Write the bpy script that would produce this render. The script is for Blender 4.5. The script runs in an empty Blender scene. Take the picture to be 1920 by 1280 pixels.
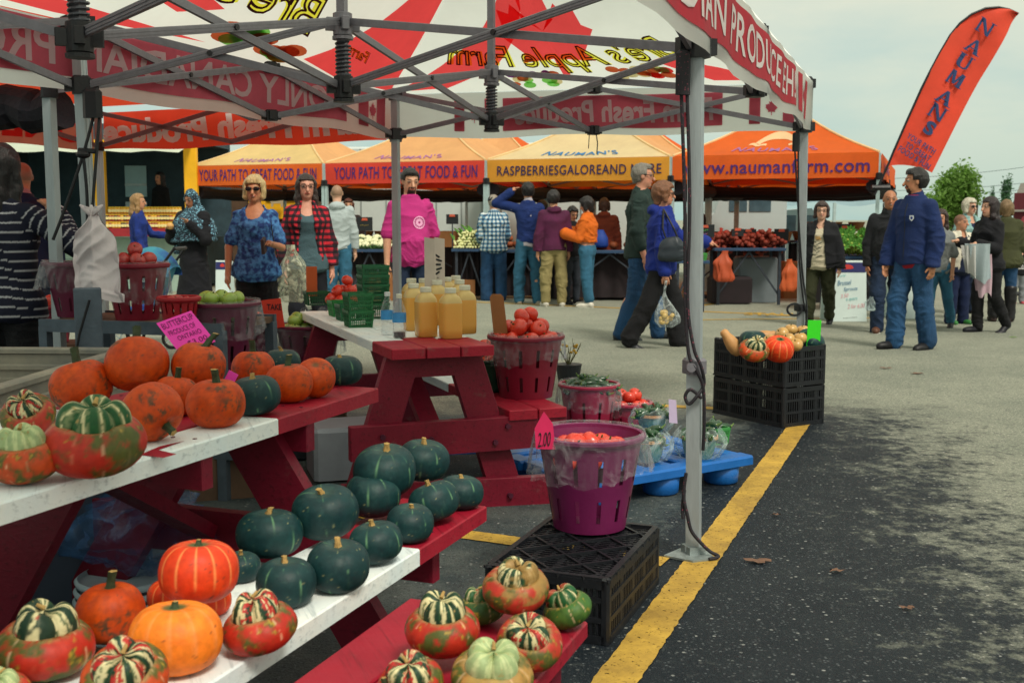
import bpy, math, random
import numpy as np
from mathutils import Vector, Matrix
random.seed(7)
SC = bpy.context.scene
COL = SC.collection
R = math.radians
# ---------------------------------------------------------------- camera
F_PX, PITCH, CAM_H = 2100.0, R(6.25), 1.30
cam = bpy.data.cameras.new("camera"); cam_o = bpy.data.objects.new("camera", cam); COL.objects.link(cam_o)
cam.sensor_width = 36.0; cam.lens = 36.0*F_PX/1920.0
cam.clip_start = 0.05; cam.clip_end = 2000
cam_o.location = (0, 0, CAM_H); cam_o.rotation_euler = (R(90)-PITCH, 0, 0)
cam.dof.use_dof = True; cam.dof.focus_distance = 4.6; cam.dof.aperture_fstop = 7.0
SC.camera = cam_o
# ---------------------------------------------------------------- sky and sun
SUN_EL, SUN_ROT = R(52), R(150)
SC.view_settings.view_transform = 'Standard'; SC.view_settings.look = 'None'
SC.view_settings.gamma = 1.0; SC.view_settings.use_curve_mapping = False
SC.view_settings.exposure = 0.88
SC.render.engine = 'CYCLES'
SC.cycles.max_bounces = 8; SC.cycles.transparent_max_bounces = 16
SC.cycles.use_denoising = True
w = bpy.data.worlds.new("World"); SC.world = w; w.use_nodes = True
nt = w.node_tree; nt.nodes.clear()
def N(nt, t, **k):
    n = nt.nodes.new(t)
    for a, v in k.items():
        if a.startswith('i_'): n.inputs[int(a[2:])].default_value = v
        else: setattr(n, a, v)
    return n
def s2l(c):
    c = np.asarray(c, float)/255.0
    return np.where(c <= 0.04045, c/12.92, ((c+0.055)/1.055)**2.4)
def C(r, g, b, a=1.0):
    v = s2l((r, g, b)); return (float(v[0]), float(v[1]), float(v[2]), a)
def L4(c):
    return tuple(c) if len(c) == 4 else (c[0], c[1], c[2], 1.0)
sky = N(nt, 'ShaderNodeTexSky', sky_type='NISHITA', sun_disc=False, sun_elevation=SUN_EL, sun_rotation=SUN_ROT)
sky.dust_density = 3.0
bg1 = N(nt, 'ShaderNodeBackground'); bg1.inputs[1].default_value = 0.08
bg2 = N(nt, 'ShaderNodeBackground'); bg2.inputs[1].default_value = .75
tc = N(nt, 'ShaderNodeTexCoord'); mp = N(nt, 'ShaderNodeMapping'); mp.inputs['Scale'].default_value = (1.6, 1.6, 4.5)
nz = N(nt, 'ShaderNodeTexNoise'); nz.inputs['Scale'].default_value = 2.2; nz.inputs['Detail'].default_value = 7; nz.inputs['Roughness'].default_value = .55
rp = N(nt, 'ShaderNodeValToRGB')
rp.color_ramp.elements[0].position = .40; rp.color_ramp.elements[0].color = C(166, 186, 178)
rp.color_ramp.elements[1].position = .60; rp.color_ramp.elements[1].color = C(216, 211, 184)
sx = N(nt, 'ShaderNodeSeparateXYZ')
gr = N(nt, 'ShaderNodeValToRGB')
gr.color_ramp.elements[0].position = 0.0; gr.color_ramp.elements[0].color = C(128, 176, 178)
gr.color_ramp.elements[1].position = .22; gr.color_ramp.elements[1].color = C(206, 206, 182)
mx0 = N(nt, 'ShaderNodeMix', data_type='RGBA'); mx0.inputs[0].default_value = .58
nt.links.new(tc.outputs['Generated'], mp.inputs[0]); nt.links.new(mp.outputs[0], nz.inputs[0]); nt.links.new(nz.outputs[0], rp.inputs[0])
nt.links.new(tc.outputs['Generated'], sx.inputs[0]); nt.links.new(sx.outputs[2], gr.inputs[0])
nt.links.new(rp.outputs[0], mx0.inputs[6]); nt.links.new(gr.outputs[0], mx0.inputs[7])
nt.links.new(mx0.outputs[2], bg2.inputs[0]); nt.links.new(sky.outputs[0], bg1.inputs[0])
ms = N(nt, 'ShaderNodeMixShader'); ms.inputs[0].default_value = .86
wo = N(nt, 'ShaderNodeOutputWorld')
nt.links.new(bg1.outputs[0], ms.inputs[1]); nt.links.new(bg2.outputs[0], ms.inputs[2]); nt.links.new(ms.outputs[0], wo.inputs[0])
sl = bpy.data.lights.new("sun", 'SUN'); sl.energy = 1.5; sl.angle = R(14); sl.color = (1, .92, .78)
so = bpy.data.objects.new("sun", sl); COL.objects.link(so)
# light comes from the right and slightly behind the camera
_sd = Vector((math.sin(SUN_ROT)*math.cos(SUN_EL), math.cos(SUN_ROT)*math.cos(SUN_EL), math.sin(SUN_EL)))
so.rotation_euler = _sd.to_track_quat('Z', 'Y').to_euler()

# ---------------------------------------------------------------- placing by the photograph's perspective (real metres)
_fw = Vector((0, math.cos(PITCH), -math.sin(PITCH))); _up = Vector((0, math.sin(PITCH), math.cos(PITCH)))
def ray(x, y): return _fw + Vector((1, 0, 0))*((x-960)/F_PX) - _up*((y-640)/F_PX)
def K(x, y, z=0.0):
    r = ray(x, y); t = (z-CAM_H)/r.z; return Vector((0, 0, CAM_H)) + r*t
def KD(x, y, d):
    r = ray(x, y); return Vector((0, 0, CAM_H)) + r*(d/r.y)
def PXM(d): return F_PX/d

# ---------------------------------------------------------------- materials
MATS = {}
def _new(name):
    m = bpy.data.materials.new(name); m.use_nodes = True
    b = m.node_tree.nodes['Principled BSDF']; return m, m.node_tree, b
def mat(name, col, rough=.6, var=.18, scale=6.0, bump=0.0, bscale=80.0, metal=0.0, spec=.4, col2=None, alpha=1.0, transl=0.0, sheen=0.0, stretch=None):
    if name in MATS: return MATS[name]
    m, t, b = _new(name); col = L4(col)
    tcn = N(t, 'ShaderNodeTexCoord'); src = tcn.outputs['Object']
    if stretch:
        mm = N(t, 'ShaderNodeMapping'); mm.inputs['Scale'].default_value = stretch; t.links.new(src, mm.inputs[0]); src = mm.outputs[0]
    n = N(t, 'ShaderNodeTexNoise'); n.inputs['Scale'].default_value = scale; n.inputs['Detail'].default_value = 6; n.inputs['Roughness'].default_value = .65
    t.links.new(src, n.inputs[0])
    r = N(t, 'ShaderNodeValToRGB'); e = r.color_ramp.elements
    c2 = L4(col2) if col2 else tuple(min(1, c*(1+var)) for c in col[:3])+(1,)
    e[0].position = .3; e[0].color = tuple(c*(1-var) for c in col[:3])+(1,)
    e[1].position = .7; e[1].color = c2
    t.links.new(n.outputs[0], r.inputs[0]); t.links.new(r.outputs[0], b.inputs['Base Color'])
    b.inputs['Roughness'].default_value = rough; b.inputs['Metallic'].default_value = metal
    b.inputs['Specular IOR Level'].default_value = spec; b.inputs['Alpha'].default_value = alpha
    if sheen: b.inputs['Sheen Weight'].default_value = sheen
    mr = N(t, 'ShaderNodeMapRange'); mr.inputs[3].default_value = max(0, rough-.12); mr.inputs[4].default_value = min(1, rough+.12)
    t.links.new(n.outputs[0], mr.inputs[0]); t.links.new(mr.outputs[0], b.inputs['Roughness'])
    if bump:
        n2 = N(t, 'ShaderNodeTexNoise'); n2.inputs['Scale'].default_value = bscale; n2.inputs['Detail'].default_value = 4
        t.links.new(src, n2.inputs[0]); bp = N(t, 'ShaderNodeBump'); bp.inputs['Strength'].default_value = bump; bp.inputs['Distance'].default_value = .02
        t.links.new(n2.outputs[0], bp.inputs['Height']); t.links.new(bp.outputs[0], b.inputs['Normal'])
    if transl:
        tr = N(t, 'ShaderNodeBsdfTranslucent'); t.links.new(r.outputs[0], tr.inputs[0])
        mxs = N(t, 'ShaderNodeMixShader'); mxs.inputs[0].default_value = transl
        out = t.nodes['Material Output']
        t.links.new(b.outputs[0], mxs.inputs[1]); t.links.new(tr.outputs[0], mxs.inputs[2]); t.links.new(mxs.outputs[0], out.inputs[0])
    MATS[name] = m; return m
def amat(name, rough=.5, spec=.5, bump=.12, bscale=60, speck=.25, sscale=90, sheen=0, transl=0):
    """colour from the mesh's own painted skin pattern plus fine speckle"""
    if name in MATS: return MATS[name]
    m, t, b = _new(name)
    a = N(t, 'ShaderNodeAttribute', attribute_name='Col')
    tcn = N(t, 'ShaderNodeTexCoord')
    n = N(t, 'ShaderNodeTexNoise'); n.inputs['Scale'].default_value = sscale; n.inputs['Detail'].default_value = 5
    t.links.new(tcn.outputs['Object'], n.inputs[0])
    mr = N(t, 'ShaderNodeMapRange'); mr.inputs[1].default_value = .3; mr.inputs[2].default_value = .7; mr.inputs[3].default_value = 1-speck; mr.inputs[4].default_value = 1+speck
    t.links.new(n.outputs[0], mr.inputs[0])
    mu = N(t, 'ShaderNodeMix', data_type='RGBA', blend_type='MULTIPLY'); mu.inputs[0].default_value = 1
    t.links.new(a.outputs['Color'], mu.inputs[6]); t.links.new(mr.outputs[0], mu.inputs[7]); t.links.new(mu.outputs[2], b.inputs['Base Color'])
    b.inputs['Roughness'].default_value = rough; b.inputs['Specular IOR Level'].default_value = spec
    if sheen: b.inputs['Sheen Weight'].default_value = sheen
    n2 = N(t, 'ShaderNodeTexNoise'); n2.inputs['Scale'].default_value = bscale; n2.inputs['Detail'].default_value = 4
    t.links.new(tcn.outputs['Object'], n2.inputs[0]); bp = N(t, 'ShaderNodeBump'); bp.inputs['Strength'].default_value = bump; bp.inputs['Distance'].default_value = .02
    t.links.new(n2.outputs[0], bp.inputs['Height']); t.links.new(bp.outputs[0], b.inputs['Normal'])
    MATS[name] = m; return m
def film(name, tint=(.85, .9, .95, 1), op=.22, rough=.12):
    """thin crumpled plastic: part see-through, part shiny"""
    if name in MATS: return MATS[name]
    m, t, b = _new(name)
    b.inputs['Base Color'].default_value = tint; b.inputs['Roughness'].default_value = rough; b.inputs['Specular IOR Level'].default_value = .9
    tr = N(t, 'ShaderNodeBsdfTransparent'); tr.inputs[0].default_value = (.93, .95, .96, 1)
    tcn = N(t, 'ShaderNodeTexCoord'); n = N(t, 'ShaderNodeTexNoise'); n.inputs['Scale'].default_value = 11; n.inputs['Detail'].default_value = 4; n.inputs['Distortion'].default_value = 1.2
    t.links.new(tcn.outputs['Object'], n.inputs[0])
    lw = N(t, 'ShaderNodeLayerWeight'); lw.inputs[0].default_value = .35; q1 = N(t, 'ShaderNodeMath', operation='MULTIPLY_ADD'); q1.inputs[1].default_value = .26; q1.inputs[2].default_value = op*.18; t.links.new(lw.outputs[1], q1.inputs[0])
    n4 = N(t, 'ShaderNodeMapRange'); n4.inputs[1].default_value = .50; n4.inputs[2].default_value = .75; n4.inputs[3].default_value = 0; n4.inputs[4].default_value = op*1.1; t.links.new(n.outputs[0], n4.inputs[0])
    mr = N(t, 'ShaderNodeMath', operation='ADD'); mr.use_clamp = True; t.links.new(q1.outputs[0], mr.inputs[0]); t.links.new(n4.outputs[0], mr.inputs[1])
    bp = N(t, 'ShaderNodeBump'); bp.inputs['Strength'].default_value = .8; bp.inputs['Distance'].default_value = .03
    t.links.new(n.outputs[0], bp.inputs['Height']); t.links.new(bp.outputs[0], b.inputs['Normal'])
    x = N(t, 'ShaderNodeMixShader'); t.links.new(mr.outputs[0], x.inputs[0]); t.links.new(tr.outputs[0], x.inputs[1]); t.links.new(b.outputs[0], x.inputs[2])
    t.links.new(x.outputs[0], t.nodes['Material Output'].inputs[0])
    MATS[name] = m; return m
def glassy(name, col, rough=.05, trans=1.0, ior=1.4):
    if name in MATS: return MATS[name]
    m, t, b = _new(name); b.inputs['Base Color'].default_value = L4(col); b.inputs['Roughness'].default_value = rough
    b.inputs['Transmission Weight'].default_value = trans; b.inputs['IOR'].default_value = ior
    MATS[name] = m; return m

# ---------------------------------------------------------------- mesh building
class MB:
    def __init__(s): s.v = []; s.f = []; s.m = []
    def add(s, v, f, mi=0):
        o = len(s.v); s.v += [tuple(p) for p in v]; s.f += [tuple(i+o for i in q) for q in f]; s.m += [mi]*len(f); return s
    def box(s, c, size, rot=None, mi=0, taper=1.0, ch=0.0):
        hx, hy, hz = size[0]/2, size[1]/2, size[2]/2
        if ch > 0:   # chamfered along z-edges and top
            k = ch; vs = []
            for z, i in ((-hz, 0), (hz-k, 0), (hz, k)):
                for x, y in ((-hx+i, -hy+k), (-hx+k, -hy+i), (hx-k, -hy+i), (hx-i, -hy+k), (hx-i, hy-k), (hx-k, hy-i), (-hx+k, hy-i), (-hx+i, hy-k)):
                    vs.append((x, y, z))
            fs = [tuple(range(7, -1, -1)), tuple(range(16, 24))]
            for l in (0, 8):
                for a in range(8): b = (a+1) % 8; fs.append((l+a, l+b, l+8+b, l+8+a))
        else:
            vs = [(x*(taper if z > 0 else 1), y*(taper if z > 0 else 1), z) for z in (-hz, hz) for x, y in ((-hx, -hy), (hx, -hy), (hx, hy), (-hx, hy))]
            fs = [(3, 2, 1, 0), (4, 5, 6, 7), (0, 1, 5, 4), (1, 2, 6, 5), (2, 3, 7, 6), (3, 0, 4, 7)]
        M = (rot if rot is not None else Matrix.Identity(3)); c = Vector(c)
        return s.add([M @ Vector(p) + c for p in vs], fs, mi)
    def bar(s, p0, p1, w, h, mi=0, up=(0, 0, 1), ch=0.0):
        p0, p1 = Vector(p0), Vector(p1); d = p1-p0; L = d.length
        if L < 1e-6: return s
        x = d/L; upv = Vector(up)
        if abs(x.dot(upv)) > .98: upv = Vector((0, 1, 0))
        y = upv.cross(x).normalized(); z = x.cross(y)
        M = Matrix((x, y, z)).transposed()
        return s.box((p0+p1)/2, (L, w, h), M, mi, ch=ch)
    def tube(s, pts, r, n=8, mi=0, caps=True, flat=1.0):
        pts = [Vector(p) for p in pts]; rs = r if isinstance(r, (list, tuple)) else [r]*len(pts)
        vs = []; up = Vector((0, 0, 1)); prev = None
        for i, p in enumerate(pts):
            d = (pts[min(i+1, len(pts)-1)] - pts[max(i-1, 0)]).normalized()
            if prev is None:
                a = up if abs(d.z) < .95 else Vector((1, 0, 0)); x = (a - d*a.dot(d)).normalized()
            else:
                x = prev - d*prev.dot(d); x = x.normalized() if x.length > 1e-5 else d.orthogonal().normalized()
            prev = x; y = d.cross(x)
            for k in range(n):
                t = 2*math.pi*k/n; vs.append(p + x*math.cos(t)*rs[i] + y*math.sin(t)*rs[i]*flat)
        fs = []
        for i in range(len(pts)-1):
            for k in range(n): a = i*n+k; b = i*n+(k+1) % n; fs.append((a, b, b+n, a+n))
        if caps: fs.append(tuple(range(n-1, -1, -1))); fs.append(tuple((len(pts)-1)*n+k for k in range(n)))
        return s.add(vs, fs, mi)
    def cord(s, pts, r, n=8):
        P_ = [Vector(p) for p in pts]; P_ = [P_[0]]+P_+[P_[-1]]; out = []
        for i in range(1, len(P_)-2):
            a, b, c, d = P_[i-1:i+3]
            for k in range(7): t = k/7; out.append(.5*(2*b+(c-a)*t+(2*a-5*b+4*c-d)*t*t+(3*b-a-3*c+d)*t**3))
        return s.tube(out+[P_[-2]], r, n)
    def lathe(s, prof, n=24, c=(0, 0, 0), mi=0, caps=True, fr=None):
        vs = []
        for (r, z) in prof:
            for k in range(n):
                t = 2*math.pi*k/n; rr = r*(fr(t, z) if fr else 1); vs.append((c[0]+rr*math.cos(t), c[1]+rr*math.sin(t), c[2]+z))
        fs = []
        for i in range(len(prof)-1):
            for k in range(n): a = i*n+k; b = i*n+(k+1) % n; fs.append((a, b, b+n, a+n))
        if caps: fs.append(tuple(range(n-1, -1, -1))); fs.append(tuple((len(prof)-1)*n+k for k in range(n)))
        return s.add(vs, fs, mi)
    def prism(s, outline, z0, z1, mi=0, fn=None):
        n = len(outline); vs = [(x, y, z0) for x, y in outline]+[(x, y, z1) for x, y in outline]
        if fn: vs = [fn(*p) for p in vs]
        fs = [tuple(range(n-1, -1, -1)), tuple(range(n, 2*n))]+[(i, (i+1) % n, n+(i+1) % n, n+i) for i in range(n)]
        return s.add(vs, fs, mi)
    def grid(s, fn, nu, nv, mi=0):
        vs = [fn(i/nu, j/nv) for j in range(nv+1) for i in range(nu+1)]
        fs = [(j*(nu+1)+i, j*(nu+1)+i+1, (j+1)*(nu+1)+i+1, (j+1)*(nu+1)+i) for j in range(nv) for i in range(nu)]
        return s.add(vs, fs, mi)
    def ell(s, c, r, n=12, m=8, mi=0, rot=None):
        vs = []; c = Vector(c)
        for j in range(m+1):
            ph = -math.pi/2+math.pi*j/m
            for i in range(n):
                t = 2*math.pi*i/n; p = Vector((r[0]*math.cos(ph)*math.cos(t), r[1]*math.cos(ph)*math.sin(t), r[2]*math.sin(ph)))
                vs.append((rot @ p if rot else p)+c)
        fs = [(j*n+i, j*n+(i+1) % n, (j+1)*n+(i+1) % n, (j+1)*n+i) for j in range(m) for i in range(n)]
        return s.add(vs, fs, mi)
    def build(s, name, mats, parent=None, smooth=False, loc=None, rz=0.0, cols=None):
        if not isinstance(mats, (list, tuple)): mats = [mats]
        me = bpy.data.meshes.new(name); me.from_pydata([tuple(p) for p in s.v], [], s.f)
        for m in mats: me.materials.append(m)
        if len(mats) > 1: me.polygons.foreach_set('material_index', s.m)
        if smooth: me.polygons.foreach_set('use_smooth', [True]*len(me.polygons))
        if cols is not None: paint(me, cols)
        me.update()
        return link(name, me, parent, loc, rz)
def paint(me, cols):
    a = me.color_attributes.new('Col', 'FLOAT_COLOR', 'POINT')
    c = np.ones((len(me.vertices), 4), np.float32); c[:, :3] = cols
    a.data.foreach_set('color', c.ravel())
def link(name, me, parent=None, loc=None, rz=0.0):
    o = bpy.data.objects.new(name, me); COL.objects.link(o)
    if parent is not None: o.parent = parent
    if loc is not None: o.location = loc
    if rz: o.rotation_euler = (0, 0, rz)
    return o
def tag(o, label, cat, group=None):
    o['label'] = label; o['category'] = cat
    if group: o['group'] = group
    return o
def thing(name, label, cat, loc=(0, 0, 0), rz=0.0, group=None):
    o = bpy.data.objects.new(name, None); COL.objects.link(o); o.empty_display_size = .1
    o.location = loc; o.rotation_euler = (0, 0, rz); return tag(o, label, cat, group)
def kind(o, k): o['kind'] = k; return o
def dup(o, loc=None, rot=None, scale=None, label=None, parent=None):
    c = o.copy(); COL.objects.link(c)
    if parent is not None: c.parent = parent
    if loc is not None: c.location = loc
    if rot is not None: c.rotation_euler = rot
    if scale is not None: c.scale = scale if isinstance(scale, (tuple, list, Vector)) else (scale,)*3
    if label: c['label'] = label
    for ch in o.children: dup(ch, parent=c)
    return c
def RZ(a): return Matrix.Rotation(a, 3, 'Z')
def RX(a): return Matrix.Rotation(a, 3, 'X')
def RY(a): return Matrix.Rotation(a, 3, 'Y')

# noise on arrays of points
def vnoise(p, seed=0):
    p = np.asarray(p, float); i = np.floor(p).astype(np.int64); f = p-i; f = f*f*(3-2*f); out = 0
    for dx in (0, 1):
        for dy in (0, 1):
            for dz in (0, 1):
                a = ((i[..., 0]+dx)*374761393 + (i[..., 1]+dy)*668265263 + (i[..., 2]+dz)*2147483647 + seed*974711) & 0xffffffff
                a = ((a ^ (a >> 13))*1274126177) & 0xffffffff; a = (a ^ (a >> 16)) & 0xffff
                wgt = (f[..., 0] if dx else 1-f[..., 0])*(f[..., 1] if dy else 1-f[..., 1])*(f[..., 2] if dz else 1-f[..., 2])
                out = out + wgt*(a/65535.0)
    return out
def fbm(p, seed=0, o=4):
    p = np.asarray(p, float); s = 0; a = .5; t = 0
    for k in range(o): s = s+a*vnoise(p*2**k, seed+k*17); t += a; a *= .5
    return s/t
def sstep(a, b, x): t = np.clip((x-a)/(b-a), 0, 1); return t*t*(3-2*t)
def mixc(a, b, t): t = np.asarray(t)[..., None]; return np.asarray(a)*(1-t)+np.asarray(b)*t

# flat lettering -> (verts 2d array, faces)
_TC = {}
def text_ring(s, shear=0.0, depth=.02, space=1.0):
    cu = bpy.data.curves.new('lettering', 'FONT'); cu.body = s; cu.shear = shear; cu.resolution_u = 3; cu.fill_mode = 'NONE'; cu.bevel_depth = depth; cu.bevel_resolution = 0; cu.space_character = space
    o = bpy.data.objects.new('lettering', cu); COL.objects.link(o); dg = bpy.context.evaluated_depsgraph_get(); me = bpy.data.meshes.new_from_object(o.evaluated_get(dg))
    v = np.array([q.co[:2] for q in me.vertices]); f = [tuple(p.vertices) for p in me.polygons]; bpy.data.objects.remove(o); bpy.data.curves.remove(cu); bpy.data.meshes.remove(me)
    lo = v.min(0)+depth; hi = v.max(0)-depth; return (v-lo)/(hi-lo), f
def text2d(s, bold=0.0, shear=0.0, space=1.0):
    key = (s, bold, shear, space)
    if key in _TC: return _TC[key]
    cu = bpy.data.curves.new('lettering', 'FONT'); cu.body = s; cu.offset = bold; cu.shear = shear; cu.resolution_u = 3; cu.space_character = space
    o = bpy.data.objects.new('lettering', cu); COL.objects.link(o)
    dg = bpy.context.evaluated_depsgraph_get(); me = bpy.data.meshes.new_from_object(o.evaluated_get(dg))
    v = np.array([q.co[:2] for q in me.vertices]); f = [tuple(p.vertices) for p in me.polygons]
    bpy.data.objects.remove(o); bpy.data.curves.remove(cu); bpy.data.meshes.remove(me)
    v = v-v.min(0); v = v/v.max(0)        # unit box
    _TC[key] = (v, f); return v, f
SERIF = {  # thick-and-thin capitals with slab feet, unit box polygons
    'N': [[(.10, 0), (.18, 0), (.18, 1), (.10, 1)], [(.80, 0), (.88, 0), (.88, 1), (.80, 1)], [(.06, 1), (.26, 1), (.88, 0), (.74, 0)], [(0, 0), (.28, 0), (.28, .05), (0, .05)], [(.70, .95), (1, .95), (1, 1), (.70, 1)], [(0, .95), (.2, .95), (.2, 1), (0, 1)]],
    'A': [[(.08, 0), (.17, 0), (.54, 1), (.46, 1)], [(.70, 0), (.92, 0), (.56, 1), (.44, 1)], [(.26, .30), (.72, .30), (.72, .37), (.26, .37)], [(0, 0), (.27, 0), (.27, .05), (0, .05)], [(.62, 0), (1, 0), (1, .05), (.62, .05)]],
    'U': [[(.12, .25), (.32, .25), (.32, 1), (.12, 1)], [(.74, .25), (.82, .25), (.82, 1), (.74, 1)], [(.12, .25), (.20, .08), (.36, 0), (.42, .09), (.34, .16), (.32, .25)], [(.36, 0), (.60, 0), (.56, .09), (.42, .09)], [(.60, 0), (.75, .08), (.82, .25), (.74, .25), (.66, .13), (.56, .09)], [(0, .95), (.42, .95), (.42, 1), (0, 1)], [(.64, .95), (.94, .95), (.94, 1), (.64, 1)]],
    'M': [[(.08, 0), (.15, 0), (.20, 1), (.12, 1)], [(.74, 0), (.92, 0), (.90, 1), (.72, 1)], [(.12, 1), (.30, 1), (.54, .1), (.44, .1)], [(.44, .1), (.52, .1), (.80, 1), (.72, 1)], [(0, 0), (.24, 0), (.24, .05), (0, .05)], [(.64, 0), (1, 0), (1, .05), (.64, .05)]],
}
# ================================================================ signed-distance figures
def surface_nets(Fv, org, h):
    S = Fv < 0; nx, ny, nz = Fv.shape
    cells = np.zeros((nx-1, ny-1, nz-1), np.int8)
    for dx in (0, 1):
        for dy in (0, 1):
            for dz in (0, 1): cells += S[dx:nx-1+dx, dy:ny-1+dy, dz:nz-1+dz]
    act = (cells > 0) & (cells < 8); idx = np.full(act.shape, -1, np.int64); I = np.argwhere(act); idx[act] = np.arange(len(I))
    acc = np.zeros((len(I), 3)); cnt = np.zeros(len(I))
    co = [(a, b, c) for a in (0, 1) for b in (0, 1) for c in (0, 1)]
    val = {k: Fv[I[:, 0]+k[0], I[:, 1]+k[1], I[:, 2]+k[2]] for k in co}
    for k in co:
        for ax in range(3):
            if k[ax] == 0:
                k2 = list(k); k2[ax] = 1; k2 = tuple(k2); a = val[k]; b = val[k2]; m = (a < 0) != (b < 0)
                t = np.where(m, a/np.where(m, a-b, 1), 0); p = np.tile(np.array(k, float), (len(I), 1)); p[:, ax] = t
                acc[m] += p[m]; cnt[m] += 1
    V = (I+acc/cnt[:, None])*h+np.array(org)
    Q = []
    for ax in range(3):
        A = np.moveaxis(S, ax, 0); D = A[:-1] != A[1:]; G = np.moveaxis(idx, ax, 0)
        D[:, 0, :] = False; D[:, :, 0] = False; D[:, -1, :] = False; D[:, :, -1] = False
        E = np.argwhere(D); 
        if not len(E): continue
        i, j, k = E.T; q = np.stack([G[i, j-1, k-1], G[i, j, k-1], G[i, j, k], G[i, j-1, k]], 1)
        inside = A[i, j, k]
        flip = ~inside if ax != 1 else inside
        q[flip] = q[flip][:, ::-1]; Q.append(q)
    Q = np.concatenate(Q) if Q else np.zeros((0, 4), int); Q = Q[(Q >= 0).all(1)]
    return V, Q
class SDF:
    def __init__(s): s.p = []
    def cap(s, a, b, r0, r1=None, k=.03, sub=False, fl=None):
        s.p.append(('c', np.array(a, float), np.array(b, float), r0, r0 if r1 is None else r1, k, sub)); return s
    def ell(s, c, r, k=.03, M=None, sub=False):
        s.p.append(('e', np.array(c, float), np.array(r, float), None if M is None else np.array(M, float), None, k, sub)); return s
    def prof(s, rows, k=.03):
        s.p.append(('p', np.array(rows, float), None, None, None, k, False)); return s
    def ends(s, o):
        if o[0] == 'c':
            r = max(o[3], o[4]); return np.minimum(o[1], o[2])-r, np.maximum(o[1], o[2])+r
        if o[0] == 'e': r = o[2].max() if o[3] is not None else o[2]; return o[1]-r, o[1]+r
        w = o[1]; return (np.array([(w[:, 3]-w[:, 1]).min(), (w[:, 4]-w[:, 2]).min(), w[:, 0].min()-.02]), np.array([(w[:, 3]+w[:, 1]).max(), (w[:, 4]+w[:, 2]).max(), w[:, 0].max()+.02]))
    def dist(s, o, P):
        if o[0] == 'c':
            a, b = o[1], o[2]; ab = b-a; t = np.clip(((P-a)@ab)/max(ab@ab, 1e-9), 0, 1)
            return np.linalg.norm(P-(a+t[..., None]*ab), axis=-1)-(o[3]+(o[4]-o[3])*t), t
        if o[0] == 'e':
            q = P-o[1]
            if o[3] is not None: q = q@o[3]
            n = np.linalg.norm(q/o[2], axis=-1); g = np.linalg.norm(q/o[2]**2, axis=-1)
            return n*(n-1)/np.maximum(g, 1e-6), n*0
        w = o[1]; z = P[..., 2]; a = np.interp(z, w[:, 0], w[:, 1]); b = np.interp(z, w[:, 0], w[:, 2]); x0 = np.interp(z, w[:, 0], w[:, 3]); y0 = np.interp(z, w[:, 0], w[:, 4])
        qx, qy = (P[..., 0]-x0)/a, (P[..., 1]-y0)/b; n = np.sqrt(qx**2+qy**2); g = np.sqrt((qx/a)**2+(qy/b)**2)
        d = np.where(n < 1e-4, -np.minimum(a, b), n*(n-1)/np.maximum(g, 1e-6))
        return np.maximum(d, np.maximum(w[0, 0]-z, z-w[-1, 0])), z*0
    def mesh(s, h, noise=None, cut=None):
        lo = np.min([s.ends(o)[0] for o in s.p if not o[-1]], 0)-.05; hi = np.max([s.ends(o)[1] for o in s.p if not o[-1]], 0)+.05
        n = np.ceil((hi-lo)/h).astype(int)+1; ax = [lo[i]+h*np.arange(n[i]) for i in range(3)]
        Fv = np.full(tuple(n), .2)
        for o in s.p:
            a, b = s.ends(o); pad = o[5]+.03
            i0 = np.maximum(((a-pad-lo)/h).astype(int), 0); i1 = np.minimum(np.ceil((b+pad-lo)/h).astype(int)+1, n)
            if (i1 <= i0).any(): continue
            sl = tuple(slice(i0[q], i1[q]) for q in range(3))
            P = np.stack(np.meshgrid(*[ax[q][sl[q]] for q in range(3)], indexing='ij'), -1)
            d, _ = s.dist(o, P); g = Fv[sl]; k = max(o[5], 1e-4)
            if o[-1]: Fv[sl] = np.maximum(g, -d)
            else:
                t = np.clip(.5+.5*(g-d)/k, 0, 1); Fv[sl] = g*(1-t)+d*t-k*t*(1-t)
        if noise or cut:
            P = np.stack(np.meshgrid(*ax, indexing='ij'), -1)
            if noise: Fv = Fv+noise(P)
            if cut: Fv = np.maximum(Fv, cut(P))
        return surface_nets(Fv, lo, h)
    def nearest(s, V):
        best = np.full(len(V), 9.); ids = np.zeros(len(V), int); ts = np.zeros(len(V))
        for i, o in enumerate(s.p):
            if o[-1]: continue
            d, t = s.dist(o, V); m = d < best; best[m] = d[m]; ids[m] = i; ts[m] = t[m]
        return ids, ts
def sdf_obj(name, S, h, m, parent, noise=None, cut=None, cfun=None, wr=.017):
    V, Q = S.mesh(h, noise, cut)
    if not len(V): return None
    me = bpy.data.meshes.new(name); me.from_pydata(V.tolist(), [], Q.tolist()); me.materials.append(m)
    me.polygons.foreach_set('use_smooth', [True]*len(Q)); me.update()
    if noise is not None and wr:
        Nn = np.zeros(len(V)*3, np.float32); me.vertices.foreach_get('normal', Nn); Nn = Nn.reshape(-1, 3); sd_ = len(V) % 97; wp = vnoise(V*4.5, sd_)[:, None]*np.array([1.6, 1.2, 2.2]); md = sstep(.30, .65, vnoise(V*3.2+7, sd_+3))
        rg = 1-np.abs(2*vnoise(V*np.array([9, 9, 13])+wp*1.3, sd_+1)-1); rg2 = 1-np.abs(2*vnoise(V*np.array([17, 17, 26])+wp*2.4, sd_+2)-1)
        V2 = V+Nn*(wr*(rg**1.6-.45)*(.35+.65*md)+wr*.45*(rg2**2-.4)*md)[:, None]; me.vertices.foreach_set('co', V2.astype(np.float32).ravel())
    if cfun is not None: paint(me, cfun(V, *S.nearest(V)))
    me.update(); return link(name, me, parent)
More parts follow.
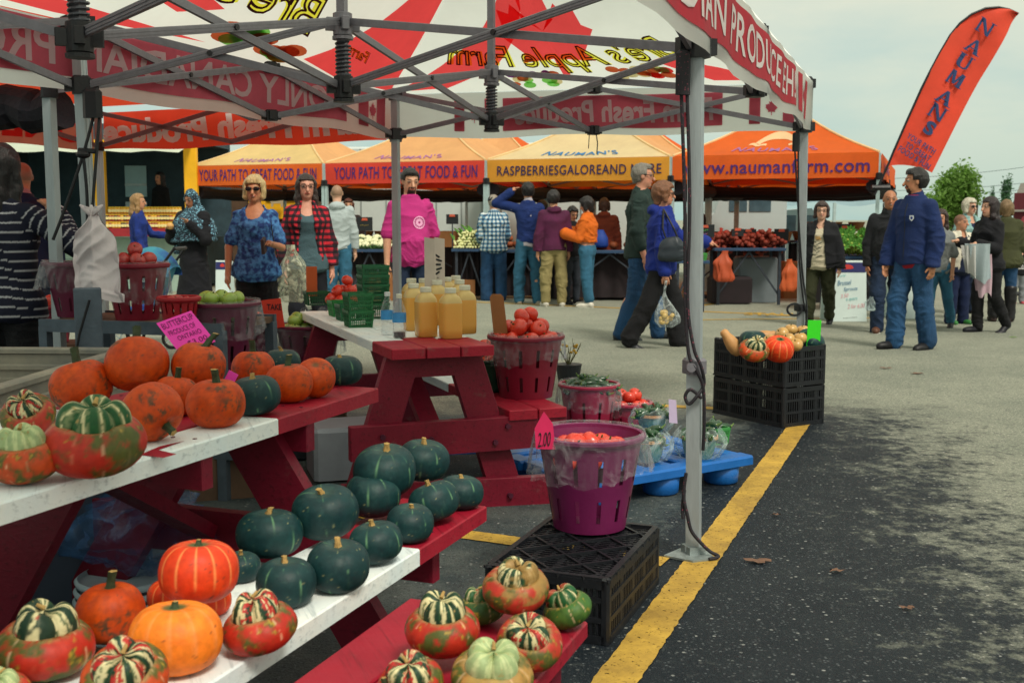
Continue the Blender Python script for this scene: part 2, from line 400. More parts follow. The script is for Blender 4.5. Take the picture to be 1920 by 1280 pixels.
def folds(amp=.006, seed=0, f=(26, 26, 9)):
    ph = seed*1.7
    def fn(P):
        x, y, z = P[..., 0], P[..., 1], P[..., 2]
        k = f[0]/26.0; w1 = 1.6*np.sin(5*z+ph)+1.2*np.sin(7*x-3*z+ph*2); m1 = .5+.5*np.sin(8*z+4*x+ph*1.3)
        return .45*amp*(m1*np.sin(k*(17*x+13*z)+ph+w1)+(1-m1)*np.sin(k*(-19*x+17*z+11*y)+2*ph+1.7*w1)+.5*np.sin(k*(23*y+9*z)+ph*3+w1))
    return fn
def unit(v): v = np.array(v, float); return v/np.linalg.norm(v)
GARM = []
SKIN = C(196, 142, 112); SKIN2 = C(160, 108, 80)
def person(label, px, d, H, face=0, top=None, bottom=None, hair=None, shoes=(20, 22, 28), skin=SKIN, aR=None, aL=None, lR=None, lL=None,
           w=1.0, belly=0.0, fem=False, hyaw=0, hpit=0, lean=(0, 0), h=.0095, z0=0.0, beard=None, glasses=None, extra=None, socks=None, group=None, seed=None, bare=.0, smile=False, fingers='relaxed'):
    """one figure: a continuous body under separate clothes; facing 0 = towards the camera, 90 = towards the photograph's right"""
    seed = seed if seed is not None else int(px)
    loc = KD(px, 500, d); loc.z = z0
    E = thing('person', label, 'person', loc, R(face+180), group)
    U = H; hs = .099 if not fem else .090; hs *= (.85+.15*w)
    lx, ly = lean
    def T(x, y, z): return np.array([x+lx*max(0, z-.5), y+ly*max(0, z-.5), z])*U     # lean grows above the hips
    dn = {}
    for sgn, nm, spec in ((1, 'R', lR), (-1, 'L', lL)):
        th, sh = spec if spec else ((sgn*.04, .02, -1), (sgn*.01, -.03, -1))
        hip = np.array([sgn*.047*w, 0, .515]); kn = hip+unit(th)*.245; an = kn+unit(sh)*.235; dn[nm] = [hip, kn, an, unit(sh)]
    low = min(dn['R'][2][2], dn['L'][2][2])-.035; 
    for nm in dn:
        for i in range(3): dn[nm][i] = dn[nm][i]-np.array([0, 0, low])
    dz = -low
    arm = {}
    for sgn, nm, spec in ((1, 'R', aR), (-1, 'L', aL)):
        u, f = spec if spec else ((sgn*.16, -.02, -1), (sgn*.04, .16, -1))
        sh = T(sgn*hs, 0, .797)/U+np.array([0, 0, dz]); el = sh+unit(u)*.172; wr = el+unit(f)*.148; arm[nm] = [sh, el, wr, unit(f), sgn]
    g = 1.0 if not fem else .95
    rows = [(.455, .05, .05), (.485, .088*w, .066*w), (.53, (.093 if fem else .085)*w, .066*w), (.60, .078*w*g, .058*w), (.68, .085*w*g, .062*w), (.745, .094*w*g, .068*w), (.785, .094*g*(.6+.4*w), .058), (.815, .074*g, .046), (.84, .045, .040), (.86, .034, .034)]
    def torso(inf, z_lo=.44, flare=0.0):
        out = []
        for (z, a, b) in rows:
            if z < z_lo: continue
            bb = belly*math.exp(-((z-.60)/.07)**2)
            if fem: bb += .016*math.exp(-((z-.725)/.03)**2)
            fl = flare*max(0, .62-z)/.15
            out.append((z, a+inf/U+fl+bb*.3, b+inf/U+fl*.8+bb*.6, lx*max(0, z-.5), ly*max(0, z-.5)+bb*.6))
        return [(q[0]*U+dz*U, q[1]*U, q[2]*U, q[3]*U, q[4]*U) for q in out]
    S = SDF(); S.prof(torso(0), .02)
    nb = T(0, -.005, .835)+np.array([0, 0, dz*U]); hc = T(0, .012, .932)+np.array([0, 0, dz*U])
    Mh = np.array(RZ(R(hyaw)) @ RX(R(hpit)))     # head axes
    hv = lambda x, y, z: hc+Mh@(np.array([x, y, z])*U)
    hf = max(1.0, (1.62/H)**.6)                     # children have larger heads
    def hp(x, y, z): return hv(x*hf, y*hf, z*hf)
    S.cap(nb, hp(0, -.006, -.03), .034*U*(.9 if fem else 1.05), .031*U, .02)
    S.ell(hp(0, -.006, .016), np.array([.043, .053, .052])*U*hf, .02, Mh)
    S.ell(hp(0, .010, -.022), np.array([.035, .038, .042])*U*hf, .025, Mh)
    S.ell(hp(0, .030, -.048), np.array([.017, .014, .013])*U*hf, .015, Mh)       # chin
    S.cap(hp(0, .048, .008), hp(0, .0605, -.016), .005*U*hf, .0085*U*hf, .008)   # nose
    S.ell(hp(0, .044, .018), np.array([.028, .008, .006])*U*hf, .012, Mh)        # brow ridge
    S.ell(hp(0, .0455, -.031), np.array([.014, .008, .006])*U*hf, .006, Mh)      # lips
    for q in (1, -1):
        S.ell(hp(q*.0445, -.004, .002), np.array([.006, .012, .018])*U*hf, .006, Mh)
        S.ell(hp(q*.021, .050, .008), np.array([.009, .006, .005])*U*hf, .003, Mh, sub=True)
        S.ell(hp(q*.020, .043, .008), np.array([.0085, .0075, .0065])*U*hf, .003, Mh)  # eyeball
    tips = []
    for nm in ('R', 'L'):
        hip, kn, an, sd = [q*U if i < 3 else q for i, q in enumerate(dn[nm])]
        S.cap(hip, kn, .047*U*w**.5, .033*U, .025); S.cap(kn, an, .034*U, .021*U, .02)
        S.ell(kn*.65+an*.35+np.array([0, -.01*U, 0]), np.array([.03, .034, .07])*U, .03)
        ff_ = np.array([0, 1, -.08]) if sd[1] > -.35 else unit(np.array([0, .75, -.65])); S.cap(an+np.array([0, -.012*U, -.014*U]), an+np.array([0, -.012*U, -.014*U])+ff_*.09*U, .016*U, .011*U, .02)
        sh, el, wr, fd, sgn = arm[nm]; sh, el, wr = sh*U, el*U, wr*U; aw = (.85 if fem else 1.0)*w**.5
        S.cap(sh, el, .027*U*aw, .022*U*aw, .02); S.cap(el, wr, .025*U*aw, .0155*U, .015)
        # hand: palm, four fingers of unequal length, thumb from the side of the palm
        side = np.cross(fd, np.array([0, 0, 1.0])) if abs(fd[2]) < .9 else np.array([0, 1.0, 0]); side = unit(side-fd*(side@fd)); nrm = unit(np.cross(fd, side))
        if nrm @ np.array([-sgn, 0, 0]) < 0: nrm = -nrm
        pc = wr+fd*.024*U; S.cap(wr, wr+fd*.04*U, .014*U, .017*U, .012)
        S.cap(pc-side*.010*U, pc+side*.010*U+fd*.012*U, .012*U, .012*U, .01)
        cur = .45 if fingers == 'relaxed' else 1.0
        for i, (o_, ln) in enumerate(((-.018, .030), (-.006, .038), (.006, .041), (.017, .036))):
            b0 = wr+fd*.045*U+side*o_*U; m0 = b0+unit(fd+nrm*cur*.5+side*o_*6)*ln*.55*U; e0 = m0+unit(fd*(1-cur*.5)+nrm*cur*1.1)*ln*.5*U
            S.cap(b0, m0, .0058*U, .0055*U, .004); S.cap(m0, e0, .0055*U, .0045*U, .003)
        tb = wr+fd*.018*U+side*.014*U; S.cap(tb, tb+unit(fd*.8+side*.8+nrm*.3)*.026*U, .0068*U, .006*U, .006); 
        tm = tb+unit(fd*.8+side*.8+nrm*.3)*.026*U; S.cap(tm, tm+unit(fd+side*.2+nrm*.5)*.016*U, .006*U, .005*U, .003)
    sk = np.array(skin[:3]); 
    def skinc(V, ids, ts):
        q = (V-hc)@Mh/(U*hf); c = np.tile(sk, (len(V), 1))*(1+.12*(fbm(V*30, seed)[:, None]-.5))
        c = mixc(c, sk*np.array([1.05, .72, .68]), .45*np.exp(-(((np.abs(q[:, 0])-.024)/.013)**2+((q[:, 2]+.016)/.012)**2))*(q[:, 1] > .02))
        lip = (np.abs(q[:, 0]) < (.017 if smile else .014)) & (np.abs(q[:, 2]+.0315-(.004*(q[:, 0]/.014)**2 if smile else 0)) < .0045) & (q[:, 1] > .035)
        c[lip] = sk*np.array([.72, .40, .40])
        if smile: c[lip & (np.abs(q[:, 0]) < .008) & (np.abs(q[:, 2]+.031) < .002)] = [.5, .45, .4]
        ey = (((np.abs(q[:, 0])-.0205)/.0085)**2+((q[:, 2]-.0075)/.0048)**2 < 1) & (q[:, 1] > .035); c[ey] = [.20, .18, .17]
        ir = (((np.abs(q[:, 0])-.0205)/.0042)**2+((q[:, 2]-.0075)/.0044)**2 < 1) & (q[:, 1] > .035); c[ir] = [.02, .015, .012]
        hcx = np.array((hair or {}).get('col', C(30, 24, 22))[:3])
        br = (np.abs(np.abs(q[:, 0])-.0215) < .0115) & (np.abs(q[:, 2]-.0205) < .003) & (q[:, 1] > .03); c[br] = hcx*.6+sk*.12
        if beard is not None:
            bm = ((q[:, 2] < -.040) | ((np.abs(q[:, 2]+.0235) < .0035) & (np.abs(q[:, 0]) < .019)) | ((np.abs(q[:, 0]) > .0155) & (q[:, 2] < -.022) & (np.abs(q[:, 0]) < .022))) & (q[:, 1] > .022) & (q[:, 2] > -.075) & (np.abs(q[:, 0]) < .024)
            c[bm] = np.array(beard[:3])
        if hair and hair.get('buzz'):
            bz = (q[:, 2] > .026-.5*np.clip(.03-q[:, 1], 0, .06)*1.3) & (q[:, 1] < .047-.25*np.clip(q[:, 2]-.02, 0, 1)); c[bz] = c[bz]*.35+hcx*.65
        return c
    sdf_obj('body', S, h, amat('skin', .5, .35, .05, 80, .06, 60), E, cfun=skinc)
    # ---- top garment
    def gar(nm_, inf, sleeve, hem, m, cfun=None, flare=0.0, neck=.85, hood=False, open_front=False, noise=.005, cuff=0.0, ztop=None):
        G = SDF(); G.prof(torso(inf, hem-.03, flare), .02)
        for a in ('R', 'L'):
            sh, el, wr, fd, sgn = arm[a]; sh, el, wr = sh*U, el*U, wr*U; aw = (.85 if fem else 1.0)*w**.5
            if sleeve > 0:
                e1 = sh+(el-sh)*min(1, sleeve/.54); G.cap(sh+np.array([-sgn*.01, 0, 0]), e1, .0275*U*aw+inf*.9, .0245*U*aw+inf*(1.2 if sleeve < .6 else .95), .028)
                if sleeve > .54: G.cap(el, el+(wr-el)*min(1, (sleeve-.54)/.46), .0245*U*aw+inf, (.018*U+inf*(1.2+cuff)), .015)
        if hood:
            G.ell(nb+np.array([0, -.035*U, .002*U]), np.array([.062, .045, .034])*U, .02); G.cap(nb+np.array([-.05*U, .0, 0]), nb+np.array([-.012*U, .045*U, -.03*U]), .016*U, .012*U, .015); G.cap(nb+np.array([.05*U, 0, 0]), nb+np.array([.012*U, .045*U, -.03*U]), .016*U, .012*U, .015)
        elif neck > .84:
            G.cap(nb+np.array([0, -.004*U, -.012*U]), nb+np.array([0, .0, (neck-.84)*U]), .036*U+inf*.6, .033*U+inf*.5, .01)
        zz = (hem+dz)*U; nc = hc
        def cut(P):
            c = zz+.012*np.sin(P[..., 0]*14+seed)-P[..., 2]
            if not hood and neck <= .84:  # scooped neckline
                c = np.maximum(c, .052*U-np.sqrt((P[..., 0]-nb[0])**2+((P[..., 1]-nb[1]-.035*U)*.9)**2+((P[..., 2]-nb[2]-.004*U)*(.9 if neck > .8 else .62))**2))
            if open_front: c = np.maximum(c, np.where(P[..., 1] > nb[1]-.0+0*P[..., 2], (.030+.05*np.clip((zz+.42*U-P[..., 2])/(.42*U), 0, 1))*U*.75-np.abs(P[..., 0]-nb[0]), -1))
            return c
        o_ = sdf_obj(nm_, G, h, m, E, folds(noise, seed), cut, cfun); GARM.append(o_); return o_
    if bottom:
        B = dict(inf=.012, len=1.0, wide=.0); B.update(bottom); G = SDF()
        G.prof([q for q in torso(min(.008, B['inf']*.5), .44, 0) if q[0] < (.605+dz)*U], .02)
        for nm in ('R', 'L'):
            hip, kn, an, sd = [q*U if i < 3 else q for i, q in enumerate(dn[nm])]; i = B['inf']
            ln = B['len']; 
            if ln <= .55: G.cap(hip, hip+(kn-hip)*ln/.5, .048*U*w**.5+i, .042*U+i+B['wide']*.5, .03)
            else:
                G.cap(hip, kn, .048*U*w**.5+i, .035*U+i+B['wide']*.5, .03); an2 = kn+(an-kn)*min(1, (ln-.5)/.5*1.03); G.cap(kn, an2, .037*U+i+B['wide']*.5, .026*U+i+B['wide'], .02)
        topz = (.575+dz)*U
        sdf_obj('trousers' if B['len'] > .6 else 'shorts', G, h, B['m'], E, folds(B.get('fold', .006), seed+3, (30, 30, 16)), (lambda P: P[..., 2]-topz), B.get('cfun'))
    if top:
        for t_ in (top if isinstance(top, list) else [top]):
            t_ = dict(t_); gar(t_.pop('name', 'shirt'), t_.pop('inf', .014), t_.pop('sleeve', 1.0), t_.pop('hem', .50), t_.pop('m'), **t_)
    # ---- shoes
    sm = mat('shoe_%d_%d_%d' % tuple(shoes), C(*shoes), .5, .2, 20); sole = mat('shoe_sole', C(205, 205, 195), .7)
    for nm in ('R', 'L'):
        hip, kn, an, sd = [q*U if i < 3 else q for i, q in enumerate(dn[nm])]
        tilt = sd[1]*.9; fwd = unit(np.array([(.08 if nm == 'R' else -.08), 1, -max(0, -tilt)*.6])) if sd[1] > -.35 else unit(np.array([0, .75, -.65]))
        G = SDF(); a0 = an+np.array([0, -.012*U, -.014*U]); G.cap(a0, a0+fwd*.122*U+np.array([0, 0, -.004*U]), .027*U, .020*U, .02); G.cap(an+np.array([0, 0, .012*U]), a0, .025*U, .026*U, .02)
        G.ell(a0+fwd*.085*U, np.array([.029, .044, .020])*U, .02)
        if bare and False: pass
        zc = (a0[2]-.022*U) if sd[1] > -.35 else -1
        so_ = sdf_obj('shoe', G, max(.007, h*.8), sm, E, None, (lambda P: np.maximum(zc-P[..., 2], -1)) if zc > -1 else None)
        if so_ and zc > -1:
            mb = MB(); pts = []
            for i in range(14):
                t = 2*math.pi*i/14; pts.append((.030*U*math.cos(t)*(1.05 if math.sin(t) > 0 else .9), .086*U*math.sin(t)))
            b0 = a0+fwd*.055*U; ang = math.atan2(-fwd[0], fwd[1]); ca, sa = math.cos(ang), math.sin(ang)
            mb.prism([(b0[0]+x*ca-y*sa, b0[1]+x*sa+y*ca) for x, y in pts], zc-.012, zc+.004); mb.build('sole', sole if shoes[0] > 60 or seed % 2 else mat('dark_sole', C(40, 40, 42), .8), so_)
    # ---- hair
    if hair and not hair.get('bald') and not hair.get('buzz'):
        hm = mat('hair_%d' % seed, hair['col'], .45, .45, 30, .5, 70, spec=.5, stretch=(3, 3, .35)); st = hair.get('style', 'short'); G = SDF(); t = hair.get('t', .008)
        G.ell(hp(0, -.010, .020), (np.array([.0445, .054, .053])+t)*U*hf, .01, Mh)
        if st == 'bob':
            for q in (1, -1): G.cap(hp(q*.040, -.004, .02), hp(q*.044, .002, -.035), .020*U*hf, .017*U*hf, .02)
            G.cap(hp(0, -.035, .01), hp(0, -.035, -.045), .034*U*hf, .028*U*hf, .03); G.ell(hp(0, .030, .050), np.array([.036, .022, .018])*U*hf, .02, Mh)
        if st == 'long':
            for q in (1, -1):
                G.cap(hp(q*.040, -.004, .02), hp(q*.045, .000, -.06), .019*U*hf, .018*U*hf, .02); G.cap(hp(q*.045, .0, -.06), hp(q*.044, .012 if hair.get('fwd') else -.02, -.15), .019*U*hf, .014*U*hf, .02)
            G.cap(hp(0, -.035, .01), hp(0, -.045, -.09), .038*U*hf, .040*U*hf, .03); G.cap(hp(0, -.045, -.09), hp(0, -.048, -hair.get('ln', .16)), .04*U*hf, .03*U*hf, .03)
        if st == 'short': G.ell(hp(0, .018, .058), np.array([.034, .030, .014])*U*hf, .02, Mh); G.cap(hp(0, -.04, .0), hp(0, -.042, -.02), .026*U*hf, .018*U*hf, .02)
        fl = hair.get('line', .043 if st == 'short' else .040)
        def hcut(P):
            q = (P-hc)@Mh/(U*hf); face_ = np.minimum(q[..., 1]-.020, np.minimum(fl-q[..., 2]+0*q[..., 0], (.040 if st != 'short' else .06)-np.abs(q[..., 0])))
            ear = np.minimum(q[..., 1]+.012, np.minimum(.012-q[..., 2], q[..., 2]+.05)) if st == 'short' else -1
            nape = (-.034-q[..., 2]) if st == 'short' else -1
            return np.maximum(np.maximum(face_, ear), nape)*U
        sdf_obj('hair', G, max(.007, h*.8), hm, E, folds(.006, seed, (120, 120, 10)), hcut, None, .008)
    if glasses:
        mb = MB(); dark = glasses == 'sun'
        for q in (1, -1):
            if dark: mb.ell(hp(q*.021, .056, .008), np.array([.017, .004, .012])*U*hf, 10, 6, 0, Matrix(Mh.tolist()))
            else: mb.tube([hp(q*.021+.015*math.cos(a), .057, .007+.010*math.sin(a)) for a in np.linspace(0, 2*math.pi, 11)], .0016*U, 5)
            mb.tube([hp(q*.036, .053, .010), hp(q*.048, .0, .010)], .0018*U, 5)
        mb.tube([hp(-.006, .059, .009), hp(.006, .059, .009)], .0018*U, 5)
        mb.build('glasses', mat('glasses_black', C(14, 14, 18), .25, .1), E)
    info = dict(garm=list(GARM[-2:]) if isinstance(top, list) and len(top) > 1 else list(GARM[-1:]), E=E, hp=hp, arm=arm, U=U, dz=dz, T=T, nb=nb, hc=hc, Mh=Mh, torso=torso, dn=dn, h=h, gar=gar, hf=hf)
    if extra: extra(info)
    bpy.context.view_layer.update()
    info['W'] = lambda p: E.matrix_world @ Vector(p)
    return info
# ================================================================ ground
P1, P2, P3, P4 = (Vector((.675, 4.22)), Vector((2.0, 7.80)), Vector((-.87, 8.50)), Vector((-2.05, 5.42)))
u2 = Vector((.352, .936)); v2 = Vector((-.936, .352))
def v3(p, z): return Vector((p[0], p[1], z))
def asphalt():
    m, t, b = _new('asphalt'); tcn = N(t, 'ShaderNodeTexCoord'); S = tcn.outputs['Object']; sp = N(t, 'ShaderNodeSeparateXYZ'); t.links.new(S, sp.inputs[0])
    def noise(sc, det=5, rough=.6): n = N(t, 'ShaderNodeTexNoise'); n.inputs['Scale'].default_value = sc; n.inputs['Detail'].default_value = det; n.inputs['Roughness'].default_value = rough; t.links.new(S, n.inputs[0]); return n.outputs[0]
    def math_(op, a, b_=None, c=None):
        n = N(t, 'ShaderNodeMath', operation=op)
        for i, q in enumerate((a, b_, c)):
            if q is None: continue
            if isinstance(q, (int, float)): n.inputs[i].default_value = q
            else: t.links.new(q, n.inputs[i])
        return n.outputs[0]
    def ss(x, a, b_): n = N(t, 'ShaderNodeMapRange', interpolation_type='SMOOTHSTEP'); n.inputs[1].default_value = a; n.inputs[2].default_value = b_; t.links.new(x, n.inputs[0]); return n.outputs[0]
    def mix(f, a, b_, mode='MIX'):
        n = N(t, 'ShaderNodeMix', data_type='RGBA', blend_type=mode)
        for i, q in ((0, f), (6, a), (7, b_)):
            if isinstance(q, (int, float)): n.inputs[i].default_value = q
            elif isinstance(q, tuple): n.inputs[i].default_value = q
            else: t.links.new(q, n.inputs[i])
        return n.outputs[2]
    big = noise(.9, 4); mid = noise(3.2, 6, .72); fine = noise(14, 5, .7); grit = noise(170, 3, .6); vo = N(t, 'ShaderNodeTexVoronoi'); vo.inputs['Scale'].default_value = 95; t.links.new(S, vo.inputs['Vector']); vsp = N(t, 'ShaderNodeSeparateColor'); t.links.new(vo.outputs['Color'], vsp.inputs[0]); vo2 = N(t, 'ShaderNodeTexVoronoi'); vo2.inputs['Scale'].default_value = 52; t.links.new(S, vo2.inputs['Vector']); vsp2 = N(t, 'ShaderNodeSeparateColor'); t.links.new(vo2.outputs['Color'], vsp2.inputs[0]); grit2 = noise(60, 4, .65)
    x, y = sp.outputs[0], sp.outputs[1]
    # dark sealed bay between the painted line and the worn lane: ragged edge near x = 2
    ex = math_('ADD', x, math_('MULTIPLY', math_('SUBTRACT', mid, .5), 2.4)); ex = math_('ADD', ex, math_('MULTIPLY', math_('SUBTRACT', fine, .5), 2.6)); ex = math_('ADD', ex, math_('MULTIPLY', math_('SUBTRACT', grit2, .5), 1.0)); ex = math_('ADD', ex, math_('MULTIPLY', math_('SUBTRACT', 6.0, y), .20))
    dx = ss(ex, 2.75, 1.85)
    ey = math_('ADD', y, math_('MULTIPLY', math_('SUBTRACT', mid, .5), 2.2)); dy = ss(ey, 8.1, 7.0)
    dark = math_('MULTIPLY', dx, dy)
    # inside the bay, left of the line, the tar is greyer
    side = math_('SUBTRACT', math_('MULTIPLY', math_('SUBTRACT', x, .665), .936), math_('MULTIPLY', math_('SUBTRACT', y, 4.2), .352))
    inn = ss(math_('ADD', side, math_('MULTIPLY', math_('SUBTRACT', fine, .5), .5)), -.12, -.26)
    far = ss(y, 9.0, 22.0)
    lane = mix(ss(big, .35, .65), (.20, .222, .178, 1), (.285, .30, .238, 1)); lane = mix(math_('MULTIPLY', ss(fine, .54, .68), .75), lane, (.10, .11, .105, 1)); lane = mix(math_('MULTIPLY', ss(grit2, .50, .62), .55), lane, (.09, .10, .095, 1)); lane = mix(math_('MULTIPLY', ss(grit2, .48, .38), .45), lane, (.46, .46, .37, 1)); lane = mix(math_('MULTIPLY', ss(mid, .56, .72), .45), lane, (.13, .14, .13, 1)); lane = mix(math_('MULTIPLY', far, .6), lane, (.34, .36, .29, 1))
    tar = mix(ss(mid, .35, .7), (.006, .011, .017, 1), (.013, .019, .025, 1)); tar2 = mix(ss(mid, .35, .7), (.035, .05, .055, 1), (.09, .105, .10, 1)); tar = mix(inn, tar, tar2)
    tar = mix(math_('MULTIPLY', ss(fine, .56, .66), ss(big, .42, .6)), tar, (.034, .042, .044, 1))
    col = mix(dark, lane, tar)
    col = mix(ss(grit, .62, .72), col, mix(dark, (.5, .49, .42, 1), (.10, .11, .115, 1))); col = mix(ss(grit, .42, .34), col, mix(dark, (.12, .12, .11, 1), (.008, .012, .018, 1)))
    st1 = math_('MULTIPLY', ss(vsp.outputs[0], .70, .95), ss(vo.outputs['Distance'], .55, .25)); st2 = math_('MULTIPLY', ss(vsp2.outputs[0], .90, .98), ss(vo2.outputs['Distance'], .40, .20)); dk1 = math_('MULTIPLY', ss(vsp.outputs[1], .62, .9), ss(vo.outputs['Distance'], .6, .3))
    col = mix(math_('MULTIPLY', st1, .75), col, mix(dark, (.48, .47, .39, 1), (.12, .135, .145, 1))); col = mix(math_('MULTIPLY', st2, .85), col, mix(dark, (.55, .53, .44, 1), (.30, .31, .30, 1))); col = mix(math_('MULTIPLY', dk1, .6), col, mix(dark, (.085, .09, .09, 1), (.006, .009, .014, 1)))
    t.links.new(col, b.inputs['Base Color'])
    rr = mix(dark, (.85, .85, .85, 1), (.55, .55, .55, 1)); t.links.new(rr, b.inputs['Roughness']); b.inputs['Specular IOR Level'].default_value = .22
    bp = N(t, 'ShaderNodeBump'); bp.inputs['Strength'].default_value = .7; bp.inputs['Distance'].default_value = .008; t.links.new(math_('ADD', grit, grit2), bp.inputs['Height']); t.links.new(bp.outputs[0], b.inputs['Normal'])
    return m
M_ASPH = asphalt()
mb = MB(); mb.add([(-500, -60, 0), (500, -60, 0), (500, 900, 0), (-500, 900, 0)], [(0, 1, 2, 3)]); kind(mb.build('ground', M_ASPH), 'structure')
def yellow():
    m, t, b = _new('road_paint'); tcn = N(t, 'ShaderNodeTexCoord')
    n = N(t, 'ShaderNodeTexNoise'); n.inputs['Scale'].default_value = 3; n.inputs['Detail'].default_value = 8; n.inputs['Roughness'].default_value = .75; t.links.new(tcn.outputs['Object'], n.inputs[0])
    r = N(t, 'ShaderNodeValToRGB'); e = r.color_ramp.elements; e[0].position = .3; e[0].color = (.20, .115, .02, 1); e[1].position = .62; e[1].color = (.58, .36, .05, 1); t.links.new(n.outputs[0], r.inputs[0]); t.links.new(r.outputs[0], b.inputs['Base Color'])
    n2 = N(t, 'ShaderNodeTexNoise'); n2.inputs['Scale'].default_value = 70; n2.inputs['Detail'].default_value = 6; n2.inputs['Roughness'].default_value = .7; t.links.new(tcn.outputs['Object'], n2.inputs[0])
    mr = N(t, 'ShaderNodeMapRange'); mr.inputs[1].default_value = .33; mr.inputs[2].default_value = .42; t.links.new(n2.outputs[0], mr.inputs[0]); t.links.new(mr.outputs[0], b.inputs['Alpha'])
    b.inputs['Roughness'].default_value = .75; return m
M_YEL = yellow()
def line(a, b_, wd, name='parking_line'):
    a, b_ = Vector(a[:2]), Vector(b_[:2]); d = (b_-a).normalized(); n = Vector((-d.y, d.x))*wd/2; L = (b_-a).length; k = max(2, int(L/.022)); l = []; r_ = []
    for i in range(k+1):
        p = a+(b_-a)*i/k; j1 = random.uniform(-.0028, .0028); j2 = random.uniform(-.0028, .0028); l.append((*(p+n+n.normalized()*j1), .004)); r_.append((*(p-n+n.normalized()*j2), .004))
    m_ = MB(); m_.add(l+r_, [(k+1+i, k+2+i, i+1, i) for i in range(k)]); return kind(m_.build(name, M_YEL), 'structure')
A0 = K(1152, 1280); A1 = K(1496, 800); dl = (A1-A0).normalized()
line(A0-dl*1.2, A1+dl*.35, .125)
h0 = K(870, 1002); h1 = K(1262, 1056); hd = (h1-h0).normalized()
line(K(380, 905), h0, .115); line(h0, h1-hd*.03, .115)
line(K(1150, 757), K(1480, 772), .11)
line(K(880, 566), K(1500, 592), .12); line(K(1300, 575), K(1420, 559), .10); line(K(1290, 600), K(1640, 596), .08)
# painted stall letters seen in thin perspective under the orange tent
tv, tf = text2d('STALL', .02)
o1 = K(1395, 591); o2 = K(1500, 593); ad = (o2-o1); pd = Vector((-ad.y, ad.x, 0)).normalized()
m_ = MB(); m_.add([o1+ad*p[0]+pd*p[1]*.45+Vector((0, 0, .005)) for p in tv], tf); kind(m_.build('stall_marking', M_YEL), 'structure')
# ================================================================ fabrics and metal
M_ALU = mat('aluminium', C(164, 172, 176), .42, .12, 30, .08, 200, metal=.25, spec=.5, stretch=(1, 1, .15))
M_ALU_D = mat('aluminium_dull', C(116, 114, 122), .45, .16, 24, .08, 160, metal=.2)
M_BLK = mat('black_plastic', C(24, 25, 30), .45, .3, 20, .1, 120)
M_WHITEFAB = mat('white_canopy_fabric', C(234, 238, 234), .7, .04, 3, .10, 9, transl=.85)
M_REDFAB = mat('red_printed_fabric', C(248, 84, 88), .7, .06, 4, .10, 9, transl=.95)
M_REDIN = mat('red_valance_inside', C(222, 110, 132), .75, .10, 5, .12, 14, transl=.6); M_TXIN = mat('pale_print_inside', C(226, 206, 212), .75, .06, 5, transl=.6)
M_REDV = mat('red_valance_fabric', C(176, 34, 52), .7, .12, 6, .12, 14, transl=.25)
M_WHTXT = mat('white_print', C(228, 226, 224), .7, .05, 5, transl=.35)
M_DKRED = mat('dark_red_print', C(96, 18, 40), .7, .1, 8, transl=.6)
M_YELTXT = mat('yellow_print', C(250, 240, 80), .7, .08, 5, transl=.95)
M_SPRING = mat('spring_steel', C(70, 72, 78), .35, .2, 30, metal=.8)
M_WELD = mat('galvanised_foot', C(150, 160, 160), .5, .25, 40, .2, 90, metal=.6)
def put(m_, s, fn, mi=0, bold=0.02, shear=0.0, mirror=False, space=1.0, off=0.0):
    v, f = text2d(s, bold, shear, space); v = v.copy()
    vs = [fn(1-p[0] if mirror else p[0], p[1], off) for p in v]; m_.add(vs, f, mi); return m_
ZS, ZT, ZP = 1.93, 2.22, 3.25
# ---------------------------------------------------------------- the near canopy
tent = thing('market_canopy', 'large white canopy with red maple leaf print on folding grey aluminium frame over the squash', 'canopy', (0, 0, 0))
JL = (P3+P4)/2+Vector((-.02, .03)); JB = (P2+P3)/2+Vector((.02, 0)); JR = P1+(P2-P1)*.40; C1 = Vector((-.13, 7.25)); E1 = Vector((-.80, 5.42)); N1 = Vector((-1.49, 3.95))
J2 = P4-(P3-P4)*.47; JR0 = P1-(P2-P1)*.42; P0 = P1-(P2-P1)*.98; P5 = P4-(P3-P4)*1.05
def joint(p, z, s=.06, hub=False):
    m_ = MB(); m_.box((p[0], p[1], z), (s*1.25, s*1.25, .065), RZ(.35), ch=.008)
    for a in range(4): q = RZ(.35+a*math.pi/2) @ Vector((s*.75, 0, 0)); m_.box((p[0]+q.x, p[1]+q.y, z), (.03, .03, .05), RZ(.35+a*math.pi/2))
    return m_.build('bracket', M_BLK, tent)
def scissor(a, b_, wd=.018, ht=.035):
    a, b_ = Vector(a), Vector(b_); d = (b_-a).normalized(); n = Vector((-d.y, d.x))*.013
    for (z0, z1, s) in ((ZT, ZS, 1), (ZS, ZT, -1)):
        m_ = MB(); p0 = v3(a+n*s+d*.04, z0); p1 = v3(b_+n*s-d*.04, z1); m_.bar(p0, p1, wd, ht, ch=.003)
        for k_ in (.02,): m_.bar(p0+(p1-p0)*0+v3(n*s*.78, ht*.18), p1+v3(n*s*.78, ht*.18), .003, .006); m_.bar(p0+v3(n*s*.78, -ht*.18), p1+v3(n*s*.78, -ht*.18), .003, .006)
        bar_ = m_.build('truss_bar', M_ALU_D, tent)
    mid = v3((a+b_)/2, (ZS+ZT)/2); m_ = MB(); m_.tube([mid+v3(n*2.4, 0), mid-v3(n*2.4, 0)], .013, 10); m_.build('pivot_bolt', M_BLK, tent)
for a, b_ in ((P4, JL), (JL, P3), (P3, JB), (JB, P2), (P2, JR), (JR, P1), (P1, E1), (E1, P4), (C1, JL), (C1, JB), (C1, JR), (C1, E1), (E1, N1), (N1, J2), (P4, J2), (N1, JR0), (P1, JR0), (J2, P5)): scissor(a, b_)
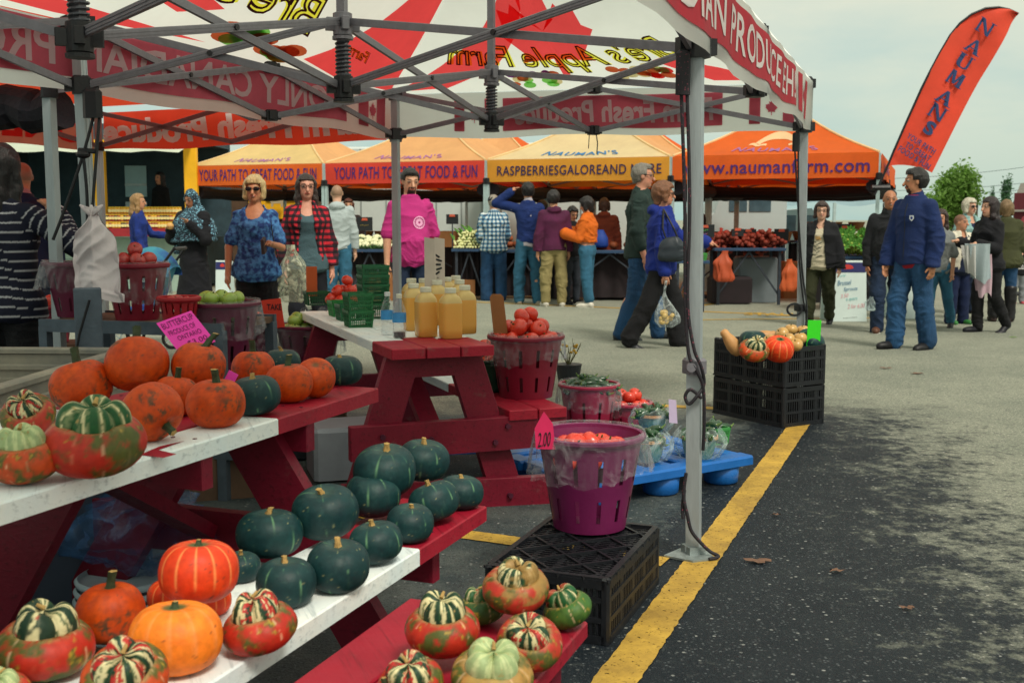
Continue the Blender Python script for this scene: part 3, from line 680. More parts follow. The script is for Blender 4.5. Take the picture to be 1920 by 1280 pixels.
for p in (JL, JB, JR, J2): joint(p, ZS); joint(p, ZT)
feet = {}
def leg(p, foot, top=ZT+.03, s=.052):
    m_ = MB(); a = v3(p, top); b_ = Vector(foot); d = (a-b_)
    m_.bar(b_+Vector((0, 0, .012)), a, s, s, up=(.352, .936, 0), ch=.009)
    for off in (-.35, .35): 
        n = Vector((.936, -.352, 0))*s*.5; t_ = Vector((.352, .936, 0))*s*off
        m_.bar(b_+n+t_*.6+Vector((0, 0, .02)), a+n+t_*.6, .004, .006, up=(.352, .936, 0))
    L_ = m_.build('leg', M_ALU, tent)
    m_ = MB(); m_.prism([(-.12, -.035), (-.02, -.11), (.075, -.075), (.045, .06), (-.045, .055)], .003, .011, fn=lambda x, y, z: (b_.x+x, b_.y+y, z)); m_.box((b_.x, b_.y, .025), (.07, .07, .03), RZ(.36)); m_.build('foot_plate', M_WELD, L_)
    for z in (ZS, ZT):
        f_ = (z-b_.z)/(a.z-b_.z); q = b_+d*f_; m_ = MB(); m_.box(q, (.088, .088, .085), RZ(.36), ch=.012); 
        for k_ in range(3): r_ = RZ(.36+k_*math.pi/2) @ Vector((.055, 0, 0)); m_.box(q+r_, (.045, .04, .06), RZ(.36+k_*math.pi/2))
        m_.build('bracket', M_BLK, tent)
    return L_
F1 = K(1300, 1040); leg(P1, F1); F2 = K(1499, 752); leg(P2, F2); F3 = v3(P3, 0); leg(P3, F3); F4 = v3(P4+Vector((.04, 0)), 0); leg(P4, F4)
# snap collar and pull button on the near leg
q = F1+(v3(P1, ZT)-F1)*.335; m_ = MB(); m_.box(q, (.075, .075, .06), RZ(.36), ch=.01); m_.tube([q+Vector((-.02, -.035, 0)), q+Vector((-.02, -.06, 0))], .018, 12); m_.build('leg_collar', M_ALU_D, tent)
def post(p, peak=ZP):
    m_ = MB(); m_.bar(v3(p, ZS-.04), v3(p, peak-.05), .042, .042, up=(.352, .936, 0), ch=.006); po = m_.build('centre_post', M_ALU_D, tent)
    m_ = MB(); pts = []
    for i in range(120): a = i/120*2*math.pi*9; pts.append((p[0]+.033*math.cos(a), p[1]+.033*math.sin(a), ZS+.03+.17*i/120))
    m_.tube(pts, .006, 6); m_.build('spring', M_SPRING, po)
    for z in (ZS-.01, ZT-.01):
        m_ = MB(); m_.lathe([(.036, -.055), (.046, -.05), (.046, .05), (.036, .055)], 14, (p[0], p[1], z)); 
        for a in range(4): q = RZ(.35+a*math.pi/2) @ Vector((.055, 0, 0)); m_.box((p[0]+q.x, p[1]+q.y, z), (.05, .036, .06), RZ(.35+a*math.pi/2), ch=.004)
        m_.lathe([(.05, -.07), (.05, -.055)], 12, (p[0], p[1], z)); m_.build('hub', M_ALU_D if z > 2 else M_BLK, po)
post(C1); post(E1, ZP); post(N1, ZP)
# roof panels: hip roof with a ridge from C1 towards the camera
PK1 = v3(C1, ZP); PK0 = v3(N1+(N1-C1)*.15, ZP)
def e3(p, out=.085):
    c = (P1+P2+P3+P4)/4; d = (p-c).normalized(); return v3(p+d*out, ZT+.010)
EV = {k: e3(p) for k, p in (('1', P1), ('2', P2), ('3', P3), ('4', P4))}
EV['0'] = EV['1']-(EV['2']-EV['1'])*1.05; EV['5'] = EV['4']-(EV['3']-EV['4'])*1.05
def panel(a, b_, pa, pb, sag=.10):
    """roof face: eave a-b, ridge pa-pb; returns a mapping (s along the eave, t up the slope, off below the cloth)"""
    n = (b_-a).cross(pa-a).normalized(); n = n if n.z > 0 else -n
    def fn(s, t, off=0.0):
        e = a+(b_-a)*s; r_ = pa+(pb-pa)*s; p = e+(r_-e)*t
        return p-Vector((0, 0, sag*math.sin(math.pi*min(1, max(0, t)))*(1-.5*abs(2*s-1))))-n*off
    return fn
back = panel(EV['3'], EV['2'], PK1, PK1); left = panel(EV['5'], EV['3'], PK0, PK1); right = panel(EV['0'], EV['2'], PK0, PK1)
m_ = MB(); m_.grid(lambda a, b_: back(a, b_), 24, 16); m_.grid(lambda a, b_: left(a, b_), 30, 16); m_.grid(lambda a, b_: right(a, b_), 30, 16)
roof = m_.build('canopy_roof', M_WHITEFAB, tent, smooth=True)
OFF = .008
def poly_on(fn, pts, mi, m_, sub=10):
    """a printed patch: outline in panel coordinates, filled as a fan of small strips so it follows the sag"""
    cx = sum(p[0] for p in pts)/len(pts); cy = sum(p[1] for p in pts)/len(pts); n = len(pts); vs = []; fs = []
    ring = []
    for k in range(n):
        a, b_ = pts[k], pts[(k+1) % n]
        for j in range(4): ring.append((a[0]+(b_[0]-a[0])*j/4, a[1]+(b_[1]-a[1])*j/4))
    m = len(ring)
    for s in range(1, sub+1):
        for p in ring: vs.append(fn(cx+(p[0]-cx)*s/sub, cy+(p[1]-cy)*s/sub, OFF))
    vs.append(fn(cx, cy, OFF)); c = len(vs)-1
    for k in range(m): fs.append((c, k, (k+1) % m))
    for s in range(sub-1):
        for k in range(m): fs.append((s*m+k, s*m+(k+1) % m, (s+1)*m+(k+1) % m, (s+1)*m+k))
    m_.add(vs, fs, mi)
LEAF = [(0, 1), (.13, .76), (.30, .84), (.24, .52), (.42, .68), (.47, .58), (.68, .62), (.60, .44), (.70, .38), (.36, .12), (.40, .0), (.04, .05), (.035, -.25), (-.035, -.25), (-.04, .05), (-.40, 0), (-.36, .12), (-.70, .38), (-.60, .44), (-.68, .62), (-.47, .58), (-.42, .68), (-.24, .52), (-.30, .84), (-.13, .76)]
def leaf_on(fn, cx, cy, w_, h_, m_, mi=0, off=OFF):
    vs = [fn(cx+x*w_, cy+y*h_, off) for x, y in LEAF]; c = fn(cx, cy+.4*h_, off); n = len(vs); m_.add(vs+[c], [(i, (i+1) % n, n) for i in range(n)], mi)
pr = MB()
# back panel print
leaf_on(back, .46, .22, .27, .52, pr, 0)
poly_on(back, [(.0, .02), (.14, .04), (.27, .20), (.40, .55), (.47, .92), (.42, .90), (.22, .45), (.06, .12)], 0, pr)
poly_on(back, [(.93, .03), (.80, .04), (.72, .20), (.76, .22), (.86, .13)], 0, pr)
# left panel print: broad red sweeps
poly_on(left, [(.80, .09), (.88, .02), (.99, .02), (.99, .62), (.94, .66), (.885, .40), (.83, .18)], 0, pr)
poly_on(left, [(.595, .17), (.64, .24), (.56, .34), (.52, .25)], 0, pr)
poly_on(left, [(.66, .055), (.50, .03), (.32, .05), (.2, .16), (.34, .12), (.50, .095)], 0, pr)
poly_on(left, [(.30, .5), (.22, .4), (.12, .7), (.2, .9), (.28, .8)], 0, pr)
pr.build('red_print', M_REDFAB, tent)
lt = MB()
def arc(fn, cx, cy, w_, h_, bow, tilt=0.0):
    return lambda a, b_, off: fn(cx+(a-.5)*w_, cy+(b_-.5)*h_+bow*(1-(2*a-1)**2)+tilt*(a-.5), off)
for s_, fn_ in (("Bre's Apple Farm", arc(back, .47, .27, .72, .19, -.03)), ("Bre's", arc(left, .69, .34, .17, .19, .02, -.05)), ("Farm", arc(left, .88, .20, .05, .06, .0, -.03))):
    put(lt, s_, fn_, 1, .045, .25, True, 1.0, .012)
    rv, rf = text_ring(s_, .25, .022); lt.add([fn_(1-p[0], p[1], .016) for p in rv], rf, 0)
lt.build('lettering', [M_DKRED, M_YELTXT], tent)
# printed heaps of fruit: flat round patches
fp = MB(); FM = [mat('print_'+n_, C(*c_), .7, .2, 9, transl=.85) for n_, c_ in (('green', (130, 205, 100)), ('rust', (196, 92, 56)), ('cream', (226, 210, 160)), ('purple', (110, 50, 116)), ('red', (220, 56, 50)))]
def disc(fn, cx, cy, rx, ry, mi, off): fp.add([fn(cx, cy, off)]+[fn(cx+rx*math.cos(a), cy+ry*math.sin(a), off) for a in np.linspace(0, 2*math.pi, 15)[:-1]], [(0, i+1, (i+1) % 14+1) for i in range(14)], mi)
rr = random.Random(3)
for i in range(16): disc(back, .66+rr.uniform(-.075, .075), .125+rr.uniform(-.035, .05), .018, .024, rr.choice((0, 1, 1, 2, 4)), .009+i*.0006)
for i in range(18): disc(back, .345+rr.uniform(-.085, .085), .085+rr.uniform(-.03, .055), rr.uniform(.012, .022), rr.uniform(.018, .03), rr.choice((0, 1, 2, 3, 4, 1)), .009+i*.0006)
for i in range(18): disc(left, .725+rr.uniform(-.065, .065), .13+rr.uniform(-.06, .07), .020, .034, rr.choice((0, 1, 1, 2, 0)), .009+i*.0006)
fp.build('fruit_print', FM, tent)
# valances
VZ0, VZ1 = 1.90, 2.225
def valance(a, b_, bulge=.0, seed=0, nseg=40):
    d = (b_-a); L_ = d.length; n = Vector((d.y, -d.x, 0)).normalized()      # n points to the right of a->b
    def fn(s, t, off=0.0):
        z = VZ0+(VZ1-VZ0)*t; wv = .012*(1-t)*math.sin(s*L_*4.1+seed)+.006*math.sin(s*L_*11+seed*2)
        return Vector((a.x+d.x*s, a.y+d.y*s, z+.01*(1-t)*math.sin(s*L_*5+seed)))+n*(wv+off)
    return fn
vb = valance(EV['3'], EV['2'], seed=1); vl = valance(EV['5'], EV['3'], seed=2); vr = valance(EV['0'], EV['2'], seed=4)
m_ = MB(); m_.grid(lambda a, b_: vb(a, b_), 40, 5); m_.build('valance', M_WHITEFAB, tent, smooth=True)
m_ = MB(); m_.grid(lambda a, b_: vl(a, b_), 60, 5); m_.build('valance', M_WHITEFAB, tent, smooth=True)
m_ = MB(); m_.grid(lambda a, b_: vr(a, b_), 60, 5); m_.build('valance', M_WHITEFAB, tent, smooth=True)
def band(m_, fn, s0, s1, t0, t1, off, mi=0, n=24): m_.grid(lambda a, b_: fn(s0+(s1-s0)*a, t0+(t1-t0)*b_, off), n, 3, mi)
def sub(fn, s0, s1, t0, t1): return lambda a, b_, off: fn(s0+(s1-s0)*a, t0+(t1-t0)*b_, off)
for fn, sgn, nm in ((vb, -1, 'back'), (vl, -1, 'left'), (vr, 1, 'right')):
    for side in (-1, 1):            # printed through: both faces
        o_ = .004*side; m_ = MB()
        if nm == 'back':
            band(m_, fn, .28, .80, .15, .86, o_)
            for s0 in (.16, .86): band(m_, fn, s0, s0+.025, .15, .86, o_); band(m_, fn, s0+.075, s0+.10, .15, .86, o_); leaf_on(lambda a, b_, off: fn(a, b_, o_), s0+.05, .40, .020, .28, m_)
            put(m_, 'Farm Fresh Produce', sub(fn, .31, .78, .26, .76), 1, .03, .1, True, 1.0, o_*1.8)      # mirrored seen from inside
        if nm == 'left':
            band(m_, fn, .02, .90, .20, .97, o_, 0, 60); band(m_, fn, .925, .945, .2, .97, o_); band(m_, fn, .965, .985, .2, .97, o_); leaf_on(lambda a, b_, off: fn(a, b_, o_), .955, .45, .012, .3, m_)
            put(m_, "ONLY CANADIAN PRODUCE EH!", sub(fn, .25, .86, .34, .86), 1, .02, 0, True, 1.0, o_*1.8)
        if nm == 'right':
            band(m_, fn, .02, .86, .18, .90, o_, 0, 60); band(m_, fn, .885, .905, .18, .9, o_); band(m_, fn, .935, .955, .18, .9, o_); leaf_on(lambda a, b_, off: fn(a, b_, o_), .92, .42, .012, .3, m_)
            put(m_, "ONLY CANADIAN PRODUCE EH!", sub(fn, .20, .85, .30, .80), 1, .012, 0, False, 1.06, o_*1.8)
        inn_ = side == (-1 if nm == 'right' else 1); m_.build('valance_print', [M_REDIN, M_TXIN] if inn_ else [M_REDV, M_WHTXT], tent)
# tie straps
for p, z in ((JB, ZS-.03), (JR, ZS+.16)):
    m_ = MB(); q = v3(p, z); m_.tube([q+Vector((.02, 0, 0)), q+Vector((.03, .01, -.06)), q+Vector((.025, 0, -.14))], .004, 6); m_.tube([q+Vector((-.03, 0, 0)), q+Vector((-.035, .01, -.10))], .003, 6); m_.build('tie_cord', M_BLK, tent)
# ---------------------------------------------------------------- bungee cords
M_CORD = mat('cord_black_red', C(28, 22, 28), .6, .2, 60)
def speck_cord():
    m, t, b = _new('speckled_cord'); tcn = N(t, 'ShaderNodeTexCoord'); n = N(t, 'ShaderNodeTexNoise'); n.inputs['Scale'].default_value = 120; t.links.new(tcn.outputs['Object'], n.inputs[0])
    r = N(t, 'ShaderNodeValToRGB'); e = r.color_ramp.elements; r.color_ramp.interpolation = 'CONSTANT'; e[0].color = (.012, .01, .016, 1); e[1].position = .66; e[1].color = (.22, .04, .07, 1); t.links.new(n.outputs[0], r.inputs[0]); t.links.new(r.outputs[0], b.inputs['Base Color']); b.inputs['Roughness'].default_value = .7; return m
M_SC = speck_cord()
def Lp(f, dx=0, dy=0): return F1+(v3(P1, ZT)-F1)*f+Vector((dx, dy, 0))
m_ = MB(); tp = v3(P1, ZS-.03)+Vector((-.05, -.04, 0))
m_.cord([tp+Vector((-.012, 0, 0)), Lp(.62, -.046, -.04), Lp(.45, -.042, -.042), Lp(.36, -.030, -.05), Lp(.33, .0, -.054), Lp(.30, .026, -.046), Lp(.24, .032, -.04), Lp(.19, .030, -.03)], .0068, 8)
m_.cord([tp+Vector((.010, 0, 0)), Lp(.62, -.028, -.045), Lp(.45, -.034, -.046), Lp(.37, -.012, -.052), Lp(.335, .018, -.052), Lp(.305, .03, -.04), Lp(.285, .0, -.054), Lp(.272, -.028, -.05), Lp(.285, -.042, -.048), Lp(.297, -.022, -.052), Lp(.282, .02, -.05)], .0066, 8)
m_.cord([Lp(.15, -.034, -.03), Lp(.11, -.044, -.034), Lp(.075, -.030, -.045), Lp(.05, -.016, -.048), Lp(.03, .018, -.05), F1+Vector((.055, -.05, .03)), F1+Vector((.085, -.07, .016)), F1+Vector((.045, -.09, .012))], .0068, 8)
m_.cord([Lp(.12, -.040, -.03), Lp(.09, -.048, -.03), Lp(.07, -.046, -.04)], .0066, 8)
m_.box(v3(P1, ZS-.10)+Vector((-.05, -.045, 0)), (.055, .03, .16), RZ(.2), 0, ch=.012)
tag(m_.build('bungee_cord', M_SC), 'black and red bungee cord wound down the nearest canopy leg', 'bungee cord')
m_ = MB(); q2 = F2+(v3(P2, ZT)-F2)*.35; t2 = v3(P2, ZS-.03)+Vector((-.06, -.05, 0)); m_.box(t2-Vector((0, 0, .08)), (.05, .03, .13), None, ch=.01); m_.cord([t2-Vector((.01, 0, .1)), q2+Vector((-.02, -.05, .25)), q2+Vector((.03, -.05, -.1)), q2+Vector((.02, -.05, -.25))], .006, 6); m_.cord([t2-Vector((-.015, 0, .1)), q2+Vector((-.03, -.05, .2)), q2+Vector((.04, -.04, -.2))], .006, 6)
pts = [q2+Vector((-.06+.05*math.cos(a), -.06, -.11+.04*math.sin(a))) for a in np.linspace(0, 6, 14)]; m_.cord(pts, .008, 6); m_.box(q2+Vector((0, 0, -.1)), (.075, .075, .05), RZ(.36), ch=.01)
tag(m_.build('bungee_cord', M_BLK), 'black bungee cord hooked round the canopy leg behind the black crates', 'bungee cord')
m_ = MB(); t4 = v3(P4, ZS-.05)+Vector((.05, -.05, 0)); k4 = t4+Vector((-.02, -.03, -.28)); m_.box(t4+Vector((.03, -.02, -.04)), (.09, .05, .14), None, ch=.02)
m_.cord([t4+Vector((.04, 0, -.05)), k4, k4+Vector((-.10, 0, -.26)), k4+Vector((-.16, 0, -.40))], .008, 6); m_.cord([t4+Vector((.06, 0, -.05)), k4+Vector((.06, 0, -.02)), k4+Vector((.03, 0, -.30)), k4+Vector((.03, 0, -.42))], .008, 6); m_.cord([k4+Vector((.0, 0, 0)), k4+Vector((.01, 0, -.2)), k4+Vector((.0, 0, -.45))], .008, 6); m_.ell(k4, (.035, .03, .02)); m_.cord([k4+Vector((-.02, 0, .02)), k4+Vector((.06, 0, .015))], .012, 6)
tag(m_.build('bungee_cord', M_BLK), 'knotted black bungee cords on the left canopy leg above the white bag', 'bungee cord')
# ---------------------------------------------------------------- the neighbouring red canopy on the left
M_ORV = mat('orange_red_valance', C(240, 76, 50), .7, .08, 5, .1, 12, transl=.45)
t2 = thing('market_canopy', 'red canopy with mirrored white lettering joined to the left of the white one', 'canopy', (0, 0, 0))
Q3 = Vector((-1.0, 8.75)); Q2 = Vector((-3.62, 9.95)); Q4 = Vector((-2.28, 5.62)); Q1 = Vector((-5.0, 6.75))
def qleg(p, s=.05): m_ = MB(); m_.bar(v3(p, 0), v3(p, ZT+.02), s, s, up=(.35, .93, 0), ch=.008); m_.build('leg', M_ALU, t2); [MB().box(v3(p, z), (.08, .08, .08), RZ(.4), ch=.01).build('bracket', M_BLK, t2) for z in (ZS, ZT)]
for p in (P3*1.035, Q2, Q4, Q1): qleg(p)
for a, b_ in ((Q2, (Q2+Q3)/2), ((Q2+Q3)/2, Q3), (Q2, (Q1+Q2)/2), ((Q1+Q2)/2, Q1), (Q3, (Q3+Q4)/2), ((Q3+Q4)/2, Q4)):
    for z0, z1 in ((ZT, ZS), (ZS, ZT)): MB().bar(v3(a, z0), v3(b_, z1), .02, .036, ch=.003).build('truss_bar', M_ALU_D, t2)
pk = v3((Q1+Q2+Q3+Q4)/4, 3.2); m_ = MB()
for a, b_ in ((Q1, Q2), (Q2, Q3), (Q3, Q4), (Q4, Q1)): f_ = panel(v3(a, ZT+.05), v3(b_, ZT+.05), pk, pk); m_.grid(lambda s, t: f_(s, t), 12, 10)
m_.build('canopy_roof', mat('orange_roof_fabric', C(226, 80, 52), .7, .08, 4, transl=.5), t2, smooth=True)
for a, b_, txt in ((Q2, Q3, 'Farm Fresh Produce'), (Q1, Q2, 'ONLY CANADIAN')):
    n_ = Vector(((b_-a).y, -(b_-a).x)).normalized()*-.07; f_ = valance(v3(a+n_, 0), v3(b_+n_, 0), seed=7); m_ = MB(); m_.grid(lambda s, t: f_(s, t), 30, 4); m_.build('valance', M_ORV if txt[0] == 'F' else mat('faded_valance', C(200, 120, 100), .7, .1, 5, transl=.4), t2, smooth=True)
    m_ = MB(); put(m_, txt, sub(f_, .0, .97, .16, .82), 0, .045, .1 if txt[0] == 'F' else 0, True, 1.0, .008); m_.build('lettering', mat('bright_white_print', C(240, 240, 236), .7, .04, 5) if txt[0] == 'F' else M_REDFAB, t2)
# rolled dark side curtain under its eave
m_ = MB(); a = KD(-40, 205, 6.2); b_ = KD(112, 205, 6.0); m_.tube([a+(b_-a)*i/10+Vector((0, 0, -.02*math.sin(i))) for i in range(11)], [.11+.012*math.sin(i*2.1) for i in range(11)], 12); tag(m_.build('rolled_curtain', mat('black_cloth', C(26, 26, 34), .9, .3, 12, .3, 40)), 'black rolled side curtain hanging under the red canopy at the left edge', 'curtain')
# ================================================================ row of orange farm tents
RD = Vector((-.937, .350)); AW = Vector((.350, .937)); T0 = Vector((5.28, 16.3))
def tp(t, b=0.0): return T0+RD*3.05*t+AW*3.05*b
FABS = {}
def tfab(n, c): return mat('tent_'+n, C(*c), .7, .08, 3, .1, 10, transl=.4)
M_PURP = mat('purple_print', C(78, 44, 120), .7, .1, 6, transl=.2); M_LILAC = mat('lilac_print', C(176, 120, 176), .7, .1, 6, transl=.3); M_BLUEP = mat('blue_print', C(60, 130, 190), .7, .1, 6, transl=.3); M_NAVYP = mat('navy_print', C(40, 34, 76), .7, .1, 6)
M_CREAM = tfab('cream', (250, 226, 176)); M_DKCLOTH = mat('black_curtain', C(24, 20, 26), .95, .3, 8)
M_LEGW = mat('white_leg_steel', C(178, 198, 200), .4, .12, 20, metal=.2)
OV = {k: tfab(k, c) for k, c in dict(orange=(244, 112, 40), yellow=(240, 172, 62), coral=(238, 80, 64), amber=(246, 116, 46), peach=(250, 190, 130), sand=(246, 216, 150)).items()}
def farm_tent(t0, t1, label, vcol, front, sidec, txt, tcol, name_col, serif=False, arch=False, b0=0.0, detail=True, depth=1.0, lift=0.0):
    E = thing('farm_tent', label, 'tent')
    c = [tp(t0, b0), tp(t1, b0), tp(t1, b0+depth), tp(t0, b0+depth)]   # front right, front left, back left, back right
    z0, z1, zp = 1.89+lift, 2.24+lift, 3.15+lift
    pk = v3((c[0]+c[2])/2, zp); cc = v3((c[0]+c[2])/2, 0)
    fns = [panel(v3(c[i], z1+.01), v3(c[(i+1) % 4], z1+.01), pk, pk, .16) for i in range(4)]
    m_ = MB(); m_.grid(lambda s, t: fns[0](s, t), 16, 14, 0)
    for i in (1, 2, 3): m_.grid(lambda s, t: fns[i](s, t), 12, 12, 1)
    m_.build('canopy_roof', [OV[front] if front in OV else M_CREAM, OV[sidec]], E, smooth=True)
    # piping along the front hips
    m_ = MB()
    for s in (0, 1): m_.tube([fns[0](s, k/12)+Vector((0, 0, .008)) for k in range(13)], .018, 5)
    m_.build('piping', M_CREAM, E)
    for i in range(4):
        a, b_ = v3(c[(i+1) % 4], 0), v3(c[i], 0); n = Vector(((b_-a).y, -(b_-a).x, 0)).normalized()
        def vf(s, t, off=0.0, a=a-n*-.035, b_=b_-n*-.035, n=n): p = a+(b_-a)*s; return Vector((p.x, p.y, z0+(z1-z0)*t))+n*(off+.012*math.sin(s*17+t0*5)*(1-t)+.02*math.sin(math.pi*s)*(1-t))
        m_ = MB(); m_.grid(lambda s, t: vf(s, t), 24, 4); va = m_.build('valance', OV[vcol], E, smooth=True)
        if i == 0 and txt:
            m_ = MB(); hgt = (.22, .80) if not serif else (.28, .72)
            put(m_, txt, lambda a_, b2, off: vf(.06+.90*a_, hgt[0]+(hgt[1]-hgt[0])*b2, .012+off), 0, .012, 0, False, 1.08 if serif else 1.04); m_.build('lettering', tcol, va)
        if i == 3 and txt and detail:
            m_ = MB(); put(m_, 'NAUMANS', lambda a_, b2, off: vf(.2+.6*a_, .3+.4*b2, .012), 0, .02); m_.build('lettering', tcol, va)
    if name_col:
        m_ = MB(); put(m_, "NAUMAN'S", lambda a_, b2, off: fns[0](1-(.26+.48*a_), .10+.13*b2, -.012), 0, .015, 0, False, 1.15); m_.build('lettering', name_col, E)
    if arch:
        m_ = MB(); n = 18
        m_.grid(lambda a_, b2: fns[0](1-(.5+.17*math.cos(math.pi*(1-a_))*(1-.25*b2)), .34+(.26*math.sin(math.pi*a_))*(1-.45*b2)-.02*b2, -.01), n, 3)
        for s0, s1 in ((.30, .42), (.58, .72)): m_.grid(lambda a_, b2: fns[0](1-(s0+(s1-s0)*a_), .28+.05*b2+.02*math.sin(a_*9), -.01), 8, 2)
        m_.build('logo_print', M_CREAM, E)
    for p in c:
        m_ = MB(); m_.bar(v3(p, 0), v3(p, z1), .052, .052, up=(.35, .937, 0), ch=.008); m_.box((p[0], p[1], .012), (.13, .13, .02)); lg = m_.build('leg', M_LEGW, E)
        MB().box(v3(p, z0+.02), (.09, .09, .10), RZ(.36), ch=.012).build('bracket', M_BLK, lg)
    for i in range(4):
        c2_ = Vector((cc.x, cc.y)); a, b_ = c[i]+(c2_-c[i])*.03, c[(i+1) % 4]+(c2_-c[(i+1) % 4])*.03; mid = (a+b_)/2; m_ = MB()
        for q0, q1 in ((a, mid), (mid, b_)): m_.bar(v3(q0, z0+.02), v3(q1, z1-.04), .02, .034); m_.bar(v3(q0, z1-.04), v3(q1, z0+.02), .02, .034)
        m_.build('truss_bar', M_ALU_D, E)
    # dark rolled side walls under the back and side eaves
    m_ = MB()
    for i in (1, 2, 3):
        a, b_ = v3(c[i], 0), v3(c[(i+1) % 4], 0); a = a+(cc-a)*.03; b_ = b_+(cc-b_)*.03
        m_.tube([a+(b_-a)*k/8+Vector((0, 0, z0-.12-.03*math.sin(math.pi*k/8))) for k in range(9)], [.10+.012*math.sin(k*2+i) for k in range(9)], 10, flat=1.3)
    m_.build('rolled_curtain', M_DKCLOTH, E)
    return E
farm_tent(0, .985, 'orange tent with purple web address on its valance and cream arch on the roof', 'orange', 'orange', 'orange', 'www.naumanfarm.com', M_PURP, M_LILAC, arch=True)
farm_tent(1.0, 1.985, 'yellow tent with cream roof and dark raspberry lettering on its valance', 'yellow', 'cream', 'peach', 'RASPBERRIESGALOREAND MORE', M_NAVYP, M_BLUEP, serif=True)
farm_tent(2.0, 2.965, 'coral red tent with purple slogan between the yellow and the leftmost orange tents', 'coral', 'peach', 'peach', 'YOUR PATH TO GREAT FOOD & FUN', M_PURP, M_LILAC)
farm_tent(2.985, 3.86, 'orange tent with purple slogan beside the yellow food stall', 'amber', 'sand', 'peach', 'YOUR PATH TO GREAT FOOD & FUN', M_PURP, M_LILAC)
farm_tent(1.0, 1.985, 'orange tent standing behind the yellow tent', 'amber', 'peach', 'orange', None, None, None, b0=1.04, detail=False)
farm_tent(2.0, 2.965, 'orange tent standing behind the coral red tent', 'amber', 'peach', 'orange', None, None, None, b0=1.04, detail=False)
farm_tent(0, .985, 'orange tent standing behind the one with the web address', 'orange', 'orange', 'amber', None, None, None, b0=1.04, detail=False)
# ---------------------------------------------------------------- feather flag
ff = thing('feather_flag', 'tall orange feather flag with blue serif letters leaning from the orange tent corner', 'flag')
dF = 16.1
def FP(x, y): return KD(x, y, dF)
edge = [(1664, 312), (1676, 283), (1700, 228), (1727, 168), (1745, 132), (1762, 100), (1782, 66), (1800, 44), (1822, 27), (1848, 16), (1872, 14), (1892, 18), (1909, 26)]
right_e = [(1746, 324), (1758, 302), (1790, 240), (1820, 183), (1838, 150), (1855, 121), (1870, 94), (1880, 76), (1889, 60), (1896, 46), (1902, 37), (1906, 31), (1910, 27)]
m_ = MB(); n = len(edge)
def flagp(i, a, off=0.0):
    k = min(int(i), n-2); f_ = i-k; ex, ey = [edge[k][q]+(edge[k+1][q]-edge[k][q])*f_ for q in (0, 1)]; rx, ry = [right_e[k][q]+(right_e[k+1][q]-right_e[k][q])*f_ for q in (0, 1)]
    sagb = 14*a*(1-a)*4*max(0, 1-i/1.2)*.55
    return FP(ex+(rx-ex)*a, ey+(ry-ey)*a-sagb)+Vector((0, .03*math.sin(a*5+i*.9)-off, 0))
m_.grid(lambda a, b_: flagp(b_*(n-1), a, .004), 14, 48); m_.grid(lambda a, b_: flagp(b_*(n-1), 1-a, -.004), 14, 48)
m_.build('flag_cloth', mat('flag_orange', C(238, 88, 62), .65, .07, 3, .25, 5, transl=.35), ff, smooth=True)
m_ = MB(); m_.tube([FP(1640, 365)]+[FP(x, y) for x, y in edge], [.017]*6+[.016]*8, 8); m_.build('pole', mat('flag_pole', C(16, 18, 26), .5, .2, 20), ff)
MB().tube([FP(1634, 352), FP(1668, 352)], .04, 8).build('clamp', M_BLK, ff)
M_FLTXT = mat('flag_blue_print', C(38, 62, 108), .7, .1, 6)
m_ = MB()
def flag_letter(cx, cy, w_, h_, ch):
    ang = math.atan2(178-1, 60) # axis direction measured from the letters' centres on the cloth
    ax = Vector((.53, .848)); rt = Vector((.90, -.43+.0)); rt = Vector((.848, -.53))
    def f_(x, y, o_=0.0): q = rt*((x-.5)*w_)+ax*((y-.5)*h_); return FP(cx+q.x, cy-q.y)+Vector((0, -.05-o_, 0))
    if ch in SERIF:
        for i_, pl in enumerate(SERIF[ch]): [m_.add([f_(p[0]+o_, p[1], .002*(i_*3+k_)) for p in pl], [tuple(range(len(pl)))]) for k_, o_ in enumerate((-.03, 0, .03))]
    else: v, f = text2d(ch, .045); m_.add([f_(*p) for p in v], f)
for ch, cx, cy in (('N', 1844, 53), ('A', 1823, 89), ('U', 1805, 118), ('M', 1789, 149), ('A', 1769, 184), ('N', 1755, 212), ('S', 1741, 241)): flag_letter(cx, cy, 32 if ch != 'S' else 20, 27, ch)
for s, cx, cy, wd in (('YOUR PATH', 1725, 270, 60), ('TO GREAT', 1719, 285, 54), ('FOOD & FUN', 1712, 296, 68)):
    v, f = text2d(s, .02, 0, 1.05); ax = Vector((.53, .848)); rt = Vector((.848, -.53))
    m_.add([FP(cx+rt.x*(p[0]-.5)*wd+ax.x*(p[1]-.5)*11.5, cy-rt.y*(p[0]-.5)*wd-ax.y*(p[1]-.5)*11.5)+Vector((0, -.05, 0)) for p in v], f)
m_.build('lettering', M_FLTXT, ff)
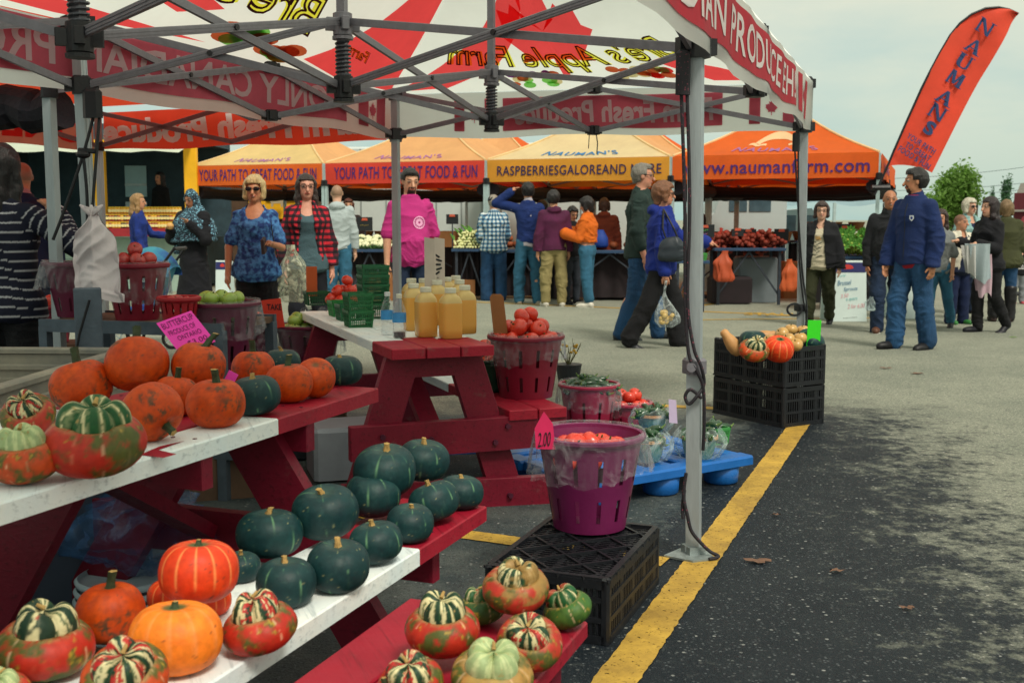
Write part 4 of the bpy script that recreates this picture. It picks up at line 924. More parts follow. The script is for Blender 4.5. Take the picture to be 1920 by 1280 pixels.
# ================================================================ trailers, van, far cars
M_TRW = mat('trailer_white', C(196, 206, 204), .5, .06, 2); M_GLASS = mat('dark_glass', C(70, 92, 104), .15, .3, 4, spec=.8); M_TYRE = mat('tyre_rubber', C(24, 24, 26), .8, .2, 20)
def trailer(x0, x1, d, zt, label, zb=.5):
    a, b_ = KD(x0, 400, d), KD(x1, 400, d+ (x0-x1)*-.0006*d*0); a.z = b_.z = 0; E = thing('box_trailer', label, 'trailer', (0, 0, 0)); dr = (b_-a).normalized(); bk = Vector((-dr.y, dr.x, 0)); L_ = (b_-a).length
    rot = Matrix((dr, bk, Vector((0, 0, 1)))).transposed(); c = (a+b_)/2+bk*1.2
    MB().box(c+Vector((0, 0, (zt+zb)/2)), (L_, 2.4, zt-zb), rot, ch=.05).build('box_body', M_TRW, E)
    m_ = MB()
    for k in range(int(L_/.6)): m_.box(a+dr*(.3+k*.6)-bk*.008+Vector((0, 0, (zt+zb)/2)), (.03, .015, zt-zb-.1), rot)
    m_.box(a+dr*L_/2-bk*.02+Vector((0, 0, zb+.06)), (L_, .04, .12), rot); m_.build('rib', mat('trailer_trim', C(150, 160, 160), .4, .1, 10, metal=.3), E)
    for k in (.25, .36):
        m_ = MB(); q = a+dr*L_*k+bk*.2; m_.tube([q+Vector((0, 0, .36))-bk*.12, q+Vector((0, 0, .36))+bk*.1], .36, 18); m_.build('wheel', M_TYRE, E)
trailer(560, 905, 27, 3.0, 'long white box trailer parked behind the coral red tent'); trailer(915, 1262, 25.5, 3.0, 'long white box trailer parked behind the yellow tent')
def van(x0, x1, d, zt, label, col, name='delivery_van'):
    a, b_ = KD(x0, 400, d), KD(x1, 400, d); a.z = b_.z = 0; L_ = (b_-a).x; E = thing(name, label, 'van' if 'van' in name else 'car', (a.x, d, 0)); prof = [(0, .35), (0, zt*.55), (.10, zt*.62), (.26, zt*.95), (.32, zt), (.96, zt), (1, zt*.93), (1, .35)] if 'van' in name else [(0, .3), (0, .72), (.24, .86), (.38, zt*.97), (.72, zt), (.90, .95), (1, .86), (1, .3)]
    m_ = MB(); m_.prism([(x*L_, z) for x, z in prof], 0, 1.8, fn=lambda x, y, z: (x, z, y)); m_.build('body', mat('paint_'+label[:12].replace(' ', '_'), C(*col), .3, .05, 2, spec=.6), E)
    m_ = MB(); 
    for s0, s1 in ((.28, .50), (.53, .80)): m_.box((L_*(s0+s1)/2, -.006, zt*.76), (L_*(s1-s0), .02, zt*.26))
    m_.build('window', M_GLASS, E)
    for k in (.18, .80): m_ = MB(); m_.tube([(L_*k, -.02, .33), (L_*k, .2, .33)], .33, 18); m_.build('wheel', M_TYRE, E)
van(1325, 1475, 24, 2.3, 'pale grey delivery van parked behind the orange onion table', (190, 204, 206)); van(1425, 1560, 27, 1.55, 'silver car parked beyond the tents behind the olive trousers woman', (176, 188, 190), 'parked_car')
van(1858, 1900, 62, 1.7, 'small white car far away in front of the red barn', (206, 212, 210), 'parked_car')
# grey-blue far awning behind the right-hand tent
E = thing('far_awning', 'pale blue awning of a far stall behind the orange tents', 'awning'); a, b_ = KD(1440, 380, 25), KD(1690, 380, 25)
m_ = MB(); m_.grid(lambda s, t: Vector((a.x+(b_.x-a.x)*s, 25+2.4*t, 1.62+.45*t-.05*math.sin(s*12))), 16, 6); m_.build('awning_cloth', mat('pale_blue_cloth', C(150, 178, 190), .7, .08, 3, transl=.3), E, smooth=True)
for s in (0, .5, 1): MB().bar((a.x+(b_.x-a.x)*s, 25, 0), (a.x+(b_.x-a.x)*s, 25, 1.65), .06, .06).build('leg', M_LEGW, E)
# ================================================================ yellow food stall with jars at the far left
M_YW = mat('yellow_panel', C(238, 178, 28), .5, .1, 4); M_DKIN = mat('dark_interior', C(58, 80, 90), .9, .3, 3); M_REDSTEP = mat('red_shelf', C(150, 36, 44), .6, .15, 10)
dS = 20.3; a, b_ = KD(-60, 400, dS), KD(366, 400, dS); zS0 = 1.02
st = thing('food_stall', 'yellow and white food stall with dark serving hatch and red jar shelves', 'stall')
xa, xb = a.x, b_.x
m_ = MB(); m_.box(((xa+xb)/2, dS+2.6, 1.6), (xb-xa, .1, 3.2)); m_.box((xa, dS+1.3, 1.6), (.1, 2.6, 3.2)); m_.box(((xa+xb)/2, dS+1.3, 2.72), (xb-xa, 2.5, .08)); m_.box(((xa+xb)/2, dS+1.3, .5), (xb-xa-.2, 2.4, .9)); m_.build('interior_wall', M_DKIN, st)
for px0, px1 in ((172, 200), (348, 372)): p, q = KD(px0, 400, dS), KD(px1, 400, dS); MB().box(((p.x+q.x)/2, dS+.02, 1.35), (q.x-p.x, .12, 2.7), ch=.01).build('corner_panel', M_YW, st)
m_ = MB(); m_.box(((xa+xb)/2, dS-.08, .5), (xb-xa-.3, .06, 1.0)); m_.box(((xa+xb)/2, dS-.22, 1.0), (xb-xa-.3, .5, .05)); m_.build('counter', mat('counter_green_grey', C(150, 172, 160), .6, .12, 5), st)
m_ = MB(); m_.grid(lambda s, t: Vector((xa+(xb-xa)*s, dS-.9*t, 2.66-.22*t+.015*math.sin(s*30))), 20, 4); m_.build('awning', mat('white_awning', C(214, 224, 206), .6, .06, 3, transl=.3), st, smooth=True)
q0, q1 = KD(236, 400, dS+2.5), KD(276, 400, dS+2.5); m_ = MB(); m_.box(((q0.x+q1.x)/2, dS+2.53, 2.05), (q1.x-q0.x, .02, .62)); m_.build('back_window', mat('window_daylight', C(160, 206, 214), .3, .1, 3, spec=.6), st)
m_ = MB(); m_.box(((q0.x+q1.x)/2, dS+2.51, 1.98), (q1.x-q0.x, .02, .05)); m_.box(((q0.x+q1.x)/2, dS+2.51, 1.58), (q1.x-q0.x, .02, .12)); m_.build('window_bar', M_LEGW, st)
sv0, sv1 = KD(205, 400, dS), KD(345, 400, dS)
for k in range(3): MB().box(((sv0.x+sv1.x)/2, dS-.40+.16*k, 1.06+.13*k), (sv1.x-sv0.x, .17, .14)).build('shelf', M_REDSTEP, st)
M_JAR = [mat('jar_amber', C(214, 158, 40), .25, .2, 9, spec=.7), mat('jar_red', C(150, 50, 30), .25, .2, 9, spec=.7), mat('jar_dark', C(70, 46, 34), .25, .2, 9, spec=.7)]; M_LABEL = mat('jar_label', C(228, 214, 150), .7, .2, 30); M_LIDG = mat('jar_lid_gold', C(216, 180, 60), .4, .1, 9, metal=.4)
jp = []
for c_ in range(3):
    j = MB().lathe([(.026, 0), (.036, .006), (.037, .085), (.028, .098)], 12).build('jar', M_JAR[c_], None, smooth=True); tag(j, 'glass jar of %s preserve on the stall shelf' % ('amber', 'red', 'dark')[c_], 'jar', 'jars on the red shelves'); 
    MB().lathe([(.031, .096), (.033, .1), (.033, .118), (.03, .12)], 12).build('lid', M_LIDG, j); MB().lathe([(.0385, .025), (.0385, .07)], 12, caps=False).build('label', M_LABEL, j); jp.append([j, False])
nj = 0
for k in range(3):
    for i in range(24):
        x = sv0.x+.05+(sv1.x-sv0.x-.1)*i/23; c_ = (random.choice((0, 1, 2)) if k < 2 else 0); loc = (x, dS-.42+.16*k+random.uniform(-.01, .01), 1.132+.13*k)
        if not jp[c_][1]: jp[c_][0].location = loc; jp[c_][1] = True
        else: dup(jp[c_][0], loc)
# wooden cow boards and a dark menu board behind the leftmost orange tent
M_BRN = mat('brown_board', C(86, 66, 50), .8, .2, 6)
E = thing('shop_trailer', 'brown and yellow shop trailer behind the orange tent beside the stall', 'trailer'); p, q = KD(385, 400, 24.5), KD(600, 400, 24.5)
MB().box(((p.x+q.x)/2, 25.5, 1.35), (q.x-p.x, 1.9, 2.7), ch=.03).build('wall', M_BRN, E); MB().box(((p.x+q.x)/2+.35, 24.52, 1.75), (1.3, .06, .9)).build('yellow_panel', M_YW, E); MB().box(((p.x+q.x)/2+.45, 24.47, 1.9), (.7, .05, .42)).build('menu_board', M_DKCLOTH, E)
COW = [(0, .55), (.06, .75), (.12, .62), (.2, .66), (.55, .62), (.85, .66), (1, .58), (.98, .3), (.92, .3), (.90, .0), (.80, 0), (.78, .25), (.35, .24), (.32, 0), (.22, 0), (.2, .3), (.14, .42), (.04, .40)]
for px_, py in ((402, 372), (516, 378)):
    o = KD(px_-14, py+10, 24.3); MB().prism([(x*.36, z*.30) for x, z in COW], 0, .02, fn=lambda x, y, z: (o.x+x, o.y-z, o.z+y)).build('cow_cutout', mat('cut_wood', C(176, 160, 130), .7, .15, 8), E)
# ================================================================ trees, barn, poles at the right
def foliage(name, c, rx, ry, rz, n, size, m, parent, seed, clumps=26):
    r = np.random.default_rng(seed); cl = r.normal(size=(clumps, 3)); cl /= np.linalg.norm(cl, axis=1)[:, None]; cl *= (r.random((clumps, 1))**.45)*.82; cs = .24+.26*r.random(clumps)
    k = r.integers(0, clumps, n); p = cl[k]+r.normal(size=(n, 3))*cs[k][:, None]*.52; p = p*np.array([rx, ry, rz])
    a = r.normal(size=(n, 3)); a /= np.linalg.norm(a, axis=1)[:, None]; b = np.cross(a, r.normal(size=(n, 3))); b /= np.linalg.norm(b, axis=1)[:, None]; s = size*(.6+.8*r.random((n, 1)))
    V = np.stack([p-a*s, p+b*s*.5, p+a*s, p-b*s*.5], 1).reshape(-1, 3)+np.array(c); F_ = np.arange(4*n).reshape(-1, 4)
    me = bpy.data.meshes.new(name); me.from_pydata(V.tolist(), [], F_.tolist()); me.materials.append(m); me.update(); return link(name, me, parent)
M_LF = mat('leaf_green', C(112, 150, 66), .6, .45, 1.2, transl=.45); M_LF2 = mat('leaf_dark', C(78, 116, 82), .6, .4, 2, transl=.3); M_BARK = mat('bark', C(74, 64, 54), .9, .3, 8, .4, 30)
def tree(label, px_, ytop, d, wpx, n, m, kindn='tree', slim=False, size=.10):
    c = KD(px_, ytop, d); hgt = c.z; wd = wpx/PXM(d)/2; E = thing(kindn, label, 'tree', (c.x, d, 0)); cz = hgt*(.58 if not slim else .54); rz = hgt*(.42 if not slim else .46)
    m_ = MB(); m_.tube([(0, 0, 0), (.03, 0, hgt*.3), (0, .02, hgt*.55), (.03, 0, hgt*.85)], [wd*.09, wd*.075, wd*.05, wd*.015], 8)
    for k in range(7): a = k*2.4; z = hgt*(.3+.07*k); m_.tube([(0, 0, z), (wd*.35*math.cos(a), wd*.35*math.sin(a), z+hgt*.1), (wd*.7*math.cos(a), wd*.7*math.sin(a), z+hgt*.18)], [wd*.04, wd*.025, wd*.008], 6)
    m_.build('trunk', M_BARK, E); foliage('crown', (0, 0, cz), wd*1.05, wd*1.05, rz*1.02, n, size, m, E, int(px_), 30 if not slim else 16)
tree('broad green tree beyond the market right of the flag', 1790, 318, 70, 90, 9000, M_LF, size=.13); tree('lower part bushy green tree right behind the navy jacket man', 1752, 362, 75, 44, 3500, M_LF, size=.13)
tree('small slim poplar between the tree and the barn', 1862, 357, 105, 15, 1500, M_LF2, 'poplar_tree', True, .13); tree('taller slim poplar beside the barn roof', 1887, 334, 105, 22, 2600, M_LF2, 'poplar_tree', True, .13); tree('low hedge like shrub far behind the market crowd', 1826, 405, 80, 70, 2600, M_LF2, 'shrub', False, .13)
E = thing('barn', 'dark red barn with grey roof at the right edge', 'barn'); c = KD(1894, 410, 62); M_BARN = mat('barn_red', C(92, 34, 44), .85, .2, 3, stretch=(8, 8, .6)); W_ = 6.0
E.location = (c.x, 62, 0); E.rotation_euler = (0, 0, R(-25.5)); MB().box((.15+W_/2, 4, 1.35), (W_, 8, 2.7)).build('wall', M_BARN, E); z1_, z2_ = KD(0, 397, 62).z, KD(0, 357, 62).z
m_ = MB(); m_.add([(-.05, -.3, z1_), (W_+.3, -.3, z1_), (W_+.3, 4, z2_+.5), (.35, 4, z2_+.5), (-.05, 8.3, z1_), (W_+.3, 8.3, z1_)], [(0, 1, 2, 3), (3, 2, 5, 4), (0, 3, 4), (1, 5, 2)]); m_.build('roof', mat('barn_roof', C(116, 112, 106), .9, .15, 4), E)
MB().box((.52, -.03, 1.0), (.42, .05, .4)).build('sign', M_WHITEFAB, E)
E = thing('utility_pole', 'far wooden utility pole with crossarm left of the poplars', 'pole'); c = KD(1833, 352, 90); MB().tube([(c.x, 90, 0), (c.x, 90, c.z)], .11, 8).build('post', M_BARK, E); MB().box((c.x, 90, c.z-.25), (1.0, .1, .1)).build('crossarm', M_BARK, E)
for i, (y0, y1) in enumerate(((330, 308), (352, 340), (365, 352))):
    a, b_ = KD(1650, y0+6, 90), KD(2000, y1-6, 90); MB().tube([a+(b_-a)*k/10-Vector((0, 0, .25*math.sin(math.pi*k/10))) for k in range(11)], .018, 4).build('power_line', mat('wire', C(70, 82, 88), .7), None); tag(COL.objects[-1], ('topmost', 'middle', 'lowest')[i]+' power line across the sky at the right', 'power line')
# far ground fringe: low dark treeline seen in the gaps
# ================================================================ tables and produce under the tents
M_TBL = mat('table_blue_cloth', C(40, 66, 96), .8, .2, 8); M_TLEG = mat('table_leg', C(60, 66, 76), .5, .2, 20, metal=.4); M_CHALK = mat('chalk_board', C(28, 32, 36), .8, .25, 8); M_BRNBOX = mat('cardboard', C(150, 100, 60), .85, .12, 7)
def ptable(x0, x1, d, z, label, dp=.75, skirt=None, y=None):
    a, b_ = KD(x0, 450, d), KD(x1, 450, d); E = thing('folding_table', label, 'table'); cx = (a.x+b_.x)/2; L_ = b_.x-a.x
    MB().box((cx, d+dp/2, z-.02), (L_, dp, .04), ch=.008).build('tabletop', M_TBL, E)
    for sx in (-1, 1):
        for sy in (.1, .9): MB().bar((cx+sx*(L_/2-.08), d+dp*sy, 0), (cx+sx*(L_/2-.08), d+dp*sy, z-.04), .04, .04).build('leg', M_TLEG, E)
    MB().bar((cx-L_/2+.08, d+.1, .15), (cx, d+.1, z-.06), .025, .025).bar((cx+L_/2-.08, d+.1, .15), (cx, d+.1, z-.06), .025, .025).build('brace', M_TLEG, E)
    if skirt: m_ = MB(); m_.grid(lambda s, t: Vector((cx-L_/2+L_*s, d+dp*.35+.03*math.sin(s*40), .05+(z-.1)*t)), 40, 2); m_.build('skirt', skirt, E, smooth=True)
    return a.x, b_.x
dkskirt = mat('dark_skirt', C(38, 30, 34), .9, .3, 6)
def sph(name, r, m, n=12, k=8, sq=1.0, dim=.0):
    b_ = MB(); pr_ = [(max(.001, r*math.sin(math.pi*i/k)), -r*sq*math.cos(math.pi*i/k)-(dim*r*math.exp(-(math.sin(math.pi*i/k)/.35)**2) if i > k/2 else 0)) for i in range(k+1)]
    return b_.lathe(pr_, n, fr=None).build(name, m, None, smooth=True)
PROTO = {}
def once(key, mk):
    """first call builds the prototype and uses it, later calls copy it"""
    def place(loc, rot=(0, 0, 0), scale=1.0, label=None):
        if key not in PROTO: o = mk(); PROTO[key] = o; o.location = loc; o.rotation_euler = rot; o.scale = (scale,)*3; 
        else: o = dup(PROTO[key], loc, rot, scale)
        if label: o['label'] = label
        return o
    return place
# cauliflower
x0, x1 = ptable(646, 735, 17.6, .82, 'blue topped table of cauliflower left of the pink shirt man', skirt=dkskirt)
def mk_cauli():
    rr = np.random.default_rng(5); b_ = MB()
    for k in range(26): v = rr.normal(size=3); v /= np.linalg.norm(v); v[2] = abs(v[2]); b_.ell(v*np.array([.06, .06, .05])+np.array([0, 0, .06]), (.03, .03, .028), 8, 6)
    o = b_.build('cauliflower', mat('cauli_white', C(222, 222, 184), .8, .12, 30, .4, 120), None, smooth=True); tag(o, 'white cauliflower head in the row on the table left of the pink shirt', 'cauliflower', 'cauliflower heads on the table')
    l = MB()
    for k in range(9): a = k*.7; l.add([(.03*math.cos(a), .03*math.sin(a), 0), (.10*math.cos(a+.25), .10*math.sin(a+.25), .05), (.095*math.cos(a), .095*math.sin(a), .085), (.10*math.cos(a-.25), .10*math.sin(a-.25), .05)], [(0, 1, 2, 3)])
    l.build('leaves', mat('cauli_leaf', C(110, 150, 80), .6, .25, 12), o); return o
pc = once('cauli', mk_cauli)
for r_ in range(3):
    for i in range(6): pc((x0+.08+i*(x1-x0-.14)/5+random.uniform(-.02, .02), 17.72+r_*.17, .82+.05*r_), (0, 0, random.uniform(0, 6)), random.uniform(.8, 1.0))
# leeks
x0, x1 = ptable(846, 912, 17.9, .82, 'blue topped table of leeks beside the white tent leg', skirt=dkskirt)
def mk_leek():
    b_ = MB().tube([(0, 0, 0), (0, .12, 0), (0, .2, 0)], [.018, .017, .018], 8); o = b_.build('leek', mat('leek_white', C(214, 216, 160), .6, .12, 20), None, smooth=True); tag(o, 'leek with white shaft and green top in the pile by the tent leg', 'leek', 'leeks piled on the table')
    MB().tube([(0, .2, 0), (.005, .3, .02), (0, .42, .03)], [.018, .03, .012], 6, flat=.4).tube([(0, .2, 0), (-.03, .3, .05), (-.05, .40, .06)], [.014, .024, .006], 6, flat=.4).build('leaves', mat('leek_green', C(96, 150, 64), .6, .25, 10), o, smooth=True); return o
pl_ = once('leek', mk_leek)
for r_ in range(6):
    for i in range(11-r_): pl_((x0+.04+(i+r_*.5)*(x1-x0-.06)/10, 17.92+r_*.05+random.uniform(-.02, .02), .845+r_*.045), (random.uniform(.0, .25), 0, random.uniform(-.5, .3)), random.uniform(.9, 1.1))
# dark centre tables with potatoes, squash and red peppers
x0, x1 = ptable(915, 1030, 18.0, .80, 'dark table in front of the plaid shirt man', skirt=dkskirt); 
x2, x3 = ptable(1040, 1250, 17.6, .80, 'dark table behind the orange jumper woman', skirt=dkskirt)
def mk_sq():
    o = sph('winter_squash', .085, mat('squash_mixed', C(140, 72, 40), .6, .3, 9), 14, 9, .8, .3); MB().tube([(0, 0, .05), (0, .01, .09)], [.014, .01], 6).build('stem', M_BARK, o); return tag(o, 'small winter squash on the tables under the yellow tent', 'squash', 'squash under the yellow tent')
ps = once('wsq', mk_sq)
for i in range(34): ps((random.uniform(x0, x3), 18.1+random.uniform(0, .5), .88+random.choice((0, 0, .1))), (0, 0, random.uniform(0, 6)), random.uniform(.7, 1.1))
# chalk boards on stakes
def chalk(px_, py, d, w_, h_, label, z=None, lines=()):
    c = KD(px_, py, d); E = thing('price_board', label, 'sign', (c.x, c.y, 0)); MB().box((0, 0, c.z), (w_, .02, h_), ch=.003).build('board', M_CHALK, E); MB().bar((0, .02, .75), (0, .02, c.z), .02, .02).build('stake', M_TLEG, E)
    m_ = MB(); m_.prism([(-.05, 0), (.05, 0), (.04, .04), (-.04, .04)], 0, .004, fn=lambda x, y, z_: (x, -.016-z_, c.z+h_*.25+y)); m_.build('emblem', mat('emblem_rust', C(190, 84, 60), .7), E)
    for k, (c_, yy, ww) in enumerate(lines):
        m_ = MB(); rr_ = random.Random(px_+k)
        for i in range(int(ww/.03)): x = -ww/2+i*.03; m_.bar((x, -.014, c.z+yy+rr_.uniform(-.01, .01)), (x+.02, -.014, c.z+yy+rr_.uniform(-.015, .015)), .004, .008)
        m_.build('chalk_writing', mat('chalk_%d_%d_%d' % c_, C(*c_), .9), E)
chalk(848, 411, 18.6, .20, .16, 'small black price board above the leek crates'); chalk(684, 420, 18.2, .25, .22, 'black price board behind the cauliflower', lines=(((150, 130, 60), -.02, .15),))
chalk(1322, 433, 16.9, .28, .19, 'black price board with green and pink chalk beside the pole', lines=(((90, 170, 90), .01, .14), ((90, 120, 190), -.05, .08), ((190, 70, 130), -.05, .1)))
chalk(1583, 436, 17.2, .26, .26, 'dark price board with orange emblem above the sprouts', lines=(((90, 120, 190), .0, .14), ((80, 170, 90), -.06, .1), ((190, 70, 130), -.06, .06)))
chalk(1403, 440, 17.3, .24, .17, 'dark price board over the red onion bags'); chalk(1465, 440, 17.4, .22, .18, 'dark price board right of the onion bags'); chalk(1383, 436, 17.0, .18, .11, 'small green price board left of the onion bags')
# onions in red net bags
x0, x1 = ptable(1340, 1475, 16.9, .86, 'black table heaped with red net onion bags', skirt=None)
def mk_bag():
    b_ = MB(); rr = np.random.default_rng(8)
    for k in range(22): v = rr.normal(size=3)*np.array([.07, .055, .06]); b_.ell(v+np.array([0, 0, .08]), (.042, .042, .038), 8, 6)
    o = b_.build('onion_bag', mat('red_net_onions', C(124, 44, 28), .65, .4, 40, .3, 90), None, smooth=True); MB().tube([(0, 0, .14), (.01, 0, .2), (.03, 0, .23)], [.04, .015, .03], 8).build('tied_neck', mat('red_net', C(170, 50, 36), .8), o, smooth=True); return tag(o, 'red net bag of onions on the black table under the orange tent', 'onion bag', 'onion bags on the table')
pb = once('onionbag', mk_bag)
for i in range(13): pb((x0+.1+(x1-x0-.2)*i/12, 17.15+.2*(i % 2), .86+.04*(i % 3 == 1)), (random.uniform(-.3, .3), random.uniform(-.3, .3), random.uniform(0, 6)), random.uniform(.85, 1.15))
# brussels sprout stalks
x0, x1 = ptable(1558, 1664, 15.7, .78, 'blue topped table of brussels sprouts behind the white sandwich board')
def mk_spr():
    b_ = MB(); rr = random.Random(4)
    for k in range(46): a = k*2.4; z = .03+.3*k/46; b_.ell((.032*math.cos(a), .032*math.sin(a), z), (.019, .019, .019), 7, 5)
    b_.tube([(0, 0, 0), (0, 0, .36)], .018, 6)
    o = b_.build('sprout_stalk', mat('sprout_green', C(150, 170, 76), .6, .35, 25), None, smooth=True); l = MB()
    for k in range(8): a = k*.8; l.add([(0, 0, .33), (.05*math.cos(a+.4), .05*math.sin(a+.4), .38), (.085*math.cos(a), .085*math.sin(a), .40), (.05*math.cos(a-.4), .05*math.sin(a-.4), .38)], [(0, 1, 2, 3)])
    l.build('leaves', mat('sprout_leaf', C(86, 140, 56), .6, .3, 12), o); return tag(o, 'stalk of brussels sprouts stacked on the table behind the sandwich board', 'sprout stalk', 'brussels sprout stalks')
pk_ = once('spr', mk_spr)
for r_ in range(4):
    for i in range(12): pk_((x0+.04+(x1-x0-.06)*i/11, 15.95+.09*r_, .82+.055*r_), (1.25+random.uniform(-.15, .1), 0, random.uniform(-.25, .25)), random.uniform(.85, 1.05))
# ================================================================ picnic tables
def painted(name, c, c2, ang=-.36, scuff=(120, 96, 92)):
    m, t, b = _new(name); tcn = N(t, 'ShaderNodeTexCoord'); mp_ = N(t, 'ShaderNodeMapping'); mp_.inputs['Rotation'].default_value = (0, 0, ang); t.links.new(tcn.outputs['Object'], mp_.inputs[0]); m2_ = N(t, 'ShaderNodeMapping'); m2_.inputs['Scale'].default_value = (26, 1.6, 26); t.links.new(mp_.outputs[0], m2_.inputs[0])
    def ns(src, sc, de, ro=.6): n = N(t, 'ShaderNodeTexNoise'); n.inputs['Scale'].default_value = sc; n.inputs['Detail'].default_value = de; n.inputs['Roughness'].default_value = ro; t.links.new(src, n.inputs[0]); return n.outputs[0]
    def rg(src, a, b2): n = N(t, 'ShaderNodeMapRange'); n.inputs[1].default_value = a; n.inputs[2].default_value = b2; t.links.new(src, n.inputs[0]); return n.outputs[0]
    def mx(f, a, b2):
        n = N(t, 'ShaderNodeMix', data_type='RGBA'); t.links.new(f, n.inputs[0])
        for i_, q_ in ((6, a), (7, b2)):
            if isinstance(q_, tuple): n.inputs[i_].default_value = q_
            else: t.links.new(q_, n.inputs[i_])
        return n.outputs[2]
    grain = ns(m2_.outputs[0], 3, 4); blot = ns(tcn.outputs['Object'], 5, 5); chip = ns(tcn.outputs['Object'], 38, 6, .75); dirt = ns(tcn.outputs['Object'], 9, 7, .7)
    col = mx(rg(blot, .3, .7), C(*c), C(*c2)); dk = tuple(x*.62 for x in C(*c)[:3])+(1,); col = mx(rg(grain, .55, .75), col, dk); col = mx(rg(dirt, .60, .74), col, tuple(.55*x+.45*y for x, y in zip(C(*c), C(*scuff))))
    col = mx(rg(chip, .73, .75), col, C(*scuff)); t.links.new(col, b.inputs['Base Color']); b.inputs['Specular IOR Level'].default_value = .35
    t.links.new(rg(dirt, -.4, 1.3), b.inputs['Roughness']); bp = N(t, 'ShaderNodeBump'); bp.inputs['Strength'].default_value = .35; bp.inputs['Distance'].default_value = .004; t.links.new(grain, bp.inputs['Height']); t.links.new(bp.outputs[0], b.inputs['Normal']); return m
M_TRED = painted('table_red', (140, 12, 38), (164, 22, 46)); M_TRED2 = painted('table_frame_red', (104, 8, 34), (126, 14, 42)); M_TWHT = painted('table_white', (220, 234, 238), (238, 240, 234), scuff=(130, 124, 116)); M_BOLT = mat('bolt', C(90, 40, 60), .4, .2, 30, metal=.5)
def frame3(o, ax, wx): return lambda a, b_, z: Vector((o.x+ax.x*a+wx.x*b_, o.y+ax.y*a+wx.y*b_, z))
def rot_of(ax, wx): return Matrix(((ax.x, wx.x, 0), (ax.y, wx.y, 0), (0, 0, 1)))
def plank(nm, fn, rot, a0, a1, b0, b1, z, th, parent, split=None):
    """board from a0 to a1 along the table; split = where white paint gives way to red"""
    m_ = MB(); cb = (b0+b1)/2; w_ = b1-b0-.006
    if split is None: m_.box(fn((a0+a1)/2, cb, z-th/2), (a1-a0, w_, th), rot, 0, ch=.004)
    else:
        m_.box(fn((a0+split)/2, cb, z-th/2), (split-a0, w_, th), rot, 0, ch=.004); m_.box(fn((split+a1)/2, cb, z-th/2), (a1-split, w_, th), rot, 1, ch=.004)
    return m_.build(nm, [M_TRED, M_TWHT], parent)
uA = Vector((-.352, -.936, 0)); wA = Vector((-.936, .352, 0))     # towards the camera, and away to the left
cA = K(712, 727, .75); cAb = K(915, 948, .44)
TA = thing('picnic_table', 'red picnic table with white planks carrying the orange pumpkins and dark green squash', 'picnic table'); fA = frame3(cA, uA, wA); rA = rot_of(uA, wA); LA = 2.25
for i in range(5): plank('top_plank', fA, rA, 0, LA, i*.145, (i+1)*.145, .75, .045, TA, .60+(.0, .28, .05, .3, .1)[i])
fB_ = frame3(cAb, uA, wA)
for i in range(2): plank('bench_plank', fB_, rA, 0, LA+.2, i*.145, (i+1)*.145, .44, .045, TA, .47)
bw = (cAb-cA).dot(-wA)           # how far the bench edge stands out
for i in range(2): plank('bench_plank', fA, rA, .1, LA, .145*5+.18+i*.145, .145*6+.18+i*.145, .44, .045, TA, .5)
for a in (.42, .92, LA-.25):
    m_ = MB(); m_.box(fA(a, .36, .665), (.045, .70, .085), rA, 0, ch=.003); m_.build('top_cleat', M_TRED2, TA)
    if a != .92: MB().box(fA(a, .36, .345), (.045, 2*bw+.60, .14), rA, 0, ch=.003).build('bench_beam', M_TRED2, TA)
    for sgn in ((-1, 1) if a != .92 else (1,)):
        m_ = MB(); m_.bar(fA(a+.047, .30+sgn*.09, .70), fA(a+.047, .30+sgn*.56, .0), .045, .165, up=tuple(uA.cross(Vector((0, 0, 1)))), ch=.003)
        m_.build('leg', M_TRED2, TA)
m_ = MB(); m_.bar(fA(.47, .36, .36), fA(1.0, .36, .68), .09, .04).bar(fA(LA-.47, .36, .36), fA(LA-1.0, .36, .68), .09, .04); m_.build('diagonal_brace', M_TRED2, TA)
m_ = MB()
for a in (.39,):
    for b_ in (-bw+.1, -.02, .22, .5): m_.tube([fA(a-.005, b_, .345), fA(a-.02, b_, .345)], .012, 8)
m_.build('bolt', M_BOLT, TA)
m_ = MB()
for a in (.42, .92, 1.6):
    for b_ in [i*.145+o_ for i in range(5) for o_ in (.04, .105)]: m_.lathe([(.006, 0), (.006, .0012)], 8, fA(a+random.uniform(-.01, .01), b_, .7502))
    for b_ in (.04, .105, .185, .25): m_.lathe([(.006, 0), (.006, .0012)], 8, fB_(a-.1, b_, .4402))
m_.build('screw', M_BOLT, TA)
m_ = MB(); pq_ = [K(x, y, .7512) for x, y in ((262, 852), (300, 836), (346, 826), (297, 843), (331, 851), (306, 858))]; m_.add(pq_, [(0, 1, 3), (1, 2, 3), (0, 3, 4), (0, 4, 5)]); m_.build('painted_patch', M_TRED, TA)
